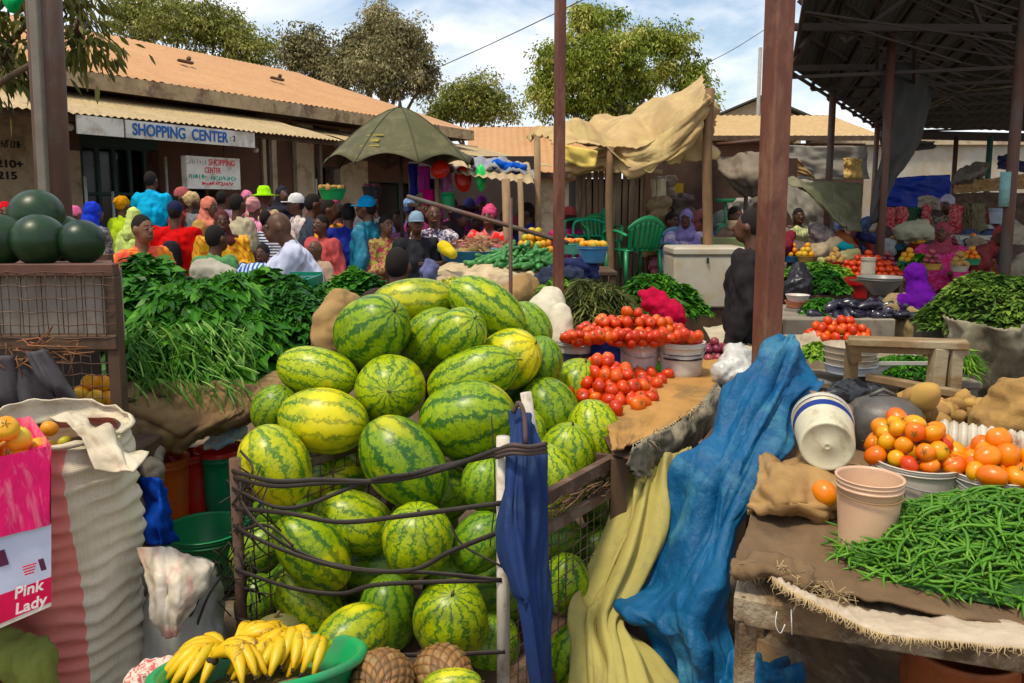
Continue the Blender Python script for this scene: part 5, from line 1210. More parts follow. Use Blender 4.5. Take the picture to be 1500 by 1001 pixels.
def labelpatch(rt, c, r, z0, z1, a0, a1, m):
    b = B(); b.grid([[c+V((r+.003)*math.cos(a), (r+.003)*math.sin(a), z) for a in np.linspace(R(a0), R(a1), 10)] for z in (z0, z1)]); return b.build('label', m, rt)
YP = mat('label_yellow', (.62,.38,.03), None, 5, .6, 0, vary=0)
labelpatch(rt, c, r*.985, h*.25, h*.42, -150, -75, YP); labelpatch(rt, c, r*.99, h*.42, h*.56, -150, -75, mat('label_green', (.02,.25,.05), None, 5, .6, 0, vary=0)); labelpatch(rt, c, r*.985, h*.56, h*.78, -150, -75, YP)
rt, c, r, h = bucket(305,850,3.4,120,80,(.01,.20,.07),'large shaded green basin behind the limp white sack', name='plastic_basin', cat='basin')
o = sheet('blue_bag', [[W(205,700,3.2),W(235,702,3.12),W(246,725,3.2)],[W(205,745,3.2),W(232,750,3.08),W(250,762,3.18)],[W(205,795,3.2),W(235,800,3.1),W(262,792,3.2)]], fab((.01,.07,.42)), 30, 30, .018, (3,2), .01, seed=6, ridge=.012, crease=.02); tag(o, 'crumpled bright blue cloth between the tall sack and the basin', 'cloth')
b = B(); b.cap(W(222,690,3.25),.055,W(212,770,3.25),.06); b.cap(W(228,665,3.4),.04,W(205,700,3.3),.05); o = b.build('rag', fab((.28,.24,.18))); remesh(o, .012, 1, .02, (16,16,16)); tag(o, 'greyish crumpled rag above the blue cloth', 'rag')
b = B(); b.cap(W(320,640,3.75),.04,W(352,632,3.75),.035); b.cap(W(335,645,3.7),.03,W(308,652,3.72),.028); o = b.build('plastic_bag', mat('bag_bluish', (.55,.55,.5), (.15,.35,.5), 9, .4, .5)); remesh(o, .010, 1, .018, (26,26,26)); tag(o, 'small crumpled white and blue plastic bag on the red lid', 'bag')
GSK = mat('grey_sack', (.34,.34,.30), (.24,.24,.22), 5, .8, .5, 180, dirt=(.15,.13,.11), vary=0)
b = B(); p1, p2 = W(272,985,2.62), W(272,868,2.75); b.cap(p1,.155,p2,.135,16); b.cap(W(300,860,2.9),.07,W(240,845,2.9),.09); b.cap(V(p1.x,p1.y,.12),.15,p1,.15); o = b.build('grey_sack', GSK); remesh(o, .014, 3, .014, (9,9,9)); tag(o, 'slumped grey sack tied with string right of the tall striped sack', 'sack')
for q in (0, 1): b = B(); b.tube(curve([W(318-q*-8,822+q*20,2.72), W(290+q*12,880,2.62), W(250+q*24,960,2.58)], 10), .005, 6); b.build('string', RUB, o)
o = sheet('white_plastic', [[W(208,806,2.60),W(240,802,2.56),W(278,810,2.58),W(314,826,2.62)],[W(210,850,2.50),W(238,846,2.46),W(270,852,2.48),W(304,858,2.56)],[W(220,892,2.46),W(240,890,2.43),W(264,892,2.45),W(288,888,2.50)],[W(236,930,2.45),W(247,934,2.43),W(256,930,2.44),W(266,922,2.47)]], mat('dirty_white_plastic', (.58,.53,.44), (.46,.40,.30), 6, .45, .6, 40, dirt=(.55,.25,.22), vary=0), 50, 50, .012, (3.4,3.4), .004, seed=4, crease=.022); tag(o, 'crumpled off white plastic sheet hanging over the grey sack', 'plastic sheet')
b = B(); p = W(222,990,2.15); b.cap(p,.05,p+V(.09,.0,.01),.045); b.cap(p+V(-.03,0,-.04),.06,p+V(.1,0,-.05),.06); o = b.build('printed_cloth', patt('speckled_pink_cloth', (.62,.50,.42), (.45,.10,.10), 60, 'n', thr=.55)); remesh(o, .008, 1, .014, (24,24,24)); tag(o, 'crumpled white cloth with pink specks left of the green basin', 'cloth')
# ---------------------------------------------------------------- tomato table in the middle
TZ = .84
tt = empty('tomato_table', G(900,620,0), 'burlap covered table behind the watermelons carrying tomatoes and white buckets', 'table')
q1, q2, q3, q4 = G(800,640,TZ), G(922,662,TZ), G(1058,538,TZ), G(800,520,TZ)
b = B(); b.add([q-V(0,0,.03) for q in (G(898,655,TZ),q2,q3,V(2.2,5.2,TZ),V(.30,5.2,TZ))],[(0,1,2,3,4)],False); b.build('table_top', WOODD, tt)
for q in (q2+V(-.03,.08,0), q3+V(-.05,.05,0), V(.3,5.1,0)): b = B(); b.box((q.x,q.y,TZ/2-.02),(.06,.06,TZ-.05)); b.build('leg', WOODD, tt)
o = sheet('burlap_cloth', [[G(835,505,TZ+.01),G(900,508,TZ+.015),G(980,512,TZ+.015),G(1062,528,TZ+.02)],[G(862,560,TZ+.01),G(910,560,TZ+.01),G(975,556,TZ+.012),G(1058,552,TZ+.01)],[G(885,610,TZ+.01),G(920,605,TZ+.01),G(960,600,TZ+.01),G(1022,596,TZ+.008)],[G(898,662,TZ+.01),G(910,657,TZ+.008),G(925,650,TZ+.01),G(962,636,TZ+.004)]], mat('burlap_warm', (.44,.25,.09), (.33,.18,.06), 5, .95, .9, 260, dirt=(.2,.12,.05), vary=0, bd=.003), 60, 50, .014, (5,5), .008, seed=31, edge=.006); tag(o, 'orange brown burlap spread under the loose tomatoes', 'burlap')
o2 = sheet('side_drape', [[G(1064,536,TZ+.03),G(1040,575,TZ+.02),G(1000,615,TZ+.02),G(950,640,TZ+.02),G(924,660,TZ+.02)],[W(1058,575,3.85),W(1042,600,3.5),W(1005,640,3.15),W(960,668,2.93),W(928,690,2.78)],[W(1050,610,3.85),W(1030,640,3.5),W(1005,668,3.2),W(965,690,2.98),W(935,700,2.83)]], mat('dirty_drape', (.20,.18,.13), (.10,.09,.06), 9, .95, .9, 90, dirt=(.32,.27,.19), stretch=(1,1,.4), vary=0), 60, 20, .03, (14,2), .006, parent=tt, seed=8, edge=.02)
b = B()
for i in range(70): 
    u = i/69; p = curve([G(1055,548,TZ),G(1022,592,TZ),G(965,632,TZ),G(924,655,TZ)], 70)[i]; b.tube([p+V(.01,0,.012), p+V(random.gauss(.02,.01),random.gauss(-.02,.01),random.gauss(.01,.012)), p+V(random.gauss(.03,.015),-.02,random.uniform(-.05,0))], .002, 4)
b.build('frayed_hem', mat('frayed_threads', (.50,.42,.28), None, 20, .9, .2, vary=0), tt)
def bucketw(x, y, d, w_, h_, col, label, **k): return bucket(x, y, d, w_, h_, col, label, **k)
WBK = (.62,.58,.52)
BG = 'buckets in the row under the big tomato heap'
for x, y, w_, h_, col, lb, d in ((843,540,56,42,WBK,'white bucket at the left end of the tomato bucket row',4.2),(888,542,54,42,(.01,.04,.30),'blue bucket in the tomato bucket row',4.1),(936,545,62,46,(.58,.48,.46),'pinkish white bucket in the middle of the tomato bucket row',4.05),(997,548,68,48,WBK,'white bucket with dark stripes at the right end of the tomato bucket row',4.0)):
    rt, c, r, h = bucket(x, y, d, w_, h_, col, lb, z0=TZ+.01, taper=.86, handle=(x>900))
    if x == 997: labelpatch(rt, c, r*.97, h*.52, h*.58, -150, -40, mat('stripe_dark', (.03,.03,.05))); labelpatch(rt, c, r*.98, h*.66, h*.69, -150, -40, mat('stripe_dark', (.03,.03,.05)))
    if x == 843: labelpatch(rt, c, r*.98, h*.3, h*.62, -150, -30, mat('stripe_dark', (.03,.03,.05)))
# tomatoes
bz_ = G(930,545,TZ).y; hc = G(925,548,TZ); 
HT = heap(V(W(925,500,4.13).x, 4.13, W(925,500,4.05).z-.02), .40, .16, .15, .060)
HT = [W(829+ (i%20)*10.2, 494-(i%3)*2, 3.96) for i in range(20)] + HT
for p in HT: fruit(random.choice(TM), p, random.uniform(.82,1.0), 'tomato', 'red tomato in the long heap on top of the bucket row', 'tomato', 'tomatoes heaped over the bucket row')
for p in heap(G(925,585,TZ)+V(-.12,.12,0), .21, .32, .15, .060, rot=.5): fruit(random.choice(TM), p, random.uniform(.9,1.1), 'tomato', 'red tomato in the loose heap beside the watermelons', 'tomato', 'tomatoes in the loose heap on the burlap')
for i, (x, y) in enumerate(((940,552),(955,546),(968,556),(978,548),(948,560),(962,562),(935,545))): fruit(random.choice(TM), G(x, y, TZ+.035), 1.0, 'tomato', 'red tomato in the tail of the loose heap towards the green cup', 'tomato', 'tomatoes in the tail of the loose heap')
fruit(TM[0], G(934,592,TZ+.036), 1.08, 'tomato', 'single red tomato apart at the front of the burlap', 'tomato', None); fruit(TM[1], G(902,599,TZ+.036), 1.12, 'tomato', 'red tomato at the foremost tip of the loose heap', 'tomato', None)
c = G(960,540,TZ+.035); M = Euler((R(8),R(80),R(15))).to_matrix(); cup = empty('plastic_cup', c, 'small bright green plastic cup lying on its side by the tomatoes', 'cup'); b = B(); b.lathe([(.001,-.05),(.028,-.05),(.038,.045),(.041,.046),(.041,.05),(.035,.05),(.026,-.044),(.001,-.044)], c, 24, M); b.build('cup_body', plastic((.12,.50,.03)), cup)
# herbs heap, sacks, onions behind
DRYG = leafmat('dry_greens', (.03,.04,.012), (.10,.12,.03), (.30,.30,.10)); BRG = leafmat('bright_greens', (.04,.12,.012), (.12,.27,.03), (.32,.45,.08))
gh = greenheap('herb_heap', G(878,495,.86)+V(.02,.45,0), .33, .3, .36, 2600, .16, .012, DRYG, 'tall heap of limp herbs with dry roots behind the tomatoes', up=.3, spread=1.)
greenheap('leafy_greens', G(835,495,.86)+V(-.0,.75,0), .40, .3, .33, 1300, .09, .03, BRG, 'bright green leaves spilling left of the herb heap')
greenheap('leafy_greens', G(960,470,.80)+V(.1,.6,0), .48, .35, .30, 1800, .09, .035, LV, 'green leaves on the stall in front of the white freezer')
b = B(); b.cap(W(958,440,4.5),.07,W(985,462,4.45),.08); b.cap(W(945,432,4.55),.04,W(965,450,4.5),.06); o = b.build('crimson_bag', fab((.42,.01,.05))); remesh(o, .012, 1, .02, (20,20,20)); tag(o, 'crumpled crimson plastic bag behind the tomato heap', 'bag')
SKW = mat('sack_offwhite', (.60,.56,.44), (.48,.43,.32), 6, .8, .4, 160, vary=0)
for pts, lb in ((((800,462,4.6,.13),(806,440,4.7,.09)),'plump off white sack left of the slim post'),(((818,490,4.3,.085),(820,462,4.35,.07)),'small beige sack standing beside the right shoulder of the melons')):
    b = B(); (x0,y0,d0_,r0),(x1,y1,d1_,r1) = pts; b.cap(W(x0,y0,d0_),r0,W(x1,y1,d1_),r1,14); b.cap(W(x0,y0,d0_)-V(0,0,.2),r0*1.05,W(x0,y0,d0_),r0,14); o = b.build('sack', SKW); remesh(o, .014, 2, .014, (10,10,10)); tag(o, lb, 'sack')
b = B(); b.cap(W(478,470,4.0),.07,W(500,450,4.1),.11); b.cap(W(480,500,4.0),.10,W(488,470,4.05),.10); o = b.build('sack', BURL); remesh(o, .014, 2, .02, (10,10,10)); tag(o, 'tan burlap sack at the left shoulder of the melon pile', 'sack')
ON = fruitmat('onion_skin', (.10,.012,.03), (.20,.03,.05), (.30,.07,.06), .35); OZ = fruitmesh('onion', ON, .03, .9, .0, dent=-.15)
for p in heap(G(1052,532,.84)+V(0,.1,0), .13, .12, .10, .055): fruit(OZ, p, .95, 'onion', 'small purple red onion in the heap right of the tomato buckets', 'onion', 'purple onions right of the tomato buckets', False)
CLB = mat('clear_bag', (.55,.54,.50), (.42,.41,.38), 8, .3, .7, 30, spec=.7, vary=0, bd=.01)
b = B(); b.cap(W(1075,545,3.9),.10,W(1080,520,4.0),.07); b.cap(W(1060,548,3.85),.06,W(1090,560,3.9),.07); o = b.build('plastic_bag', CLB); remesh(o, .012, 1, .022, (16,16,16)); tag(o, 'whitish crumpled plastic bag beside the purple onions', 'bag')
o = sheet('woven_mat', [[G(1030,478,.80),G(1080,476,.80),G(1125,482,.80)],[G(1040,495,.80),G(1085,492,.82),G(1125,500,.80)],[G(1050,515,.80),G(1090,512,.80),G(1122,530,.80)]], mat('pale_mat', (.52,.46,.34), (.38,.33,.24), 12, .9, .5, 100, vary=0), 24, 16, .02, (4,3), .006, seed=14); tag(o, 'pale woven sheet spread left of the thick brown post', 'mat')
# ---------------------------------------------------------------- blue and yellow tarpaulins
TARPB = mat('tarpaulin_blue', (.005,.095,.215), (.004,.065,.16), 3.5, .6, .9, 26, dirt=(.05,.17,.25), vary=0, bd=.009, spec=.3); TARPY = mat('canvas_yellow', (.38,.33,.11), (.30,.26,.085), 3, .8, .4, 160, dirt=(.24,.20,.09), vary=0)
o = sheet('blue_tarpaulin', [[W(1146,500,3.16),W(1152,494,3.08),W(1160,500,3.06),W(1170,512,3.08)],
 [W(1086,540,3.10),W(1125,528,3.00),W(1165,530,2.98),W(1206,550,3.06)],
 [W(1062,565,3.05),W(1105,570,2.92),W(1150,575,2.88),W(1196,572,2.96)],
 [W(1030,625,2.95),W(1075,632,2.80),W(1120,640,2.76),W(1160,632,2.86)],
 [W(1003,685,2.86),W(1045,700,2.68),W(1090,705,2.66),W(1130,690,2.74)],
 [W(990,760,2.78),W(1015,775,2.60),W(1060,780,2.54),W(1088,760,2.64)],
 [W(945,830,2.70),W(985,845,2.52),W(1035,850,2.45),W(1078,835,2.52)],
 [W(897,886,2.60),W(960,905,2.46),W(1020,905,2.38),W(1078,890,2.44)],
 [W(930,935,2.55),W(985,945,2.42),W(1035,950,2.34),W(1082,945,2.40)],
 [W(985,1010,2.45),W(1010,1025,2.36),W(1050,1025,2.30),W(1100,1010,2.34)]], TARPB, 110, 200, .022, (3.6,5), .004, seed=41, ridge=.010, crease=.075); tag(o, 'long blue tarpaulin tumbling down from the foot of the thick brown post', 'tarpaulin')
o = sheet('blue_tarpaulin', [[W(1070,960,2.35),W(1120,968,2.35),W(1165,985,2.45)],[W(1060,985,2.2),W(1120,985,2.2),W(1180,1000,2.3)],[W(1050,1020,2.1),W(1120,1025,2.1),W(1190,1030,2.2)]], TARPB, 46, 40, .03, (4,4), .005, seed=5, crease=.045); tag(o, 'crumpled heap of blue tarpaulin on the ground beside the table leg', 'tarpaulin')
o = sheet('yellow_canvas', [[W(1012,655,2.98),W(975,672,2.96),W(940,690,2.95),W(925,700,2.98)],[W(1012,700,2.92),W(965,715,2.86),W(930,725,2.84),W(915,735,2.92)],[W(992,770,2.85),W(950,785,2.76),W(905,795,2.74),W(890,800,2.84)],[W(945,850,2.76),W(915,865,2.66),W(875,870,2.64),W(856,872,2.74)],[W(905,905,2.7),W(895,912,2.58),W(868,905,2.58),W(850,890,2.66)],[W(960,960,2.5),W(915,965,2.42),W(872,960,2.45),W(846,950,2.58)],[W(1010,1020,2.36),W(925,1025,2.30),W(870,1025,2.36),W(835,1020,2.5)]], TARPY, 90, 100, .018, (6,1.3), .006, seed=17, edge=.004, ridge=.006, crease=.05); tag(o, 'pleated dull yellow canvas falling beside the blue tarpaulin', 'canvas')
# the stand both cloths are thrown over
b = B(); b.bar(W(1010,690,3.05),W(1145,520,3.2),.05,.05); b.bar(W(1010,690,3.05),V(W(1010,690,3.05).x,3.05,0),.05,.05,up=(1,0,0)); b.bar(W(930,720,3.02),V(W(930,720,3.02).x,3.02,0),.05,.05,up=(1,0,0)); b.bar(W(930,720,3.02),W(1010,690,3.05),.05,.05); tag(b.build('rail_stand', WOODD), 'rough wooden rail stand hidden beneath the blue and yellow cloths', 'stand')
# ---------------------------------------------------------------- right table
RZ = .80
rtb = empty('bean_table', G(1250,860,0)+V(.2,.3,0), 'rough wooden table under brown burlap carrying beans, buckets and potatoes', 'table')
ROUGH = mat('rough_weathered_wood', (.20,.13,.07), (.09,.06,.035), 9, .95, .9, 60, dirt=(.34,.28,.20), stretch=(1,.4,1), vary=0, bd=.008)
a0, a1, a2, a3 = G(1086,862,RZ), G(1560,935,RZ), V(2.9,3.7,RZ), V(1.15,3.7,RZ); a0b = G(1118,690,RZ)
b = B(); b.add([q-V(0,0,.02) for q in (a0,a1,a2,a3,a0b)],[(0,1,2,3,4)],False); b.add([q-V(0,0,.045) for q in (a0,a1,a2,a3,a0b)],[(4,3,2,1,0)],False); b.build('table_top', ROUGH, rtb)
b = B(); b.bar(a0-V(-.01,0,.055),a1-V(0,0,.055),.035,.075,bev=.006); b.bar(a0-V(0,0,.057),a0b-V(0,0,.057),.035,.07,bev=.006); b.build('apron', ROUGH, rtb)
for q in (a0+V(.022,.02,0), a1+V(0,.03,0), a0b, a3+V(0,-.1,0), a2): b = B(); b.box((q.x,q.y,(RZ-.09)/2),(.045,.045,RZ-.09),None,.005); b.build('leg', ROUGH, rtb)
b = B(); b.box(((a0.x+a3.x)/2+.9, 2.75, .16),(1.9,.9,.03)); b.build('lower_shelf', ROUGH, rtb)
bt = sheet('burlap_cloth', [[G(1108,640,RZ+.0),G(1230,630,RZ+.02),G(1400,640,RZ+.01),G(1570,650,RZ+.01)],[G(1112,700,RZ+.01),G(1230,700,RZ+.02),G(1400,700,RZ+.01),G(1570,710,RZ+.01)],[G(1098,762,RZ+.012),G(1230,765,RZ+.012),G(1400,770,RZ+.01),G(1590,780,RZ+.01)],[G(1078,818,RZ+.03),G(1220,830,RZ+.014),G(1400,850,RZ+.01),G(1600,860,RZ+.01)],[G(1100,838,RZ+.012),G(1215,862,RZ+.012),G(1400,905,RZ+.008),G(1610,925,RZ+.0)]], BURLD, 90, 70, .010, (8,6), .007, seed=51, edge=.004, ridge=.006); tag(bt, 'dark brown burlap laid over the bean table', 'burlap')
o = sheet('burlap_fold', [[G(1112,668,RZ+.05),G(1150,664,RZ+.08),G(1215,668,RZ+.05),G(1262,680,RZ+.03)],[G(1106,700,RZ+.06),G(1150,696,RZ+.12),G(1215,700,RZ+.09),G(1262,702,RZ+.05)],[G(1098,735,RZ+.04),G(1150,736,RZ+.09),G(1215,738,RZ+.07),G(1250,738,RZ+.04)],[G(1094,752,RZ+.012),G(1150,760,RZ+.012),G(1215,764,RZ+.012),G(1250,758,RZ+.012)]], mat('burlap_fold_tan', (.40,.25,.11), (.28,.17,.07), 6, .95, .8, 240, vary=0), 64, 40, .02, (4,4), .006, seed=12, crease=.03); tag(o, 'thick tan fold of burlap behind the peach bucket', 'burlap')
o = sheet('burlap_roll', [[G(1072,822,RZ+.04),G(1110,812,RZ+.06),G(1160,818,RZ+.055),G(1190,838,RZ+.03)],[G(1070,838,RZ+.03),G(1110,834,RZ+.055),G(1160,846,RZ+.04),G(1188,860,RZ+.02)],[G(1082,846,RZ+.0),G(1112,848,RZ+.01),G(1150,858,RZ+.012),G(1180,870,RZ+.01)]], BURLD, 30, 16, .02, (4,3), .007, parent=None, seed=19); tag(o, 'rumpled rolled edge of burlap at the near left corner of the bean table', 'burlap')
FRY = mat('frayed_white_cloth', (.52,.44,.33), (.38,.31,.23), 14, .95, .6, 120, dirt=(.36,.28,.20), stretch=(.4,1,2), vary=0)
top = [G(1135,838,RZ+.03),G(1165,858,RZ+.015),G(1215,880,RZ+.01),G(1290,897,RZ+.01),G(1400,905,RZ+.006),G(1600,925,RZ+.0)]
bot = [W(1130,846,1.83),W(1160,868,1.76),W(1215,895,1.70),W(1290,930,1.64),W(1400,942,1.60),W(1600,960,1.55)]
o = sheet('frayed_hem', [top, [t.lerp(q,.5)+V(0,-.012,.004) for t, q in zip(top, bot)], bot], FRY, 120, 12, .008, (22,3), .003, parent=rtb, seed=2, edge=.006)
b = B(); bc_ = curve(bot, 260); 
for p in bc_:
    if random.random() < .9: l = random.uniform(.006,.022)*(2 if random.random() < .06 else 1); b.tube([p+V(0,0,.004), p+V(random.gauss(0,.005), random.gauss(-.003,.003), -l*.6), p+V(random.gauss(0,.008), random.gauss(-.003,.004), -l)], [.0016,.0012,.0006], 4)
for i in range(150):
    p = G(random.uniform(1088,1235), random.gauss(0,5)+0, RZ) if False else curve([G(1092,842,RZ),G(1130,840,RZ+.03),G(1170,856,RZ+.02),G(1240,882,RZ+.01)], 60)[random.randrange(60)]+V(random.gauss(0,.008),random.gauss(-.004,.008),random.gauss(.008,.008)); b.tube([p, p+V(random.gauss(0,.014),random.gauss(-.004,.006),random.gauss(.002,.012)), p+V(random.gauss(0,.02),random.gauss(-.008,.008),random.gauss(-.006,.016))], .0011, 4)
b.build('loose_threads', mat('threads_pale', (.50,.38,.22), (.36,.26,.14), 20, .95, .2, vary=0), rtb)
b = B(); b.tube(curve([W(1138,896,1.78),W(1136,915,1.77),W(1143,928,1.77),W(1150,915,1.77)],10),.0014,5); b.tube([W(1159,893,1.78),W(1160,930,1.77)],.0014,5); b.build('hanging_string', mat('string_white', (.6,.6,.56)), rtb)
# green beans
def beanmat():
    m, nt, bs = nodes('green_bean'); v = coord(nt); oi = N(nt, 'ShaderNodeObjectInfo'); g = N(nt, 'ShaderNodeNewGeometry')
    f = mth(nt, 'ADD', mth(nt, 'MULTIPLY', oi.outputs['Random'], .5), mth(nt, 'MULTIPLY', g.outputs['Random Per Island'], .5)); col = ramp(nt, f, [(.0,(.02,.075,.008)),(.4,(.045,.145,.014)),(.8,(.10,.24,.025)),(1.,(.20,.34,.05))]); col = mixc(nt, ramp(nt, noisen(nt, v, 60, 2, .5), [(.55,0.),(.7,.3)]), col, (.30,.42,.12)); link(nt, col, bs.inputs['Base Color']); bs.inputs['Roughness'].default_value = .5; bs.inputs['Specular IOR Level'].default_value = .3
    return m
BEAN = beanmat(); BM = []
def beanpts(k): c1 = random.gauss(0,.010); c2 = random.gauss(0,.004); L = random.uniform(.10,.15); return [V((t-.5)*L, c1*math.sin(t*PI)+c2*math.sin(t*2*PI), random.uniform(-.001,.001)+.012*math.sin(t*PI)*(k%3-1)) for t in np.linspace(0,1,9)]
BR_R = [.0008,.0026,.0036,.0039,.0041,.0039,.0036,.0028,.0010]
for k in range(12): b = B(); b.tube(beanpts(k), BR_R, 6); _o = b.build('green_bean', BEAN, origin=(0,0,0)); BM.append(_o.data); bpy.data.objects.remove(_o)
fpts = [(1222,806),(1260,845),(1330,872),(1420,888),(1560,900)]   # outline of the heap on the burlap
bcx = G(1492,828,RZ); 
def beanz(p):
    dx = (p.x-bcx.x)/.46; dy = (p.y-bcx.y)/.27; r2 = dx*dx+dy*dy
    return .155*max(0, 1-r2)**.85
def rb(ext=1.): 
    a = random.random()*2*PI; r = math.sqrt(random.random())*ext; p = V(bcx.x+.46*r*math.cos(a), bcx.y+.27*r*math.sin(a), RZ+.016); return p, r, a
b = B()
b.grid([[V(bcx.x+.45*r*math.cos(a), bcx.y+.265*r*math.sin(a), RZ+.008+.9*beanz(V(bcx.x+.45*r*math.cos(a), bcx.y+.265*r*math.sin(a),0))) for a in np.linspace(0, 2*PI, 40)] for r in (1.,.85,.7,.5,.3,.0)])
core = b.build('green_bean_heap', mat('bean_depth', (.035,.12,.015), (.02,.07,.01), 60, .7, .9, 80, vary=0, bd=.01)); tag(core, 'packed green beans in the depth of the heap on the bean table', 'green beans', 'green beans heaped on the burlap', 'stuff')
b = B()
for i in range(1400):
    p, r, a = rb(1.0); p.z = RZ+.012+beanz(p)*random.uniform(.90,1.0); rot = Euler((random.gauss(0,.25), random.gauss(0,.25), random.random()*6.28)).to_matrix(); tl = V(random.gauss(0,.1),random.gauss(0,.1),1); b.tube([p+rot@q for q in beanpts(i)], BR_R, 5)
so_ = b.build('green_beans', BEAN, core)
def hz_(x, y): return beanz(V(x, y, 0))
for i in range(300):
    p, r, a = rb(1.03); 
    if p.y > bcx.y+.12: p.y -= .15
    hh = beanz(p); gx = (hz_(p.x+.02,p.y)-hz_(p.x-.02,p.y))/.04; gy = (hz_(p.x,p.y+.02)-hz_(p.x,p.y-.02))/.04
    n_ = V(-max(-1.2,min(1.2,gx)), -max(-1.2,min(1.2,gy)), 1).normalized()
    o = mkobj('green_bean', random.choice(BM)); q = V(0,0,1).rotation_difference(n_) @ Euler((random.gauss(0,.12), random.gauss(0,.15), random.gauss(.5,1.0))).to_quaternion(); o.rotation_mode = 'QUATERNION'; o.rotation_quaternion = q
    o.location = V(p.x, p.y, RZ+.020+hh+random.random()*.008); tag(o, 'slender green bean on the surface of the heap on the bean table', 'green bean', 'green beans heaped on the burlap')
# buckets and fruit on the right table
PCH = (.66,.43,.29)
rt, c, r, h = bucket(1268,806,2.1,92,110,PCH,'cloudy peach coloured bucket beside the green beans',z0=RZ+.012,taper=.80,dirty=False); b = B(); b.tube(curve([c+V(r*1.02*math.cos(a), -r*1.02*math.sin(a), h*.82-math.sin(a)*.01) for a in np.linspace(.05, PI-.05, 15)], 20), .0022, 5); b.build('handle', mat('handle_rusty', (.25,.15,.08)), rt)
rt, c, r, h = bucket(1340,735,2.45,118,62,(.56,.50,.42),'wide white bucket heaped with orange tomatoes left of the other',z0=RZ+.012,taper=.88,handle=True); c1_, r1_, h1_ = c, r, h
rt, c, r, h = bucket(1452,750,2.4,124,62,(.58,.54,.46),'wide white bucket of orange tomatoes at the right edge',z0=RZ+.012,taper=.88,handle=True); c2_, r2_, h2_ = c, r, h
rt, c, r, h = bucket(1310,712,2.6,76,54,(.50,.46,.38),'dirty ribbed bucket half hidden behind the left tomato bucket',z0=RZ+.012,taper=.92)
for p in heap(c1_+V(0,.02,h1_*.88), r1_*.98, r1_*.98, .145, .058): fruit(random.choice(TO if random.random() < .95 else TM), p, random.uniform(.82,.98), 'tomato', 'orange tomato heaped in the left wide white bucket', 'tomato', 'orange tomatoes in the left wide bucket')
for p in heap(c+V(-.01,.0,h*.90), r*.9, r*.9, .10, .064): fruit(random.choice(TO), p, 1.0, 'tomato', 'yellowish tomato on the ribbed bucket behind the left tomato bucket', 'tomato', 'yellowish tomatoes in the ribbed bucket')
for p in heap(c2_+V(0,.0,h2_*.88), r2_*.98, r2_*.98, .09, .060): fruit(random.choice(TO), p, random.uniform(.95,1.12), 'tomato', 'orange tomato in the wide white bucket at the right edge', 'tomato', 'orange tomatoes in the right wide bucket')
fruit(TO[2], G(1208,722,RZ+.10), 1.0, 'tomato', 'single orange tomato resting on the burlap fold', 'tomato', None, False)
for y in (690, 708): fruit(TM[0], W(1393,y,2.3), .5, 'small_tomato', 'tiny red tomato wedged between the two wide buckets', 'tomato', 'tiny red tomatoes wedged between the buckets', False)
# nested white buckets lying on their side
nb = empty('bucket_stack', G(1430,680,RZ), 'row of nested dirty white buckets lying on their side behind the orange tomatoes', 'buckets')
x0 = W(1368,645,2.78); x1 = W(1535,672,2.62); ax = (x1-x0).normalized(); Mx = ax.to_track_quat('Z','Y').to_matrix(); r = 33*mpp(1430,650,2.7)
NBM = mat('dirty_white_plastic_rings', (.62,.56,.46), (.48,.42,.33), 8, .5, .3, dirt=(.24,.10,.06), vary=0)
for i in range(13):
    c = x0+ax*(.01+i*.0295); b = B(); b.lathe([(r*.86,0),(r*.98,.012),(r*1.03,.014),(r*1.03,.021),(r*.99,.023),(r*.98,.030),(r*.9,.028)], c, 28, Mx); b.build('bucket_rim', NBM, nb)
b = B(); b.lathe([(.001,-.01),(r*.80,-.01),(r*.86,.01)], x0, 28, Mx); b.build('bucket_bottom', NBM, nb)
# overturned white bucket
c0 = W(1212,655,2.42); c1 = W(1200,596,2.75); ax = (c1-c0).normalized(); Mx = ax.to_track_quat('Z','X').to_matrix(); r = 40*mpp(1212,650,2.42); L = (c1-c0).length*.62
ob = empty('overturned_bucket', c0-V(0,0,r), 'dirty cream bucket with a blue rim band tipped over with its base towards us', 'bucket'); b = B(); b.lathe([(.001,.002),(r*.08,.002),(r*.10,0),(r*.13,.003),(r*.5,.003),(r*.84,.004),(r*.90,0),(r*.96,.004),(r*.985,.02),(r*1.08,L*.60),(r*1.08,L*.84),(r*1.15,L*.845),(r*1.15,L*.88),(r*1.11,L*.885)], c0, 40, Mx); b.build('shell', mat('dirty_cream_plastic', (.60,.57,.43), (.50,.46,.33), 6, .45, .2, dirt=(.28,.22,.14), vary=0), ob)
b = B(); b.lathe([(r*1.085,L*.62),(r*1.115,L*.80)], c0, 40, Mx); b.build('blue_band', mat('band_blue', (.01,.03,.18)), ob); b = B(); b.lathe([(r*1.13,L*.95),(r*1.16,L*1.0),(r*1.16,L*1.06),(r*1.08,L*1.06)], c0, 40, Mx); b.build('rim', plastic((.60,.58,.48)), ob)
b = B(); c = G(1275,650,RZ); r = 55*mpp(1275,600,2.9); b.lathe([(r,0),(r*1.02,.12),(r*.96,.17),(r*.7,.20),(r*.25,.215),(.001,.215)], (W(1290,640,2.95).x,2.95,RZ), 32, cap0=True); b.tube([(W(1290,640,2.95).x-.05,2.95,RZ+.215),(W(1290,640,2.95).x,2.95,RZ+.24),(W(1290,640,2.95).x+.05,2.95,RZ+.215)],.008,6); tag(b.build('cooking_pot', mat('pot_dark', (.14,.13,.12), (.07,.065,.06), 7, .5, .3, metal=.3, dirt=(.22,.2,.17))), 'wide dull grey lidded pot behind the overturned bucket', 'pot')
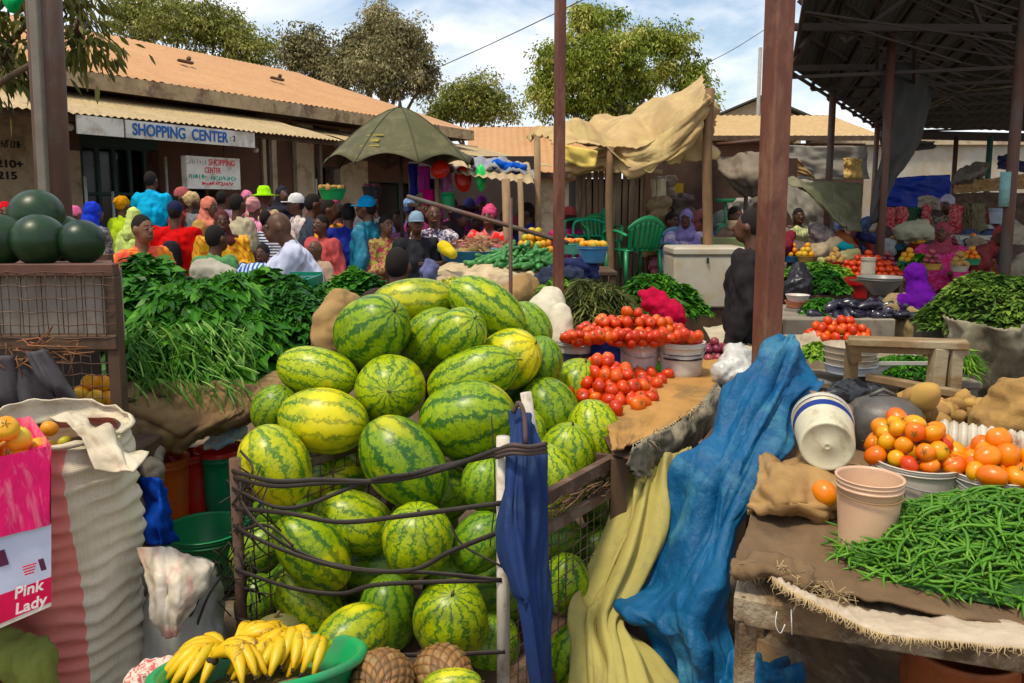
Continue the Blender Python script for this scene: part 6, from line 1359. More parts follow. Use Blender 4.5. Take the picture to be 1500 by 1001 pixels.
b = B(); b.cap(W(1225,580,3.0),.05,W(1280,583,3.05),.05); b.cap(W(1210,585,2.98),.03,W(1250,570,3.05),.045); b.cap(W(1250,565,3.1),.03,W(1300,590,3.0),.03); o = b.build('black_bag', mat('black_plastic', (.012,.012,.014), None, 6, .3, .5, spec=.6)); remesh(o, .011, 1, .02, (18,18,18)); tag(o, 'crumpled black plastic bag on the dull grey pot', 'bag')
o = sheet('torn_cloth', [[W(1185,575,2.86),W(1215,580,2.84),W(1252,600,2.86)],[W(1192,585,2.80),W(1222,596,2.78),W(1250,612,2.82)],[W(1200,600,2.78),W(1225,608,2.76),W(1240,625,2.82)]], mat('torn_brown', (.26,.16,.12), (.16,.1,.07), 10, .9, .5), 20, 16, .025, (4,4), .004, seed=9, edge=.006); tag(o, 'torn brown cloth scrap over the rim of the overturned bucket', 'cloth')
# potatoes and a tuber sack
POT = fruitmat('potato_skin', (.22,.12,.05), (.34,.20,.07), (.42,.26,.08), .9, 14); PM_ = []
for k in range(4):
    b = B(); b.ball((0,0,0), (.045,.034,.030), nu=16, nv=12); _o = b.build('potato', POT, origin=(0,0,0)); me = _o.data; bpy.data.objects.remove(_o)
    for v in me.vertices: v.co *= 1+.22*noise.noise(v.co*28+V(k*7,0,0)); 
    PM_.append(me)
for i in range(46):
    x = random.uniform(1325,1485); y = random.uniform(592,618); p = G(x, y, RZ+.03); p.z += .0
    if abs(x-1352) < 22: p = W(x, random.uniform(578,605), 2.98)
    elif i%2: p.z += .03
    o = fruit(PM_[i%4], p, random.uniform(.8,1.25), 'potato', 'earthy brown potato scattered behind the nested white buckets', 'potato', 'potatoes behind the nested buckets', False)
o = fruit(PM_[0], W(1353,582,2.95), 1.7, 'potato', 'largest golden potato on top of the potato heap', 'potato', None, False)
b = B(); c = W(1505,600,2.9); b.ball(c, (.15,.14,.13)); b.ball(c+V(-.08,0,-.05), (.12,.12,.08)); o = b.build('tuber_sack', mat('earthy_sack', (.36,.22,.08), (.22,.13,.05), 9, .95, .8, 90)); remesh(o, .012, 2, .02, (14,14,14)); tag(o, 'bulging earthy brown sack at the right edge beside the potatoes', 'sack')
# under the right table
BAR = mat('barrel_rust_orange', (.26,.07,.02), (.17,.045,.015), 4, .6, .3, dirt=(.08,.04,.02), vary=0)
for x, y, w_, lb in ((1405,1000,150,'rusty orange barrel under the bean table'),(1530,1010,110,'second rusty barrel cut by the right edge under the table')):
    c = G(x, 1000, .17) if False else W(x, 990, 2.15); s = mpp(x, 990, 2.15); r = w_*s/2; z1 = W(x, 945, 2.15).z; bb = empty('barrel', (c.x, c.y, .18), lb, 'barrel'); b = B(); b.lathe([(r*.96,.18),(r,.22),(r*1.02,z1*.75),(r*1.05,z1*.77),(r*1.02,z1*.79),(r*1.0,z1-.02),(r*1.03,z1),(r*.96,z1),(r*.94,z1-.1),(r*.9,.2)], (c.x,c.y,0), 36, cap0=True, cap1=True); b.build('shell', BAR, bb)
b = B(); c = W(1300,935,3.0); b.bar((1.0,3.55,.38),(2.9,3.55,.38),.02,.6); tag(b.build('shade_backing', mat('under_table_shade', (.05,.035,.02), (.03,.02,.012), 4, .9, .4)), 'dark backing added for the shade behind the bean table', 'panel')  # added dark sheet, paints the darkness under the bean table
ML = []; melon(1300,985,60,44,20,0,3.0,'second dark watermelon in the shade further right under the bean table','d', group=None); melon(1160,940,48,40,60,0,3.2,'dark watermelon deep under the left side of the bean table','d', group=None); place_melons(ML, False)
# ---------------------------------------------------------------- umbrella and plastic goods stall
uc = W(586,158,9.0); um = empty('market_umbrella', (uc.x, 9.0, 0), 'large faded olive market umbrella over the crowd', 'umbrella')
UMB = mat('umbrella_olive', (.085,.08,.03), (.055,.055,.022), 2.5, .7, .2, 60, dirt=(.13,.115,.055), vary=0); rU = 106*mpp(586,245,9.0)*1.06; zt = uc.z; zr = W(586,247,9-.0).z+.02
b = B(); Gd = []; n8 = 8; seg = 8
for j in range(13):
    u = j/12; row = []
    for k in range(n8*seg):
        q = 2*PI*k/(n8*seg)+.35; f = (k%seg)/seg; sag = math.sin(f*PI); rr = rU*u*(math.cos(PI/n8)/math.cos((f-.5)*2*PI/n8)*.5+.5)*(1-.02*sag*u); z = zt-(zt-zr)*(u**1.5)-.03*sag*u*(1-u)*2+ (.10*sag*max(0,u-.8)/.2 if u > .8 else 0)
        row.append(V(uc.x+rr*math.cos(q), 9+rr*math.sin(q), z))
    Gd.append(row)
b.grid(Gd, closed=True); cn = b.build('canopy', UMB, um); md = cn.modifiers.new('t','SOLIDIFY'); md.thickness = .004
for k in range(n8):
    q = 2*PI*k/n8+.35; b = B(); b.tube([V(uc.x+rU*u*math.cos(q), 9+rU*u*math.sin(q), zt-(zt-zr)*(u**1.5)-.015) for u in (.05,.3,.5,.7,.85,1.)], .008, 5); b.build('rib', steel, um)
b = B(); b.tube([(uc.x,9,0),(uc.x,9,zt+.03)], .02, 8); b.build('pole', steel, um); b = B(); b.cap((uc.x,9,zt),.025,(uc.x,9,zt+.1),.012); b.build('finial', steel, um)
b = B(); b.box((uc.x,9,.05),(.5,.5,.1),None,.02); b.build('base_weight', mat('concrete', (.3,.27,.22)), um)
b = B()
for k in range(n8):
    q = 2*PI*k/n8+.35; b.tube([V(uc.x+rU*u*math.cos(q)*1.003, 9+rU*u*math.sin(q)*1.003, zt-(zt-zr)*(u**1.5)+.006) for u in (.02,.15,.3,.45,.6,.75,.9,1.)], .007, 4)
b.build('seam', mat('umbrella_seam', (.05,.055,.02)), um)
gm = mat('umbrella_print', (.26,.21,.05), None, 6, .8, 0, vary=0)
b = B()      # faded rectangular print on the front panel
for u0, u1, w0 in ((.66,.68,.36),(.72,.76,.26),(.80,.82,.34)):
    q = -PI/2-.36; b.grid([[V(uc.x+(rU*u+.0)*math.cos(q+a)*1.004*.97, 9+rU*u*math.sin(q+a)*1.004*.97, zt-(zt-zr)*(u**1.5)+.012) for a in np.linspace(-w0/2, w0/2, 8)] for u in (u0, u1)])
b.build('faded_print', gm, um)
# low stall roof right of the umbrella, with goods hanging from it
stl = empty('goods_stall', W(690,300,9.8).xy.to_3d(), 'ramshackle stall with a pale sheet roof hung with plastic goods', 'stall')
b = B(); corr(b, W(652,252,9.0), W(782,268,8.2), W(775,238,10.4), W(640,225,11), .12, .012, 3, .05, .05); b.build('roof', TANR, stl)
for px, d in ((741,8.4),(762,8.3),(640,9.2)): p = W(px,300,d); b = B(); b.tube([(p.x,d,0),(p.x+.02,d,1.2),(p.x,d,W(px,262,d).z)], .045 if px == 741 else .03, 8); b.build('post', mat('stick_wood', (.30,.21,.12), (.18,.12,.07), 10, .9, .6, stretch=(1,1,.3)), stl)
b = B(); b.bar(W(600,340,11.6),W(790,340,11.6),.03,2.2); b.build('back_wall', mat('stall_dark', (.05,.035,.03), (.03,.022,.02), 3, .9, .2), stl)
o = sheet('roof_rags', [[W(688,232,9.6),W(730,232,9.5),W(782,246,9.3)],[W(690,246,9.2),W(730,250,9.1),W(785,262,9.0)]], mat('rag_blue_grey', (.20,.24,.32), (.35,.33,.3), 9, .9, .4), 24, 8, .09, (6,2), .02, seed=4); tag(o, 'rags and plastic scraps thrown on the pale stall roof', 'rags')
b = B(); b.cap(W(728,240,9.2),.05,W(765,246,9.1),.06); o = b.build('blue_bundle', fab((.02,.10,.50))); remesh(o, .02, 1, .04, (12,12,12)); tag(o, 'blue bundle lying on the pale stall roof', 'bundle')
def hangcloth(x0, x1, y0, y1, d, m, label, name='hanging_cloth', cat='cloth', wf=(4,1), wr=.05, grp=None):
    xm = (x0+x1)/2; o = sheet(name, [[W(x0,y0,d),W(xm,y0,d-.03),W(x1,y0,d)],[W(x0+1,(y0+y1)/2,d),W(xm,(y0+y1)/2,d-.05),W(x1-1,(y0+y1)/2,d)],[W(x0+2,y1,d),W(xm,y1+2,d-.03),W(x1-1,y1-2,d)]], m, 20, 16, wr, wf, .01, seed=random.random()*50, edge=.01); tag(o, label, cat, grp); return o
def basinhang(x, y, d, rx, ry, col, label):
    c = W(x, y, d); s = mpp(x, y, d); M = Euler((R(80), R(random.uniform(-15,15)), R(random.uniform(-25,25)))).to_matrix() @ Matrix.Diagonal((rx*s, ry*s, ry*s)); b = B(); b.lathe([(.001,.3),(.6,.3),(.72,.25),(.95,-.12),(1.03,-.13),(1.03,-.17),(.93,-.16),(.70,.2),(.001,.24)], c, 28, M); tag(b.build('hanging_basin', plastic(col, False)), label, 'basin', None)
hangcloth(612,630,244,280,9.4,patt('pink_check', (.65,.05,.30), (.15,.03,.25), 30, 'wave', dist=1), 'pink and purple checked cloth hanging under the umbrella')
hangcloth(598,614,240,285,9.5,fab((.04,.05,.35)), 'dark blue cloth hanging at the left of the plastic goods')
hangcloth(628,645,262,300,9.5,fab((.015,.02,.10)), 'navy cloth hanging below the red basin'); hangcloth(644,664,240,282,9.6,patt('lilac_print', (.55,.35,.60), (.62,.10,.35), 40, 'n'), 'lilac printed cloth hanging between two red items')
hangcloth(618,640,278,300,9.3,fab((.62,.02,.22)),'crimson pink cloth hanging over the green bucket stack')
basinhang(644,248,9.1,15,13,(.75,.05,.02),'red plastic basin hung tilted under the umbrella edge'); basinhang(678,262,9.2,12,19,(.55,.03,.02),'long red basin hung right of the lilac cloth'); basinhang(703,260,8.9,8,20,(.01,.50,.10),'bright green basin hung edge on at the right of the goods')
bucket(656,305,9.2,22,22,(.0,.35,.12),'green bucket on the goods stall below the hanging cloths')
b = B(); b.bar(W(600,300,10.6),W(700,304,10.6),.5,.04); b.bar(W(600,315,10.6),V(W(600,315,10.6).x,10.6,0),.05,.05,up=(1,0,0)); b.build('shelf', WOODD, stl)
# loose poles in the middle
for pts, w_, lb in (((W(597,288,6.5),W(832,356,5.9)),.035,'long dark pole slanting down across the middle of the crowd'),): b = B(); b.tube(list(pts), w_/2, 8); tag(b.build('slanting_pole', POSTL), lb, 'pole')
p = W(748,430,5.6); b = B(); b.tube([(p.x,5.6,0),(p.x,5.6,W(748,290,5.6).z)], .014, 8); tag(b.build('thin_post', POSTL), 'thin dark stake standing behind the top of the melon pile', 'post')
p = W(793,300,8.6); rt = empty('canopy_post', (p.x,8.6,0), 'pale wooden post at the left corner of the patched canopy', 'post'); b = B(); b.tube([(p.x,8.6,0),(p.x-.03,8.6,1.3),(p.x-.05,8.6,W(790,200,8.6).z)], .035, 8); b.build('shaft', mat('stick_wood', (.3,.21,.12)), rt)
# ---------------------------------------------------------------- patched canopy and hut
CAN = mat('canopy_canvas', (.46,.33,.17), (.33,.23,.11), 2.2, .85, .5, 40, dirt=(.50,.39,.18), vary=0, bd=.01)
cn = sheet('patched_canopy', [[W(770,192,10.2),W(850,180,10.6),W(940,156,11.0),W(1034,128,11.4)],[W(790,200,9.2),W(870,196,9.3),W(950,178,9.2),W(1036,134,9.0)],[W(815,212,8.3),W(880,218,8.1),W(955,214,7.9),W(1036,142,7.8)]], CAN, 80, 60, .05, (3,2.5), .01, seed=61, edge=.03, ridge=.05, crease=.22)
tag(cn, 'sagging patched tan canvas canopy on crooked posts', 'canopy')
o = sheet('canvas_valance', [[W(818,212,8.3),W(885,218,8.1),W(955,212,7.9),W(1038,142,7.8),W(1048,150,8.2)],[W(822,238,8.35),W(888,240,8.15),W(960,238,7.95),W(1030,185,7.85),W(1048,190,8.2)],[W(835,262,8.4),W(893,252,8.2),W(955,240,8.0),W(1010,240,7.9),W(1046,225,8.2)]], CAN, 80, 40, .05, (4,2.5), .01, parent=cn, seed=66, edge=.03, ridge=.05, crease=.16)
o = sheet('yellow_patch', [[W(825,212,8.2),W(850,216,8.1),W(876,222,8.05)],[W(828,235,8.2),W(852,245,8.1),W(872,245,8.05)]], mat('patch_yellow', (.66,.50,.14), (.55,.42,.12), 5, .8, .3), 14, 8, .04, (3,3), .01, parent=cn, seed=2)
for px, d, w_, yt, lb in ((1035,7.9,.10,130,'tall crooked wooden post holding the peak of the patched canopy'),(893,8.1,.075,215,'wooden post under the front edge of the patched canopy'),(945,9.4,.05,240,'thin dark post in the shade under the patched canopy')):
    p = W(px,300,d); zt_ = W(px,yt,d).z; rt = empty('canopy_post', (p.x,d,0), lb, 'post'); b = B(); b.tube(curve([V(p.x,d,0),V(p.x+.03,d,zt_*.4),V(p.x-.01,d,zt_*.75),V(p.x,d,zt_)],10), [w_/2*(1.1-.02*i) for i in range(10)], 9); b.build('shaft', mat('stick_brown', (.22,.13,.07), (.13,.08,.045), 10, .9, .7, stretch=(1,1,.3)), rt)
hut = empty('wooden_hut', W(880,330,10.2).xy.to_3d(), 'grey brown plank hut behind the green chairs under the canopy', 'hut'); HW = mat('plank_grey', (.26,.18,.12), (.15,.10,.07), 4, .9, .6, 40, dirt=(.38,.31,.22), stretch=(1,1,.2), vary=.1)
x0 = W(842,300,9.8).x; x1 = W(945,300,9.8).x; zt_ = W(890,250,9.8).z; b = B(); n = 12
for i in range(n): b.box((x0+(x1-x0)*(i+.5)/n, 9.8+random.gauss(0,.012), zt_/2), ((x1-x0)/n-.012,.025,zt_+random.gauss(0,.04)), Euler((0,random.gauss(0,.008),0)))
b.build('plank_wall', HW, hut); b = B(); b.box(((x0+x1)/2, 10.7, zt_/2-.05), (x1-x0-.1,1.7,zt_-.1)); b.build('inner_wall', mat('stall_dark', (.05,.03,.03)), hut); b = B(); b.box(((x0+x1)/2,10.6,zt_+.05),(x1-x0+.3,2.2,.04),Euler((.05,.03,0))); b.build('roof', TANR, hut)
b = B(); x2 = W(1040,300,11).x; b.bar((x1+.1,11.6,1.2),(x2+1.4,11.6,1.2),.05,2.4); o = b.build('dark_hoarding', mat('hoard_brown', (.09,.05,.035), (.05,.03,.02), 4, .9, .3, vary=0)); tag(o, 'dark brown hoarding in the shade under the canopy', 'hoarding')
hangcloth(953,975,262,310,9.6,mat('pale_plank', (.62,.55,.38), (.5,.42,.28), 6, .8, .3),'pale cream cloth hung in the shade under the canopy', wr=.03)
b = B(); b.box(W(986,276,11.2),(.28,.04,.14)); tag(b.build('notice', YP), 'small yellow and dark notice board beside the pale cream cloth', 'notice')
# second canvas behind the thick post
o = sheet('grey_canvas', [[W(1050,232,9.5),W(1085,228,9.3),W(1125,222,9.0)],[W(1055,250,9.3),W(1088,262,9.0),W(1125,250,8.8)],[W(1065,250,9.3),W(1090,285,9.2),W(1122,290,9.0)]], mat('canvas_grey', (.24,.20,.16), (.17,.14,.11), 4, .9, .4), 24, 20, .08, (3,3), .01, seed=71); tag(o, 'grey canvas sagging between the canopy and the thick brown post', 'canvas')
b = B(); b.tube([W(1050,212,9.4),W(1125,205,9.2)], .025, 6); b.tube([W(1095,222,9.2),V(W(1095,222,9.2).x,9.2,0)], .025, 6); tag(b.build('pole_frame', POSTL), 'thin pole frame carrying the grey canvas', 'frame')
# ---------------------------------------------------------------- chairs
def chair(x, y, d, h, rz, col, label, grp=None):
    """moulded plastic armchair; x, y = middle of its back, h = overall height in metres"""
    c = W(x, y, d); base = V(c.x, d, max(0, c.z-.62*h)); rt = empty('plastic_chair', (0,0,0), label, 'chair', grp); m = plastic(col, False); k = h/.85; w = .25*k
    b = B(); b.grid([[V(w*u*(.9+.1*abs(v)), -v*.22*k, .42*k-.02*k*(1-u*u)*(1-v*v)) for u in np.linspace(-1,1,8)] for v in np.linspace(-1,1,8)]); o = b.build('seat', m, rt); md = o.modifiers.new('t','SOLIDIFY'); md.thickness = .018*k
    def bp(u, v): zz = .42+.43*v*(1-.22*u*u if v > .9 else 1); zz = .42+v*(.43-.13*u*u); return V(w*u*(.88+.16*v), (.22+.10*v-.05*u*u)*k, zz*k)
    b = B(); n = 7
    for i in range(n):
        u0 = -1+2*i/n+.03; u1 = -1+2*(i+1)/n-.05; b.grid([[bp(u, v) for u in np.linspace(u0,u1,3)] for v in np.linspace(.05,.86,8)])
    b.grid([[bp(u, v) for u in np.linspace(-1.02,1.02,20)] for v in (.82,.9,1.0)]); o = b.build('backrest', m, rt); md = o.modifiers.new('t','SOLIDIFY'); md.thickness = .02*k
    for s in (-1,1):
        b = B(); b.tube(curve([bp(s,.62), V(s*w*1.12,.05*k,.66*k), V(s*w*1.15,-.18*k,.645*k), V(s*w*1.08,-.24*k,.58*k), V(s*w*1.05,-.24*k,.42*k)], 16), .02*k, 6, flat=1.5); b.build('armrest', m, rt)
        for f in (-1,1): b = B(); b.tube([V(s*w*.95,f*.2*k,.42*k),V(s*w*1.05,f*.25*k,.0)], [.028*k,.02*k], 6); b.build('leg', m, rt)
    rt.location = base; rt.rotation_euler.z = R(rz); return rt
GRC = (.0,.20,.07)
chair(928,354,8.2,.72,205,GRC,'large dark green plastic armchair seen from behind its slatted back'); chair(880,343,9.2,.62,10,(.03,.30,.10),'lighter green plastic chair left of the large green one'); chair(857,335,9.4,.70,-80,(.02,.40,.22),'thin teal green chair back against the plank hut')
chair(1008,372,8.8,.78,20,(.16,.33,.50),'pale blue plastic chair behind the white freezer'); chair(1050,376,8.8,.78,-30,(.02,.16,.42),'deep blue plastic chair right behind the white freezer')
# freezer
fc = W(1030,452,7.4); fz = empty('chest_freezer', (W(1035,452,7.4).x,7.5,0), 'white chest freezer with a dark lock on its lid', 'freezer'); xa, xb = W(987,410,7.4).x, W(1092,410,7.4).x; z0_, z1_, z2_ = W(1030,452,7.4).z, W(1030,376,7.4).z, W(1030,364,7.4).z
FW = mat('enamel_white', (.50,.46,.37), (.43,.38,.30), 3, .4, .1, dirt=(.42,.34,.22), vary=0); b = B(); b.box(((xa+xb)/2,7.65,(z0_+z1_)/2),(xb-xa,.5,z1_-z0_),None,.02); b.build('body', FW, fz); b = B(); b.box(((xa+xb)/2,7.65,(z1_+z2_)/2+.008),(xb-xa+.02,.53,z2_-z1_),None,.018); b.build('lid', FW, fz)
b = B(); p = W(1037,382,7.38); b.box((p.x,7.385,p.z),(.02,.02,.055),None,.004); b.build('lock', BLKP, fz); b = B(); b.box(((xa+xb)/2,7.65,z0_/2),(xb-xa-.06,.42,z0_-.02)); b.build('plinth', WOODD, fz)
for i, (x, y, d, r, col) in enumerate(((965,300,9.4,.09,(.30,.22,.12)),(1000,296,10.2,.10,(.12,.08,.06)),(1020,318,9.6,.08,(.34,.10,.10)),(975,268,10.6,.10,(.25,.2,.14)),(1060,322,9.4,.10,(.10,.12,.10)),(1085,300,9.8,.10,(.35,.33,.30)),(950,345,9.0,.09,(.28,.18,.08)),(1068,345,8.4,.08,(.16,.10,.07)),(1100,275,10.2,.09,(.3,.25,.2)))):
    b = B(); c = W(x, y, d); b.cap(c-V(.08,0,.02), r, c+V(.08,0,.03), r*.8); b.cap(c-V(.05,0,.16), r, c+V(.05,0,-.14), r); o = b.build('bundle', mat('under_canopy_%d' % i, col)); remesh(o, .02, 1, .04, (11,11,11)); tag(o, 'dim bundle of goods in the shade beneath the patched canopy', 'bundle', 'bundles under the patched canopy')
# green weighing scale
ws = empty('weighing_scale', W(1063,300,8.5), 'small green weighing scale with a round pan near the thick post', 'scale'); c = W(1063,296,8.5); b = B(); b.lathe([(.001,0),(.07,.0),(.11,.035),(.115,.035),(.075,-.008),(.001,-.01)], c, 24); b.build('pan', plastic((.02,.30,.12)), ws); b = B(); b.tube([c,c-V(0,0,.25)],.015,8); b.box(c-V(0,0,.3),(.16,.12,.14),None,.015); b.build('stand', plastic((.02,.24,.1)), ws)
b = B(); b.box((c.x,8.5,(c.z-.37)/2),(.42,.4,c.z-.37),None,.02); tag(b.build('wooden_cabinet', mat('cab_green', (.10,.22,.05), (.2,.17,.1), 5, .8, .3)), 'green and brown cabinet under the small scale', 'cabinet')
b = B(); b.box(W(1078,330,8.45),(.2,.2,.1),None,.02); tag(b.build('cardboard_box', mat('card', (.42,.30,.18))), 'small brown carton on the cabinet beside the dark jacket', 'carton')
# ---------------------------------------------------------------- middle ground stalls
def table(x0, x1, y, z, depth, label, m=WOODD, d=None):
    p0 = G(x0, y, z); p1 = V(G(x1, y, z).x, p0.y, z); rt = empty('stall_table', ((p0.x+p1.x)/2,p0.y,0), label, 'table'); b = B(); b.box(((p0.x+p1.x)/2,p0.y+depth/2,z-.02),(p1.x-p0.x,depth,.035),None,.005); b.build('table_top', m, rt)
    for sx in (p0.x+.04,p1.x-.04):
        for sy in (p0.y+.04,p0.y+depth-.04): b = B(); b.box((sx,sy,(z-.04)/2),(.05,.05,z-.04)); b.build('leg', m, rt)
    return rt
table(608,800,432,1.02,1.1,'broad low stall table behind the top of the melon pile')
table(600,815,384,1.16,1.2,'further stall table of fish and cucumbers behind the slanting pole')
SCK = mat('flat_sacks', (.52,.42,.27), (.36,.28,.17), 7, .9, .5, 120, dirt=(.25,.18,.12), vary=0)
o = sheet('sacking', [[W(640,392,7.4),W(700,384,7.5),W(770,390,7.5),W(802,398,7.3)],[W(630,402,6.9),W(700,396,6.9),W(760,400,6.9),W(800,408,6.8)],[W(640,420,6.4),W(690,416,6.3),W(750,424,6.2),W(775,440,6.1)]], SCK, 40, 26, .07, (5,3), .012, seed=81); tag(o, 'rumpled tan sacking spread behind the melon pile', 'sacking')
greenheap('yellow_green_fruit', W(682,412,6.3)-V(0,0,.07), .33, .25, .10, 700, .05, .025, leafmat('yellowgreen', (.20,.26,.02), (.42,.45,.05), (.60,.62,.15)), 'shallow heap of yellow green peppers right behind the top melons', corem=mat('yg_core', (.25,.28,.03), None, 30, .8, .4))
b = B(); b.cap(W(768,425,5.9),.13,W(745,440,5.8),.12); b.cap(W(778,440,5.9),.12,W(765,455,5.9),.1); o = b.build('sack', BURL); remesh(o, .02, 2, .02, (9,9,9)); tag(o, 'brown burlap sack slumped behind the top right melon', 'sack')
rt, c, r, h = bucket(702,386,7.9,120,20,(.03,.20,.36),'wide shallow blue basin of small dried fish sticks', name='plastic_basin', cat='basin', taper=.75)
P = []; D = []
for i in range(260): a = random.random()*6.28; q = random.random()**.5*r*.85; P.append((c.x+q*math.cos(a), c.y+q*math.sin(a), c.z+h+.04*random.random()+.1*(1-q/r))); D.append((random.gauss(0,1),random.gauss(0,1),random.gauss(.3,.3)))
o = leaves('dried_fish', np.array(P), np.array(D), .10, .016, leafmat('fish_red', (.20,.07,.04), (.42,.18,.12), (.55,.32,.2))); tag(o, 'heap of small reddish dried fish in the blue basin', 'dried fish', kind='stuff')
b = B(); b.cap(W(668,378,8.1),.07,W(705,358,8.3),.10); b.cap(W(700,362,8.3),.09,W(720,378,8.2),.05); o = b.build('sack', mat('sack_ochre', (.36,.26,.10), (.22,.15,.06), 9, .9, .6)); remesh(o, .02, 1, .03, (10,10,10)); tag(o, 'ochre sack folded at the back of the blue fish basin', 'sack')
CUC = mat('cucumber_skin', (.03,.12,.03), (.06,.22,.06), 30, .4, .2, vary=.3); b = B(); b.tube([V(-.09,0,.004),V(-.075,0,.002),V(-.03,0,0),V(.03,0,.004),V(.075,0,.012),V(.09,0,.016)],[.006,.018,.022,.022,.018,.006],8); _o = b.build('cucumber', CUC, origin=(0,0,0)); CM = _o.data; bpy.data.objects.remove(_o)
c0 = W(758,382,7.0); 
for p in heap(V(c0.x,7.1,c0.z-.06), .42, .26, .16, .062):
    o = mkobj('cucumber', CM); o.location = p; o.rotation_euler = (random.gauss(0,.2),random.gauss(-.2,.25),random.gauss(.7,.5)); o.scale = (random.uniform(.9,1.3),)*3; tag(o, 'dark green cucumber in the heap behind the thin stake', 'cucumber', 'cucumbers in the heap')
oc = W(783,362,7.9)
for p in heap(V(oc.x,7.9,W(783,372,7.9).z), .20, .18, .22, .085): fruit(OM[0], p, 1.15, 'orange', 'orange in the pyramid behind the cucumbers', 'orange', 'oranges stacked behind the cucumbers', False)
b = B(); b.box((oc.x,7.9,W(783,374,7.9).z/2),(.5,.4,W(783,374,7.9).z),None,.02); tag(b.build('fruit_crate', WOODD), 'dark crate under the pyramid of oranges', 'crate')
for x, y, w_, lb, cl in ((838,372,44,'teal bowl of orange fruit beside the green chairs',(.15,.50,.38)),(868,385,46,'blue bowl of pale fruit in front of the green chair',(.08,.24,.45))):
    rt, c, r, h = bucket(x, y, 7.0 if x == 838 else 6.2, w_, 16 if x == 838 else 24, cl, lb, name='bowl', cat='bowl', taper=.7)
    for p in heap(c+V(0,0,h*.9), r*.8, r*.8, .045, .055): fruit(TO[0] if x == 838 else OM[0], p, .85, 'fruit', 'small orange fruit heaped in the teal bowl' if x == 838 else 'small pale fruit heaped in the blue bowl', 'fruit', 'fruit in the teal bowl' if x == 838 else 'fruit in the blue bowl', False)
table(828,905,398,1.17,.6,'low table with bowls in front of the green chairs')
for pts, m, lb in ((((820,395,6.2,.08),(862,392,6.2,.08)),fab((.02,.03,.09)),'navy cloth bundle right of the slim post'),(((838,385,6.5,.05),(868,390,6.4,.05)),mat('striped_grey', (.35,.33,.25), (.1,.1,.1), 25, .9, .4),'grey striped cloth on the navy bundle'),(((800,410,6.0,.10),(840,405,6.0,.09)),fab((.03,.04,.07)),'dark bundle left of the herb heap'),(((630,392,6.6,.07),(622,400,6.5,.05)),fab((.12,.13,.25)),'bluish grey bundle beside the yellow cloth')):
    b = B(); (xa_,ya_,da,ra),(xb_,yb_,db,rb_) = pts; b.cap(W(xa_,ya_,da),ra,W(xb_,yb_,db),rb_); b.cap(W(xa_,ya_+14,da),ra,W(xb_,yb_+14,db),rb_); o = b.build('bundle', m); remesh(o, .018, 1, .035, (12,12,12)); tag(o, lb, 'bundle')
rt = table(800,880,425,1.06,.8,'dark table carrying the cloth bundles')
# crates with greens left of the melon pile
def crate(x0, x1, y, d, h_, col, label):
    p0, p1 = W(x0,y,d), W(x1,y,d); s = mpp(x0,y,d); h = h_*s; rt = empty('plastic_crate', ((p0.x+p1.x)/2,d+.2,p0.z-h), label, 'crate'); m = plastic(col, False); w = p1.x-p0.x; cx = (p0.x+p1.x)/2; b = B(); b.box((cx,d+.2,p0.z-h),(w*.94,.38,.01)); b.build('bottom', m, rt)
    for sy in (-.2,.2):
        b = B(); b.bar((p0.x,d+.2+sy,p0.z),(p1.x,d+.2+sy,p0.z),.02,.025)
        for q in (.3,.6,.95): b.bar((p0.x+.01,d+.2+sy*.97,p0.z-h*q),(p1.x-.01,d+.2+sy*.97,p0.z-h*q),.012,h*.2)
        b.build('side', m, rt)
    for sx in (p0.x,p1.x): b = B(); b.bar((sx,d+.003,p0.z-h*.45),(sx,d+.397,p0.z-h*.45),.014,h*.9); b.build('end', m, rt)
    return rt
crate(398,448,410,4.7,22,(.0,.22,.14),'green plastic crate behind the dark greens'); crate(447,478,434,4.5,22,(.60,.12,.05),'orange red plastic crate between green crate and tan sack')
greenheap('leafy_greens', W(520,425,5.0)-V(0,0,.12), .24, .25, .24, 900, .10, .05, LV, 'tuft of broad green leaves behind the top left melon', up=.8, spread=1.); greenheap('small_peppers', W(478,420,4.9)-V(0,0,.10), .14, .16, .12, 500, .04, .025, LV2, 'small dark green peppers in the crate beside the leaves')
table(400,560,470,1.02,.8,'table under the plastic crates left of the melon pile')
b = B(); b.cap(W(300,400,5.2),.10,W(325,408,5.2),.11); b.cap(W(312,388,5.2),.05,W(318,395,5.2),.07); b.cap(W(300,415,5.2),.09,W(345,418,5.2),.08); o = b.build('white_bag', mat('bag_cream', (.62,.56,.42), (.5,.45,.33), 7, .7, .4)); remesh(o, .014, 2, .018, (14,14,14)); tag(o, 'cream plastic bag in front of the woman in yellow', 'bag')
o = sheet('blue_white_bag', [[W(352,382,5.4),W(385,384,5.3),W(408,398,5.3)],[W(345,402,5.2),W(380,400,5.15),W(412,408,5.2)],[W(345,415,5.2),W(380,415,5.1),W(410,416,5.2)]], patt('bluewhite', (.55,.65,.72), (.03,.10,.38), 9, 'wave'), 20, 16, .04, (3,3), .01, seed=5); tag(o, 'blue and white bag between the greens and the man in white', 'bag')
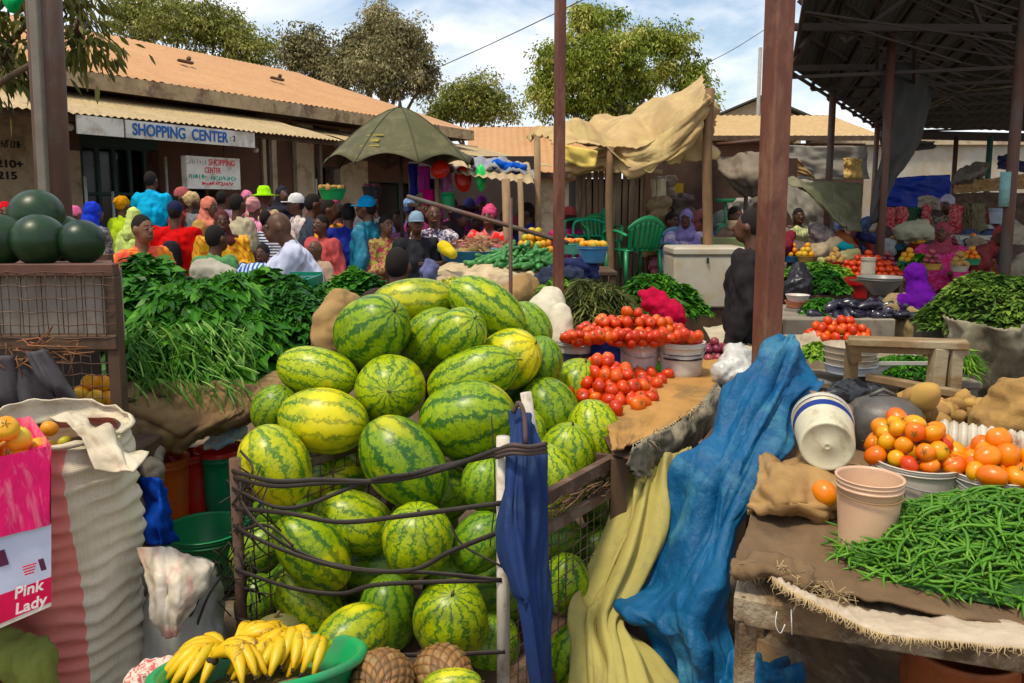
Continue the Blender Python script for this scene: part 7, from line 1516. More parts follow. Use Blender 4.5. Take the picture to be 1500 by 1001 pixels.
# ---------------------------------------------------------------- right hand market hall stalls
def cloth(rows, m, name, label, cat='cloth', wr=.06, wf=(4,3), s=None, th=.01): o = sheet(name, rows, m, 30, 24, wr, wf, th, seed=s or random.random()*60, edge=.01); tag(o, label, cat); return o
TW = mat('tarp_dull_green', (.17,.17,.09), (.12,.12,.07), 3, .8, .4, dirt=(.24,.22,.15), vary=0); TG = mat('tarp_grey', (.28,.26,.22), (.2,.18,.16), 3, .85, .4, vary=0)
cloth([[W(1142,262,9.0),W(1195,266,9.1),W(1265,268,9.3)],[W(1180,280,8.8),W(1215,300,8.8),W(1262,300,9.0)],[W(1222,320,8.8),W(1240,335,8.7),W(1262,340,8.9)]], TW, 'green_tarp', 'dull green tarpaulin strung down to a point left of the dark hall post', 'tarpaulin')
cloth([[W(1140,262,10.2),W(1170,262,10.2),W(1215,270,10.2)],[W(1150,300,10),W(1180,305,10),W(1220,310,10)],[W(1165,335,10),W(1190,340,10),W(1222,345,10)]], TG, 'grey_tarp', 'grey plastic sheet hanging behind the green tarpaulin', 'tarpaulin'); cloth([[W(1140,212,13),W(1190,214,13),W(1270,214,13)],[W(1142,235,13),W(1200,240,13),W(1270,242,13)],[W(1142,258,13),W(1200,264,13),W(1272,262,13)]], TG, 'grey_tarp', 'grey sheets hung under the tan shed roof beyond', 'tarpaulin')
cloth([[W(1236,232,12.5),W(1250,232,12.5),W(1262,234,12.5)],[W(1236,262,12.5),W(1250,262,12.5),W(1262,262,12.5)]], mat('ochre_cloth', (.55,.38,.14), None, 5), 'ochre_cloth', 'small ochre cloth hanging under the far shed'); cloth([[W(1145,240,12),W(1165,232,12),W(1190,256,12)],[W(1140,262,12),W(1165,256,12),W(1195,262,12)]], mat('ochre_tarp', (.34,.22,.09)), 'brown_cloth', 'brown cloth bundle under the tan shed beside the thick post')
cloth([[W(1300,90,9.2),W(1345,95,9.4),W(1372,130,9.6)],[W(1290,190,8.7),W(1320,200,8.9),W(1350,210,9.2)],[W(1284,260,8.6),W(1300,262,8.7),W(1318,255,8.9)],[W(1272,330,8.55),W(1288,325,8.6),W(1292,318,8.7)]], mat('dark_tarp', (.03,.035,.035), (.06,.055,.045), 3, .7, .4, vary=0), 'dark_tarp', 'dark rolled tarpaulin hanging down the post from the hall roof', 'tarpaulin', .09, (3,3))
cloth([[W(1300,262,13.5),W(1345,258,13.5),W(1392,256,13.5)],[W(1300,282,13.5),W(1345,280,13.5),W(1392,278,13.5)],[W(1298,302,13.5),W(1345,304,13.5),W(1392,302,13.5)]], mat('tarp_royal', (.005,.05,.40), (.004,.035,.28), 3, .5, .3, vary=0), 'blue_screen', 'royal blue tarpaulin stretched across the back of the hall', 'tarpaulin', .05)
cloth([[W(1392,268,11),W(1420,240,11),W(1452,240,11)],[W(1396,270,10.8),W(1424,256,10.6),W(1446,250,10.8)],[W(1398,268,11),W(1420,268,10.9),W(1440,262,11)]], mat('rock_tarp', (.20,.17,.13), (.13,.11,.08), 5, .9, .6, vary=0), 'brown_tarp', 'grey brown tarpaulin lump raised right of the blue screen', 'tarpaulin')
cloth([[W(1462,228,11),W(1490,232,11),W(1530,240,11)],[W(1462,246,10.8),W(1495,250,10.8),W(1530,256,10.8)]], mat('dark_navy', (.02,.02,.07)), 'navy_awning', 'dark navy sheet at the right edge behind the hall post', 'tarpaulin'); cloth([[W(1400,262,12),W(1450,262,12),W(1530,250,12)],[W(1398,284,12),W(1450,280,12),W(1530,276,12)]], mat('tan_goods', (.52,.36,.18), (.3,.18,.08), 20, .9, .5, vary=0), 'tan_goods', 'tan baskets and sacking piled below the white far wall', 'goods')
cloth([[W(1345,290,12),W(1360,286,12),W(1378,292,12)],[W(1345,306,12),W(1360,306,12),W(1378,308,12)]], mat('net_pale', (.42,.38,.28)), 'pale_net', 'pale netting against the blue screen', 'net')
RB = patt('red_sack_net', (.34,.02,.04), (.50,.16,.14), 26, 'n')
for i, (x0, x1, y0, y1, d) in enumerate(((1296,1312,304,340,10.8),(1312,1330,303,340,10.8),(1350,1364,300,336,10.9),(1390,1410,300,345,10.6))):
    b = B(); p0, p1 = W((x0+x1)/2,y0,d), W((x0+x1)/2,y1,d); r = (x1-x0)/2*mpp(x0,y0,d)
    for k in range(7): q = p0.lerp(p1, (k+.5)/7); b.ball(q+V(random.gauss(0,.01),0,0), (r*1.05,r*.8,(p0.z-p1.z)/7*.62), nu=12, nv=8)
    o = b.build('net_bag', RB); remesh(o, .02, 1, .01, (20,20,20)); tag(o, ('red net bag of onions at the left of four hanging bags','second red net bag from the left before the blue screen','narrow red net bag right of the pale netting','wide red net bag behind the woman in pink')[i], 'net bag')
cloth([[W(1410,298,10.6),W(1430,298,10.5),W(1448,300,10.6)],[W(1410,342,10.6),W(1430,346,10.5),W(1448,344,10.6)]], patt('olive_stripe', (.20,.17,.09), (.07,.06,.04), 14, 'wave'), 'striped_cloth', 'olive striped cloth hanging beside the red net bags'); cloth([[W(1330,304,11),W(1340,304,11),W(1350,304,11)],[W(1330,330,11),W(1340,330,11),W(1350,330,11)]], fab((.05,.12,.06)), 'green_cloth', 'dark green cloth between the red net bags')
b = B(); p0, p1 = W(1390,348,10), W(1452,348,10); b.bar((p0.x,10,p0.z),(p1.x,10,p0.z),.5,.05); b.bar((p0.x+.03,9.8,0),(p0.x+.03,9.8,p0.z),.05,.05,up=(1,0,0)); b.bar((p1.x-.03,9.8,0),(p1.x-.03,9.8,p0.z),.05,.05,up=(1,0,0)); b.bar((p0.x,9.76,p0.z-.15),(p1.x,9.76,p0.z-.15),.02,.2); tag(b.build('white_table', plastic((.55,.56,.48))), 'pale table behind the woman in the pink top', 'table')
bucket(1466,328,10,34,22,(.40,.46,.52),'pale blue bin right of the striped cloth', name='bin', cat='bin')
def lump(name, pts, m, label, cat, vox=.02, f=.03, fs=12, sub=True):
    b = B()
    for i in range(len(pts)-1): (x0,y0,d0_,r0),(x1,y1,d1_,r1) = pts[i], pts[i+1]; b.cap(W(x0,y0,d0_),r0,W(x1,y1,d1_),r1,12)
    o = b.build(name, m); remesh(o, vox, 2, f, (fs,fs,fs)); tag(o, label, cat); return o
lump('sack', [(1325,340,9.6,.12),(1348,338,9.6,.14),(1360,345,9.6,.1)], mat('sack_palegreen', (.45,.44,.30), (.35,.33,.22), 7), 'pale greenish sack before the red net bags', 'sack'); lump('sack', [(1490,345,8.6,.14),(1500,375,8.5,.16),(1500,395,8.4,.17)], mat('sack_grey_tan', (.34,.30,.22), (.25,.22,.16), 7), 'large grey tan sack at the right edge beside the seated woman', 'sack')
lump('sack', [(1225,360,8.5,.10),(1200,372,8.4,.10),(1180,372,8.4,.08)], mat('sack_tan2', (.30,.24,.16), (.2,.16,.1), 7), 'low tan sack among the stalls left of the dark hall post', 'sack'); lump('cloth_heap', [(1255,372,8.0,.06),(1225,380,8.0,.07),(1205,385,8.0,.05)], mat('cloth_khaki', (.38,.34,.16), (.25,.22,.1), 7), 'khaki cloth heap left of the dark hall post', 'cloth')
lump('bag', [(1165,340,9.5,.07),(1178,345,9.5,.08)], patt('yelwhite', (.6,.6,.55), (.45,.5,.05), 9, 'wave'), 'white and yellow bundle below the grey tarpaulin', 'bundle', .016); lump('cloth_heap', [(1195,338,9,.09),(1215,350,9,.12),(1200,365,9,.08)], patt('mauve_print', (.30,.24,.22), (.18,.14,.14), 20, 'n'), 'mauve grey clothes heap under the green tarpaulin', 'cloth'); lump('cloth_heap', [(1232,345,8.9,.07),(1245,362,8.8,.08)], fab((.28,.10,.04)), 'rust brown cloth heap beside the dark hall post', 'cloth')
lump('bag', [(1232,360,8.3,.04),(1246,365,8.3,.04)], fab((.02,.25,.28)), 'small teal bag left of the dark hall post', 'bag', .014); lump('bag', [(1262,345,9,.06),(1278,352,9,.05)], fab((.03,.03,.10)), 'navy bag at the foot of the dark hall post', 'bag', .016); lump('bag', [(1155,345,8.7,.07),(1150,362,8.6,.09)], fab((.16,.02,.03)), 'dark red bag right of the thick brown post', 'bag')
def fheap(x, y, z, rx, ry, h, dia, meshes, nm, label, grp, sc1=1.0, pad=0.):
    c = G(x, y, z); ps = heap(c+V(0,ry,pad), rx, ry, h, dia)
    if nm == 'tomato' and y < 450: FAR.extend(ps); return c
    for p in ps: fruit(random.choice(meshes), p, sc1*random.uniform(.9,1.1), nm, label, nm, grp, False)
    return c
FAR = []
def rbox(x0, x1, y0, y1, d, col, label, name='plastic_tub', dep=.4, cat='tub', m=None):
    p0, p1 = W(x0,y1,d), W(x1,y1,d); zt_ = W(x0,y0,d).z; rt = empty(name, ((p0.x+p1.x)/2,d+dep/2,p0.z), label, cat); b = B(); cx, w, h, t = (p0.x+p1.x)/2, p1.x-p0.x, zt_-p0.z, .012
    b.box((cx,d+t/2,p0.z+h/2),(w,t,h),Euler((.0,0,0)),.004); b.box((cx,d+dep-t/2,p0.z+h/2),(w,t,h),None,.004); b.box((p0.x+t/2,d+dep/2,p0.z+h/2),(t,dep-2*t,h)); b.box((p1.x-t/2,d+dep/2,p0.z+h/2),(t,dep-2*t,h)); b.box((cx,d+dep/2,p0.z+t/2+.002),(w-2*t,dep-2*t,t)); b.build('tub_body', m or plastic(col, False), rt)
    for yy in (d-.008, d+dep+.008): b = B(); b.bar((p0.x-.01,yy,zt_),(p1.x+.01,yy,zt_),.02,.018); b.build('rim', m or plastic(col, False), rt)
    return rt
BWC = [(.42,.03,.02),(.05,.22,.4),(.5,.45,.38),(.03,.28,.14),(.5,.3,.08)]
for i, (x, y, d) in enumerate(((1300,398,7.6),(1330,392,8.0),(1405,398,7.6),(1422,388,8.2),(1365,395,7.4),(1345,366,9.6),(1312,366,9.8),(1425,366,9.8),(1452,372,9.4),(1180,384,8.2),(1222,392,7.8),(1160,384,8.6),(1395,372,9.2),(1480,372,9.6))):
    rt, c, r, h = bucket(x, y, d, 26, 9, BWC[i%5], 'shallow bowl of produce among the crowded stalls of the market hall', name='bowl', cat='bowl', taper=.75, group='bowls of produce in the market hall')
    me_ = (OZ, OM[0], PM_[0], TO[0])[i%4] if True else None
    for p in heap(c+V(0,0,h*.85), r*.8, r*.8, .09, .06): fruit(me_, p, .95, 'produce', 'small round produce heaped in a shallow bowl under the market hall', 'produce', 'produce in the hall bowls', False)
# produce counters
CNT = mat('counter_grey', (.24,.21,.17), (.16,.14,.11), 4, .9, .4, dirt=(.32,.28,.22), vary=0)
p0 = W(1150,468,5.6); p1 = W(1312,468,5.6); cnt = empty('market_counter', ((p0.x+p1.x)/2,5.6,0), 'long low grey counter behind the small tomato heap', 'counter'); b = B(); b.box(((p0.x+p1.x)/2,5.62,(p0.z)/2),(p1.x-p0.x,.05,p0.z),None,.006); b.build('front_panel', CNT, cnt); b = B(); b.box(((p0.x+p1.x)/2,6.1,p0.z-.03),(p1.x-p0.x,.9,.03)); b.build('counter_top', CNT, cnt)
p0 = W(1148,432,6.6); p1 = W(1250,432,6.6); b = B(); b.box(((p0.x+p1.x)/2,6.95,p0.z-.02),(p1.x-p0.x,.7,.035),None,.005); 
rt = empty('wooden_shelf', ((p0.x+p1.x)/2,6.6,0), 'wooden shelf with black bag and greens right of the thick post', 'shelf'); b.build('board', WOODD, rt)
for x_ in (p0.x+.04, p1.x-.04): b = B(); b.box((x_,6.7,(p0.z-.04)/2),(.05,.05,p0.z-.04)); b.build('leg', WOODD, rt)
rbox(1228,1285,407,420,7.2,(.40,.02,.01),'upper red tub with tomatoes behind the purple headscarf'); rbox(1213,1270,417,438,6.7,(.32,.012,.008),'lower dark red tub above the aubergines')
fheap(1285,408,1.06,.33,.22,.20,.064,TM,'tomato','small red tomato in the heap behind the cream tin','tomatoes in the heap behind the cream tin')
table(1226,1330,410,1.06,.7,'table carrying the upper red tub and the cream tin')
rt, c, r, h = bucket(1271,403,6.9,21,25,(.52,.45,.34),'cream tin standing in front of the far tomato heap', taper=.95, name='tin', cat='tin'); rt, c, r, h = bucket(1290,432,6.4,66,26,(.26,.25,.22),'grey enamel scale pan under the cream tin', name='enamel_bowl', cat='bowl', taper=.35)
b = B(); b.box(W(1288,440,6.45)-V(0,0,.05),(.15,.15,.14),None,.02); tag(b.build('scale_base', mat('scale_black', (.03,.03,.03))), 'black base under the grey enamel pan', 'scale')
fheap(1320,376,.95,.5,.3,.14,.07,TM,'tomato','tiny red tomato far back between post and pink woman','tomatoes far back in the hall', .95); table(1290,1372,380,.95,1.2,'far table of tomatoes between the dark post and the pink top')
fheap(1440,372,.95,.35,.2,.10,.07,TM,'tomato','tiny red tomato right of the woman in the pink top','tomatoes right of the pink top'); table(1405,1480,376,.95,.8,'far table of tomatoes right of the pink top')
fheap(1262,368,1.0,.12,.12,.20,.07,TO,'tomato','small orange tomato beside the dark hall post','orange tomatoes beside the hall post'); b = B(); c = W(1262,378,8.2); b.box((c.x,8.5,.5),(.4,.5,1.0),None,.02); tag(b.build('stall_box', WOODD), 'dark box under the orange tomatoes beside the hall post', 'box')
lump('black_bag', [(1170,395,6.7,.07),(1172,418,6.6,.11),(1160,422,6.6,.09)], mat('black_plastic2', (.015,.015,.018), None, 6, .35, .4), 'round black bag on the wooden shelf', 'bag', .016)
greenheap('green_vegetables', W(1208,420,6.75)-V(0,0,.03), .22, .18, .16, 800, .06, .035, LV2, 'dark green vegetables beside the round black bag'); greenheap('green_vegetables', W(1200,400,7.4)-V(0,0,.02), .35, .2, .12, 800, .07, .04, BRG, 'bright lettuce heap behind the round black bag'); greenheap('green_vegetables', W(1205,458,6.0)-V(0,0,.05), .20, .18, .15, 800, .07, .025, LV, 'green herbs under the wooden shelf'); greenheap('green_vegetables', W(1345,385,8)-V(0,0,.05), .2, .2, .14, 400, .08, .04, LV, 'green bunch beside the woman in pink')
for i, (x, y) in enumerate(((1166,456),(1167,446),(1168,437))): rt, c, r, h = bucket(x, y+4, 6.15, 34, 9, ((.62,.55,.48),(.55,.20,.10),(.62,.55,.48))[i], ('lowest white bowl in the stack under the shelf','orange rimmed bowl in the stack under the shelf','top white bowl in the stack under the shelf')[i], name='bowl', cat='bowl', taper=.8)
AUB = mat('aubergine_skin', (.012,.008,.018), (.03,.03,.05), 6, .25, .1, vary=0, spec=.7); b = B(); b.tube([V(-.09,0,0),V(-.07,0,0),V(-.02,0,.002),V(.04,0,.004),V(.07,0,.006),V(.085,0,.008)],[.01,.035,.038,.028,.018,.008],10); _o = b.build('aubergine', AUB, origin=(0,0,0)); AUM = _o.data; bpy.data.objects.remove(_o)
for cx_ in (1235, 1285, 1310):
    c = W(cx_, 462, 5.9)
    for p in heap(c+V(0,.05,-.03), .24, .16, .12, .085): o = mkobj('aubergine', AUM); o.location = p; o.rotation_euler = (random.gauss(0,.3),random.gauss(0,.3),random.random()*6); tag(o, 'glossy black aubergine in the long row on the grey counter', 'aubergine', 'aubergines on the grey counter')
fheap(1243,502,.90,.21,.15,.12,.060,TM,'tomato','red tomato in the heap on the pale sack behind the bench frame','tomatoes on the pale sack'); b = B(); c = G(1243,500,.92); b.box((c.x,c.y+.2,.44),(.62,.5,.9),None,.03); o = b.build('sack_covered_crate', mat('pale_sack', (.44,.37,.27), (.32,.26,.18), 7, .9, .6, vary=0)); tag(o, 'pale sack covered crate under the small tomato heap', 'crate')
lump('cloth_roll', [(1190,500,4.9,.07),(1205,515,4.8,.08),(1215,530,4.7,.06)], mat('pale_sack2', (.46,.39,.28), (.32,.27,.19), 7), 'pale cloth roll left of the small tomato heap', 'cloth')
for i in range(4): rt, c, r, h = bucket(1245, 545-i*9, 4.3, 74, 13, (.50,.42,.30) if i else (.55,.58,.62), ('bottom bluish white basin of the nested stack','second basin of the nested stack','third basin of the nested stack','topmost basin of the nested stack')[i], name='basin', cat='basin', taper=.9)
greenheap('green_vegetables', W(1195,508,4.45)-V(0,0,.05), .09, .1, .07, 300, .06, .025, BRG, 'pale green leaves left of the nested basins')
b = B(); p0, p1 = W(1268,552,4.2), W(1400,585,4.0)
rbox(1272,1372,532,552,4.25,(.50,.48,.42),'white tray of green peas seen through the bench frame', name='tray', dep=.45, cat='tray'); greenheap('green_peas', W(1322,540,4.35)-V(0,0,.02), .22, .20, .09, 1500, .03, .015, LV, 'heap of green peas and leaves in the white tray'); greenheap('green_vegetables', W(1330,514,4.9)-V(0,0,.05), .30, .15, .05, 500, .08, .02, leafmat('limp_green', (.10,.12,.03), (.22,.24,.08), (.36,.36,.16)), 'row of limp pale green stalks behind the pea tray')
table(1180,1440,560,.76,.9,'low table behind the bean table carrying basins and the pea tray', CNT)
fr_ = empty('bench_frame', W(1330,560,3.7).xy.to_3d(), 'upturned weathered wooden bench frame in front of the pea tray', 'bench'); WF = mat('bench_wood', (.26,.18,.09), (.17,.11,.06), 8, .9, .6, stretch=(.3,1,1), dirt=(.34,.29,.2), vary=0)
b = B(); b.bar(W(1242,499,3.8),W(1418,505,3.6),.12,.035,bev=.004); b.bar(W(1250,508,3.78),W(1420,514,3.58),.03,.05,bev=.004); b.build('seat_rail', WF, fr_)
for pts in ((1376,510,3.62,1368,580,3.62),): b = B(); b.bar(W(*pts[:3]),W(*pts[3:]),.07,.06,up=(1,0,0),bev=.004); b.build('leg', WF, fr_)
b = B(); b.bar(W(1248,500,3.78),W(1252,528,3.8),.06,.05,up=(1,0,0)); b.build('leg', WF, fr_); b = B(); b.bar(W(1270,552,3.8),W(1420,580,3.5),.05,.035,bev=.004); b.build('stretcher', WF, fr_)
p = W(1400,512,3.6); b = B(); b.bar(p,V(p.x,3.6,.0),.05,.05,up=(1,0,0)); b.build('leg', WF, fr_); p = W(1248,512,3.85); b = B(); b.bar(p,V(p.x,3.85,.0),.05,.05,up=(1,0,0)); b.build('leg', WF, fr_)
cloth([[W(1392,285,14),W(1440,282,14),W(1530,284,14)],[W(1392,310,14),W(1440,312,14),W(1530,312,14)],[W(1392,350,14),W(1440,350,14),W(1530,350,14)]], mat('stall_brown', (.16,.11,.08), (.08,.055,.04), 9, .9, .5, vary=0), 'stall_cloth', 'dull brown stall cloth hung below the tan goods at the far right', 'cloth')
cloth([[W(1296,300,14),W(1340,300,14),W(1396,300,14)],[W(1296,345,14),W(1340,345,14),W(1396,345,14)]], mat('stall_brown2', (.12,.09,.07), (.06,.045,.035), 9, .9, .5, vary=0), 'stall_cloth', 'dark brown stall cloth hung below the royal blue tarpaulin', 'cloth')
for nm, col, c2, grp, lb in (('sack', (.34,.28,.18), (.22,.17,.11), 'tan sacks among the hall stalls', 'tan sack lying among the stalls deep in the market hall'), ('cloth_bundle', (.10,.06,.05), (.06,.04,.035), 'dark bundles among the hall stalls', 'dark brown bundle among the stalls deep in the market hall'), ('plastic_bag', (.42,.42,.40), (.3,.3,.28), 'whitish bags among the hall stalls', 'whitish plastic bag among the stalls deep in the market hall'), ('cloth_bundle', (.22,.035,.03), (.12,.03,.03), 'red bundles among the hall stalls', 'dull red bundle among the stalls deep in the market hall'), ('cloth_bundle', (.05,.08,.16), (.03,.05,.1), 'blue bundles among the hall stalls', 'slate blue bundle among the stalls deep in the market hall')):
    m_ = mat('bundle_%.2f' % col[0], col, c2, 8, .85, .4)
    for i in range(11):
        x = random.uniform(1150, 1500); y = random.uniform(312, 372); d = 8.2+(372-y)/60*4.5+random.random(); r = random.uniform(.05,.11)
        b = B(); a = V(random.uniform(-.1,.1), random.uniform(-.05,.05), random.uniform(-.04,.04)); c = W(x, y, d); b.cap(c-a, r, c+a, r*.8); b.cap(V(c.x,c.y,c.z-.1)-a*.5, r*1.1, V(c.x,c.y,c.z-.1)+a*.5, r*1.1); o = b.build(nm, m_); remesh(o, .022, 1, .035, (11,11,11)); tag(o, lb, nm.replace('_', ' '), grp)
for k, (x0, x1, y, d, lb) in enumerate(((1150,1270,372,8.6,'low dark stall boards left of the hall post'),(1290,1400,352,11.2,'low dark stall boards behind the pink top'),(1150,1280,345,10.8,'further dark stall boards below the grey sheets'),(1400,1520,360,10.2,'low dark stall boards at the far right'))):
    p0, p1 = W(x0,y,d), W(x1,y,d); b = B(); b.box(((p0.x+p1.x)/2,d+.5,p0.z-.03),(p1.x-p0.x,1.,.04)); b.box(((p0.x+p1.x)/2,d+.05,(p0.z-.06)/2),(p1.x-p0.x-.1,.04,p0.z-.06)); tag(b.build('stall_counter', WOODD), lb, 'counter')
cloth([[W(1290,200,10.5),W(1330,205,10.6),W(1372,208,10.8)],[W(1292,225,10.5),W(1325,222,10.6),W(1368,218,10.8)]], mat('dark_rag', (.05,.045,.04), None, 5), 'dark_cloth', 'dark cloth strip tied under the far eave of the hall')
# tall sack stand with coriander at right
CO = leafmat('coriander', (.03,.07,.012), (.09,.17,.03), (.22,.32,.06)); greenheap('coriander_heap', W(1460,465,4.9)-V(0,0,.06), .46, .4, .34, 4200, .07, .030, CO, 'big bushy heap of herbs on the right above the pale drape', spread=1., up=.5)
o = sheet('pale_drape', [[W(1378,462,4.8),W(1410,470,4.5),W(1450,478,4.3),W(1510,480,4.3)],[W(1380,500,4.85),W(1405,510,4.5),W(1440,520,4.35),W(1510,520,4.4)],[W(1392,560,4.9),W(1410,580,4.5),W(1430,575,4.5),W(1510,570,4.6)]], mat('drape_dirty', (.30,.27,.19), (.17,.15,.10), 6, .9, .6, dirt=(.10,.08,.05), stretch=(1,1,.3), vary=0), 40, 30, .07, (6,1.5), .01, seed=91, edge=.02); tag(o, 'dirty pale cloth draped under the bushy herbs', 'cloth')
b = B(); b.box((W(1480,520,4.9).x,5.05,.5),(.75,.7,1.0),None,.02); tag(b.build('herb_crate', mat('crate_dark', (.06,.055,.04), (.04,.035,.025), 5)), 'dark crate stand under the bushy herbs', 'crate')
greenheap('green_vegetables', W(1405,530,4.2)-V(0,0,.04), .10, .10, .10, 300, .12, .012, BRG, 'pale green onion tops in front of the dirty drape')

b = B()
for p in FAR: b.ball(p, (.034,.034,.03), nu=10, nv=7)
tag(b.build('tomatoes', TOM), 'small far off tomatoes heaped on the stalls of the market hall', 'tomatoes', kind='stuff')
# ---------------------------------------------------------------- the crowd
P_ = person
P_('man in a bright cyan shirt seen from behind, standing above the crowd',222,265,10.4,170,(.02,.42,.72),(.05,.05,.08),base=.30,sleeve=.4,arms='fwd',wide=1.15)
P_('person in an orange cap and lime top near the left pillar',181,302,9.0,150,(.45,.62,.05),(.05,.07,.3),head='wrap',hcol=(.62,.28,.02))
P_('person with a long lime yellow shawl beside the cyan shirt',198,318,8.4,160,(.62,.75,.25),(.5,.6,.2),head='scarf',hcol=(.60,.72,.22),skirt=True)
P_('young person in an orange dress with black hair, seen in profile',210,336,6.2,60,patt('orange_print', (.72,.26,.04), (.72,.10,.06), 9, 'n'),(.6,.2,.05),skirt=True,skin=SKIN2,sleeve=.3,arms='fwd',detail=True)
rt, loc, Mz, hc_, J, k, up = P_('man in a red jacket carrying a black backpack',257,312,7.4,185,(.55,.015,.015),(.02,.02,.03),head='cap',hcol=(.015,.02,.06),wide=1.15)
b = B(); q = up(0,.10,.2); b.cap(q,.11*1,q-V(0,0,.16),.12); o = b.build('backpack', fab((.02,.018,.022)), None); remesh(o,.016,1,.008); o.data.transform(Matrix.Translation(o.location)); o.location = loc; o.rotation_euler.z = rt.rotation_euler.z; tag(o, 'black backpack on the back of the man in red', 'backpack')
P_('person in a beige knitted hat and grey jacket',283,296,9.2,120,(.16,.17,.18),(.05,.05,.06),head='wrap',hcol=(.52,.38,.20)); P_('small child with a yellow head covering',306,316,8.6,20,(.6,.5,.1),(.3,.2,.1),head='scarf',hcol=(.68,.55,.04),child=True)
P_('woman in a dark cap behind the beige knitted hat',268,290,10.4,90,(.3,.05,.05),(.1,.1,.1),head='cap',hcol=(.35,.10,.10))
# the woman in yellow, nearest figure of the left crowd
YS = patt('yellow_shawl', (.66,.38,.03), (.55,.17,.03), 5, 'wave', (0,.8,.6), 9, .78)
rt, loc, Mz, hc_, J, k, up = P_('woman wrapped in a yellow and orange shawl with a dark red headscarf',325,325,6.9,25,YS,(.4,.25,.05),head='scarf',hcol=(.10,.03,.03),detail=True,arms=('down','fwd'),skirt=True,wide=1.2,vox=.012)
b = B(); b.cap(up(-.13,0,.26),.09*k,up(-.17,-.04,-.02),.13*k); b.cap(up(.13,0,.26),.09*k,up(.16,-.05,-.02),.12*k); b.cap(up(0,-.01,.27),.11*k,up(0,-.03,-.05),.17*k); b.cap(up(-.12,-.09,.05),.05*k,up(.10,-.12,.24),.05*k); b.cap(up(0,.0,.33),.06*k,up(0,-.02,.28),.09*k); remesh(b.build('shawl', YS, rt), .014, 3, .02, (9,9,4))
P_('person in a salmon headscarf behind the woman in yellow',308,304,8.0,70,(.5,.3,.1),(.1,.1,.1),head='scarf',hcol=(.62,.22,.16),skirt=True); P_('man with short dark hair in a beige shirt',349,300,7.8,150,(.45,.40,.28),(.1,.1,.1),sleeve=.4)
P_('person in a pink plaid shirt',372,305,8.2,170,patt('pink_plaid', (.70,.10,.30), (.75,.45,.55), 14, 'wave', dist=.5),(.16,.02,.05),sleeve=.5,head='wrap',hcol=(.6,.3,.3)); P_('child in a navy and white striped shirt',390,322,8.0,170,patt('navy_stripe', (.65,.65,.68), (.02,.03,.12), 9, 'wave', (0,PI/2,0), 0, .5),(.1,.1,.15),sleeve=.4)
P_('person in a lime green hat',387,290,9.4,160,(.5,.15,.2),(.1,.1,.1),head='hat',hcol=(.35,.75,.04)); P_('woman with a pink headscarf behind the lime green hat',362,292,10.2,30,(.6,.2,.4),(.1,.1,.1),head='scarf',hcol=(.65,.20,.35),skirt=True); P_('person in a white cap and dark vest looking left',433,300,8.2,-60,(.55,.52,.50),(.06,.05,.08),head='cap',hcol=(.72,.72,.70),sleeve=.4)
P_('person with a black headscarf before the light pillar',414,286,10.6,40,(.03,.03,.05),(.03,.03,.04),head='scarf',hcol=(.02,.02,.03),skirt=True)
rt, loc, Mz, hc_, J, k, up = P_('bald man in a white shirt with an orange collar, facing right',408,322,5.6,-72,mat('shirt_white', (.62,.64,.76), (.52,.54,.68), 8, .85, .3, vary=0),(.05,.05,.1),sleeve=.35,arms='reach',detail=True,head='none',wide=1.0,vox=.012,lean=14)
hb = B(); hb.cap(up(0,.0,.325),.05*k,up(0,.01,.345),.047*k); hb.build('collar', fab((.72,.20,.02)), rt)
P_('small child with dark hair between the yellow shawl and the white shirt',384,372,5.9,-10,(.12,.05,.04),(.1,.05,.04),child=True,pose='sit',H=1.0,arms='fwd',detail=True); P_('toddler with a brown head low beside the green crate',462,366,5.8,-30,(.5,.35,.25),(.3,.2,.15),child=True,pose='sit',H=1.0,head='none',arms='fwd')
P_('man in a dark grey jacket with cropped hair',461,300,7.6,110,(.04,.05,.07),(.03,.03,.05)); P_('woman in an orange dress under a dark vest',484,308,7.4,80,patt('orange_dress', (.62,.26,.04), (.40,.14,.04), 9, 'n'),(.6,.26,.05),skirt=True)
P_('person in a royal blue jacket with a red collar seen from behind',511,314,7.2,175,(.02,.03,.24),(.03,.03,.06),wide=1.15); P_('child in a red top behind the royal blue jacket',498,312,8.4,170,(.55,.05,.05),(.1,.1,.1))
rt, loc, Mz, hc_, J, k, up = P_('person in a teal puffer jacket and bright blue cap facing left',536,306,7.1,-100,mat('puffer_teal', (.02,.17,.26), (.012,.10,.17), 10, .5, .5, vary=0),(.04,.04,.06),head='cap',hcol=(.02,.30,.62),wide=1.3)
b = B()
for q in range(7): z = .30-.045*q; b.cap(up(-.075,0,z),.072*k,up(.075,0,z),.072*k)
o = remesh(b.build('puffer_quilting', MC['puffer_teal'], rt), .016, 2)
P_('girl in a dark red top looking down',566,330,7.0,40,(.35,.05,.08),(.2,.1,.1),skin=SKIN2,arms='fwd'); P_('person in a purple and grey striped top',584,322,7.6,-20,patt('purple_stripe', (.32,.14,.30), (.16,.06,.14), 16, 'wave', (0,PI/2,0), 1),(.1,.1,.15),sleeve=.4)
P_('man in a black jacket over an orange shirt under the umbrella pole',610,328,7.6,15,(.02,.02,.025),(.03,.03,.04),detail=True,head='cap',hcol=(.25,.35,.45)); P_('woman in a bright pink veil behind the boy in a printed shirt',640,318,8.9,10,(.70,.06,.32),(.7,.06,.32),head='scarf',hcol=(.72,.08,.36),skirt=True,wide=1.2)
P_('boy in a black and white printed shirt',635,315,7.8,15,patt('bw_print', (.60,.55,.58), (.08,.05,.10), 26, 'n'),(.05,.05,.15),detail=True,sleeve=.5,head='none',H=None)
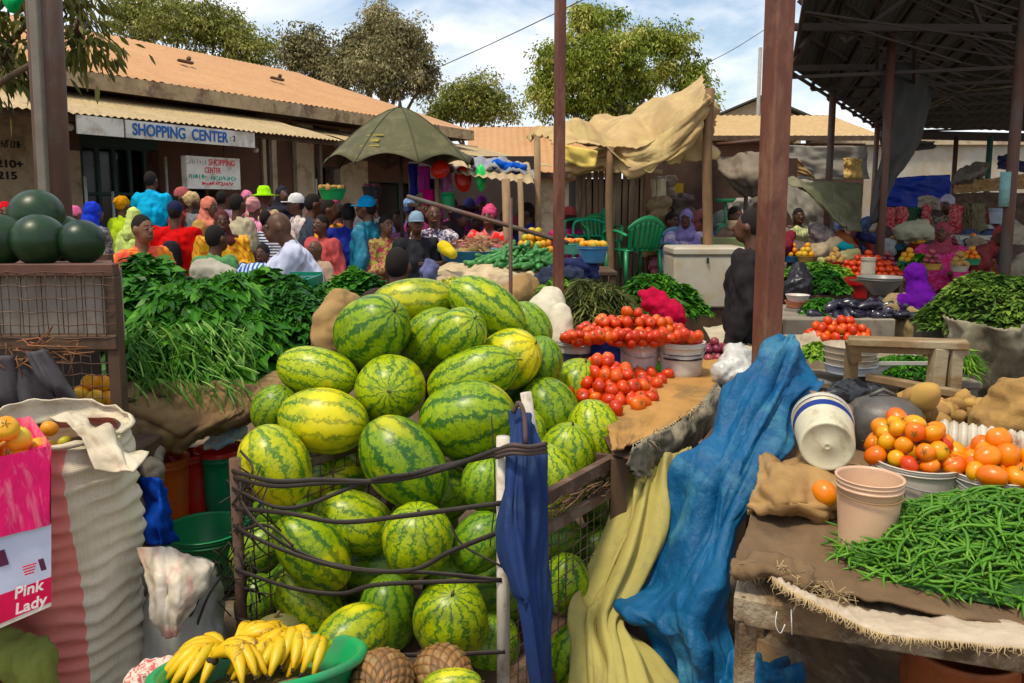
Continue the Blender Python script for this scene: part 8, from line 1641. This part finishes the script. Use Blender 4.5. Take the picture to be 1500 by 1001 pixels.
P_('woman in a deep magenta robe left of the red dress',674,320,8.5,60,(.45,.01,.22),(.45,.01,.22),head='scarf',hcol=(.03,.02,.03),skirt=True,wide=1.2); P_('person in a magenta pink top in front of the ochre sack',697,326,9.1,-30,(.62,.06,.40),(.3,.05,.2),skirt=True)
P_('woman in a red dress with a pink headwrap',716,318,8.0,-15,(.70,.03,.02),(.6,.03,.02),head='wrap',hcol=(.62,.10,.20),skirt=True,detail=True,sleeve=.9,arms='fwd'); P_('man in a bright blue shirt left of the canopy post',770,312,8.8,-80,(.03,.06,.40),(.05,.05,.1),arms='fwd'); P_('person in a red top glimpsed behind the slim post',834,318,9.2,0,(.6,.04,.06),(.1,.1,.1),head='cap',hcol=(.5,.1,.1))
P_('person whose dark head rises close behind the melon pile',583,390,4.6,175,(.05,.03,.03),(.05,.04,.04),pose='sit',H=1.6,wide=.9)
P_('crouching person in grey blue with a yellow cloth on the back',642,372,6.9,100,(.16,.17,.28),(.1,.1,.2),pose='sit',H=1.5,lean=50,arms='reach'); lump('yellow_cloth', [(650,362,6.7,.06),(662,372,6.65,.05)], fab((.70,.55,.06)), 'yellow cloth across the back of the crouching person', 'cloth', .014, .01)
for x, y, d, f, top, hd, hc, lb in ((8,312,7.6,30,(.03,.02,.03),'scarf',(.55,.02,.03),'person in a red headscarf behind the left dark melon'),(138,312,7.4,150,(.05,.05,.09),'scarf',(.03,.06,.55),'person in a royal blue headscarf right of the dark melons'),(112,316,8.2,90,(.16,.12,.12),'scarf',(.65,.15,.30),'person in a pink headscarf behind the dark melons'),(326,292,11.,170,(.3,.2,.3),'hair',None,'tall man with dark hair in front of the shop door'),(290,318,9.8,170,(.08,.2,.3),'hair',None,'short person between the red jacket and yellow child'),(455,318,9.6,-20,(.4,.1,.1),'scarf',(.3,.05,.1),'woman in a wine headscarf behind the dark grey jacket'),(548,318,9.6,20,(.1,.1,.12),'hair',None,'person in black behind the teal puffer jacket'),(600,306,10.,150,(.1,.12,.3),'wrap',(.2,.3,.5),'person with a blue headwrap behind the umbrella pole'),(662,304,9.7,0,(.25,.05,.2),'hair',None,'tall person in plum between the pink veil and magenta robe'),(740,320,10.2,0,(.3,.3,.35),'hair',None,'person in grey behind the woman in red'),(780,318,10.,60,(.3,.2,.1),'hair',None,'person in brown at the pale canopy post')):
    P_(lb,x,y,d,f,top,(.05,.05,.07),head=hd,hcol=hc)
for x, y, d, f, top, hd, hc, lb, lean in ((622,306,9.6,20,(.35,.05,.20),'hair',None,'person in dark pink right of the umbrella pole',0),(655,338,8.2,-30,(.60,.10,.35),'hair',None,'child in a pink shirt before the magenta robe',0),(706,302,9.8,10,(.12,.06,.2),'scarf',(.25,.05,.3),'woman in a purple headscarf behind the woman in red',0),(730,336,8.6,40,(.55,.45,.35),'hair',None,'child in beige beside the woman in red',10),(752,326,9.3,-40,(.5,.08,.1),'wrap',(.5,.1,.15),'person in a wine red wrap left of the leaning stake',15),(605,336,8.2,30,(.40,.32,.10),'hair',None,'child in an ochre shirt below the umbrella pole',0),(688,306,9.9,0,(.1,.1,.12),'cap',(.1,.1,.3),'man in a navy cap among the pink robes',0),(470,330,6.9,-30,(.5,.1,.1),'hair',None,'child in red before the dark grey jacket',0),(318,350,6.2,150,(.1,.25,.1),'hair',None,'child in green before the white shirted man',0)):
    P_(lb,x,y,d,f,top,(.1,.05,.1),head=hd,hcol=hc,lean=lean,skirt=(hd=='scarf'))
# basins carried on heads
def carried(x, y, d, w_, h_, col, label, fill):
    rt, c, r, h = bucket(x, y, d, w_, h_, col, label, name='carried_basin', cat='basin', taper=.72)
    for p in heap(c+V(0,0,h*.85), r*.85, r*.85, .05, .07): fruit(PM_[0] if fill else OZ, p, .9, 'produce', 'small produce in the ' + ('green' if fill else 'dark') + ' basin carried on a head', 'produce', 'produce in the '+('green' if fill else 'dark')+' carried basin', False)
P_('woman balancing the green basin on her head',488,306,8.6,170,(.1,.05,.08),(.1,.1,.1),head='wrap',hcol=(.3,.05,.1)); carried(487,293,8.6,40,16,(.0,.36,.10),'green basin carried on a head under the umbrella edge',True)
P_('woman balancing the dark basin on her head',545,302,9.0,170,(.1,.1,.12),(.1,.1,.1),head='wrap',hcol=(.1,.05,.05)); carried(545,292,9.0,30,18,(.03,.03,.035),'dark basin with pale produce carried on a head',False)
# around the chairs and freezer
rt, loc, Mz, hc_, J, k, up = P_('person in a dark padded jacket standing right of the white freezer',1097,332,5.4,-120,mat('jacket_black', (.016,.014,.016), (.024,.02,.02), 12, .9, .5, vary=0, spec=.15),(.015,.015,.02),wide=1.0,arms='down'); P_('stooping woman in a patterned dark dress beside the big green chair',966,328,9.6,60,patt('olive_print', (.16,.13,.07), (.07,.05,.03), 12, 'n'),(.06,.04,.03),head='scarf',hcol=(.22,.19,.10),skirt=True,lean=8,arms='reach')
P_('seated person in a purple and white top under the canopy',1005,322,8.8,-20,patt('purple_white', (.35,.28,.60), (.60,.52,.60), 10, 'n'),(.2,.02,.04),pose='sit',H=1.6,head='scarf',hcol=(.32,.26,.55)); P_('seated person in dark red beside the purple top',985,325,9.2,30,(.25,.02,.03),(.05,.04,.05),pose='sit',H=1.6); P_('person in the shade in green behind the scale',1078,318,8.6,20,(.05,.10,.05),(.05,.05,.05))
# market hall women
rt, loc, Mz, hc_, J, k, up = P_('woman in a violet headscarf and khaki robe seen from behind',1338,402,6.0,-172,mat('khaki_robe', (.30,.22,.10), (.20,.15,.07), 6, .9, .4, vary=0),(.15,.11,.06),head='scarf',hcol=(.10,.012,.22),pose='sit',H=1.65,wide=1.35,lean=8)
P_('woman in a bright pink top and rose headscarf tending a stall',1380,341,8.8,-40,(.52,.015,.10),(.04,.02,.04),head='scarf',hcol=(.34,.07,.10),pose='sit',H=1.62,wide=1.25,arms='fwd'); P_('woman in a pale lilac headwrap behind the pink top',1387,300,11.,-50,(.05,.03,.05),(.04,.03,.03),head='wrap',hcol=(.52,.48,.60)); P_('woman in a red headscarf and orange wrap at the right edge',1465,347,8.8,-30,(.55,.20,.04),(.2,.08,.03),head='scarf',hcol=(.38,.07,.06),pose='sit',H=1.6)
P_('seated person with a dark head in the stall below the grey sheet',1170,318,9.8,0,(.25,.2,.2),(.1,.1,.1),pose='sit',H=1.6)

def satc(c):
    l = (c[0]+c[1]+c[2])/3; return [max(0., min(1., l+(q-l)*1.12)) for q in c[:3]]
for m in bpy.data.materials:                             # richer pigments throughout
    if not m.use_nodes or 'concrete' in m.name: continue
    for n in m.node_tree.nodes:
        if n.type == 'VALTORGB':
            for e in n.color_ramp.elements: e.color = satc(e.color)+[1.]
        for i in n.inputs:
            if i.type == 'RGBA' and not i.is_linked and n.type in ('MIX', 'BSDF_PRINCIPLED'): i.default_value = satc(i.default_value)+[1.]
bpy.data.scenes.remove(WORK)
nt_ = sum(1 for o in sc.objects if o.get('category') == 'tomato'); print('tomatoes', nt_)
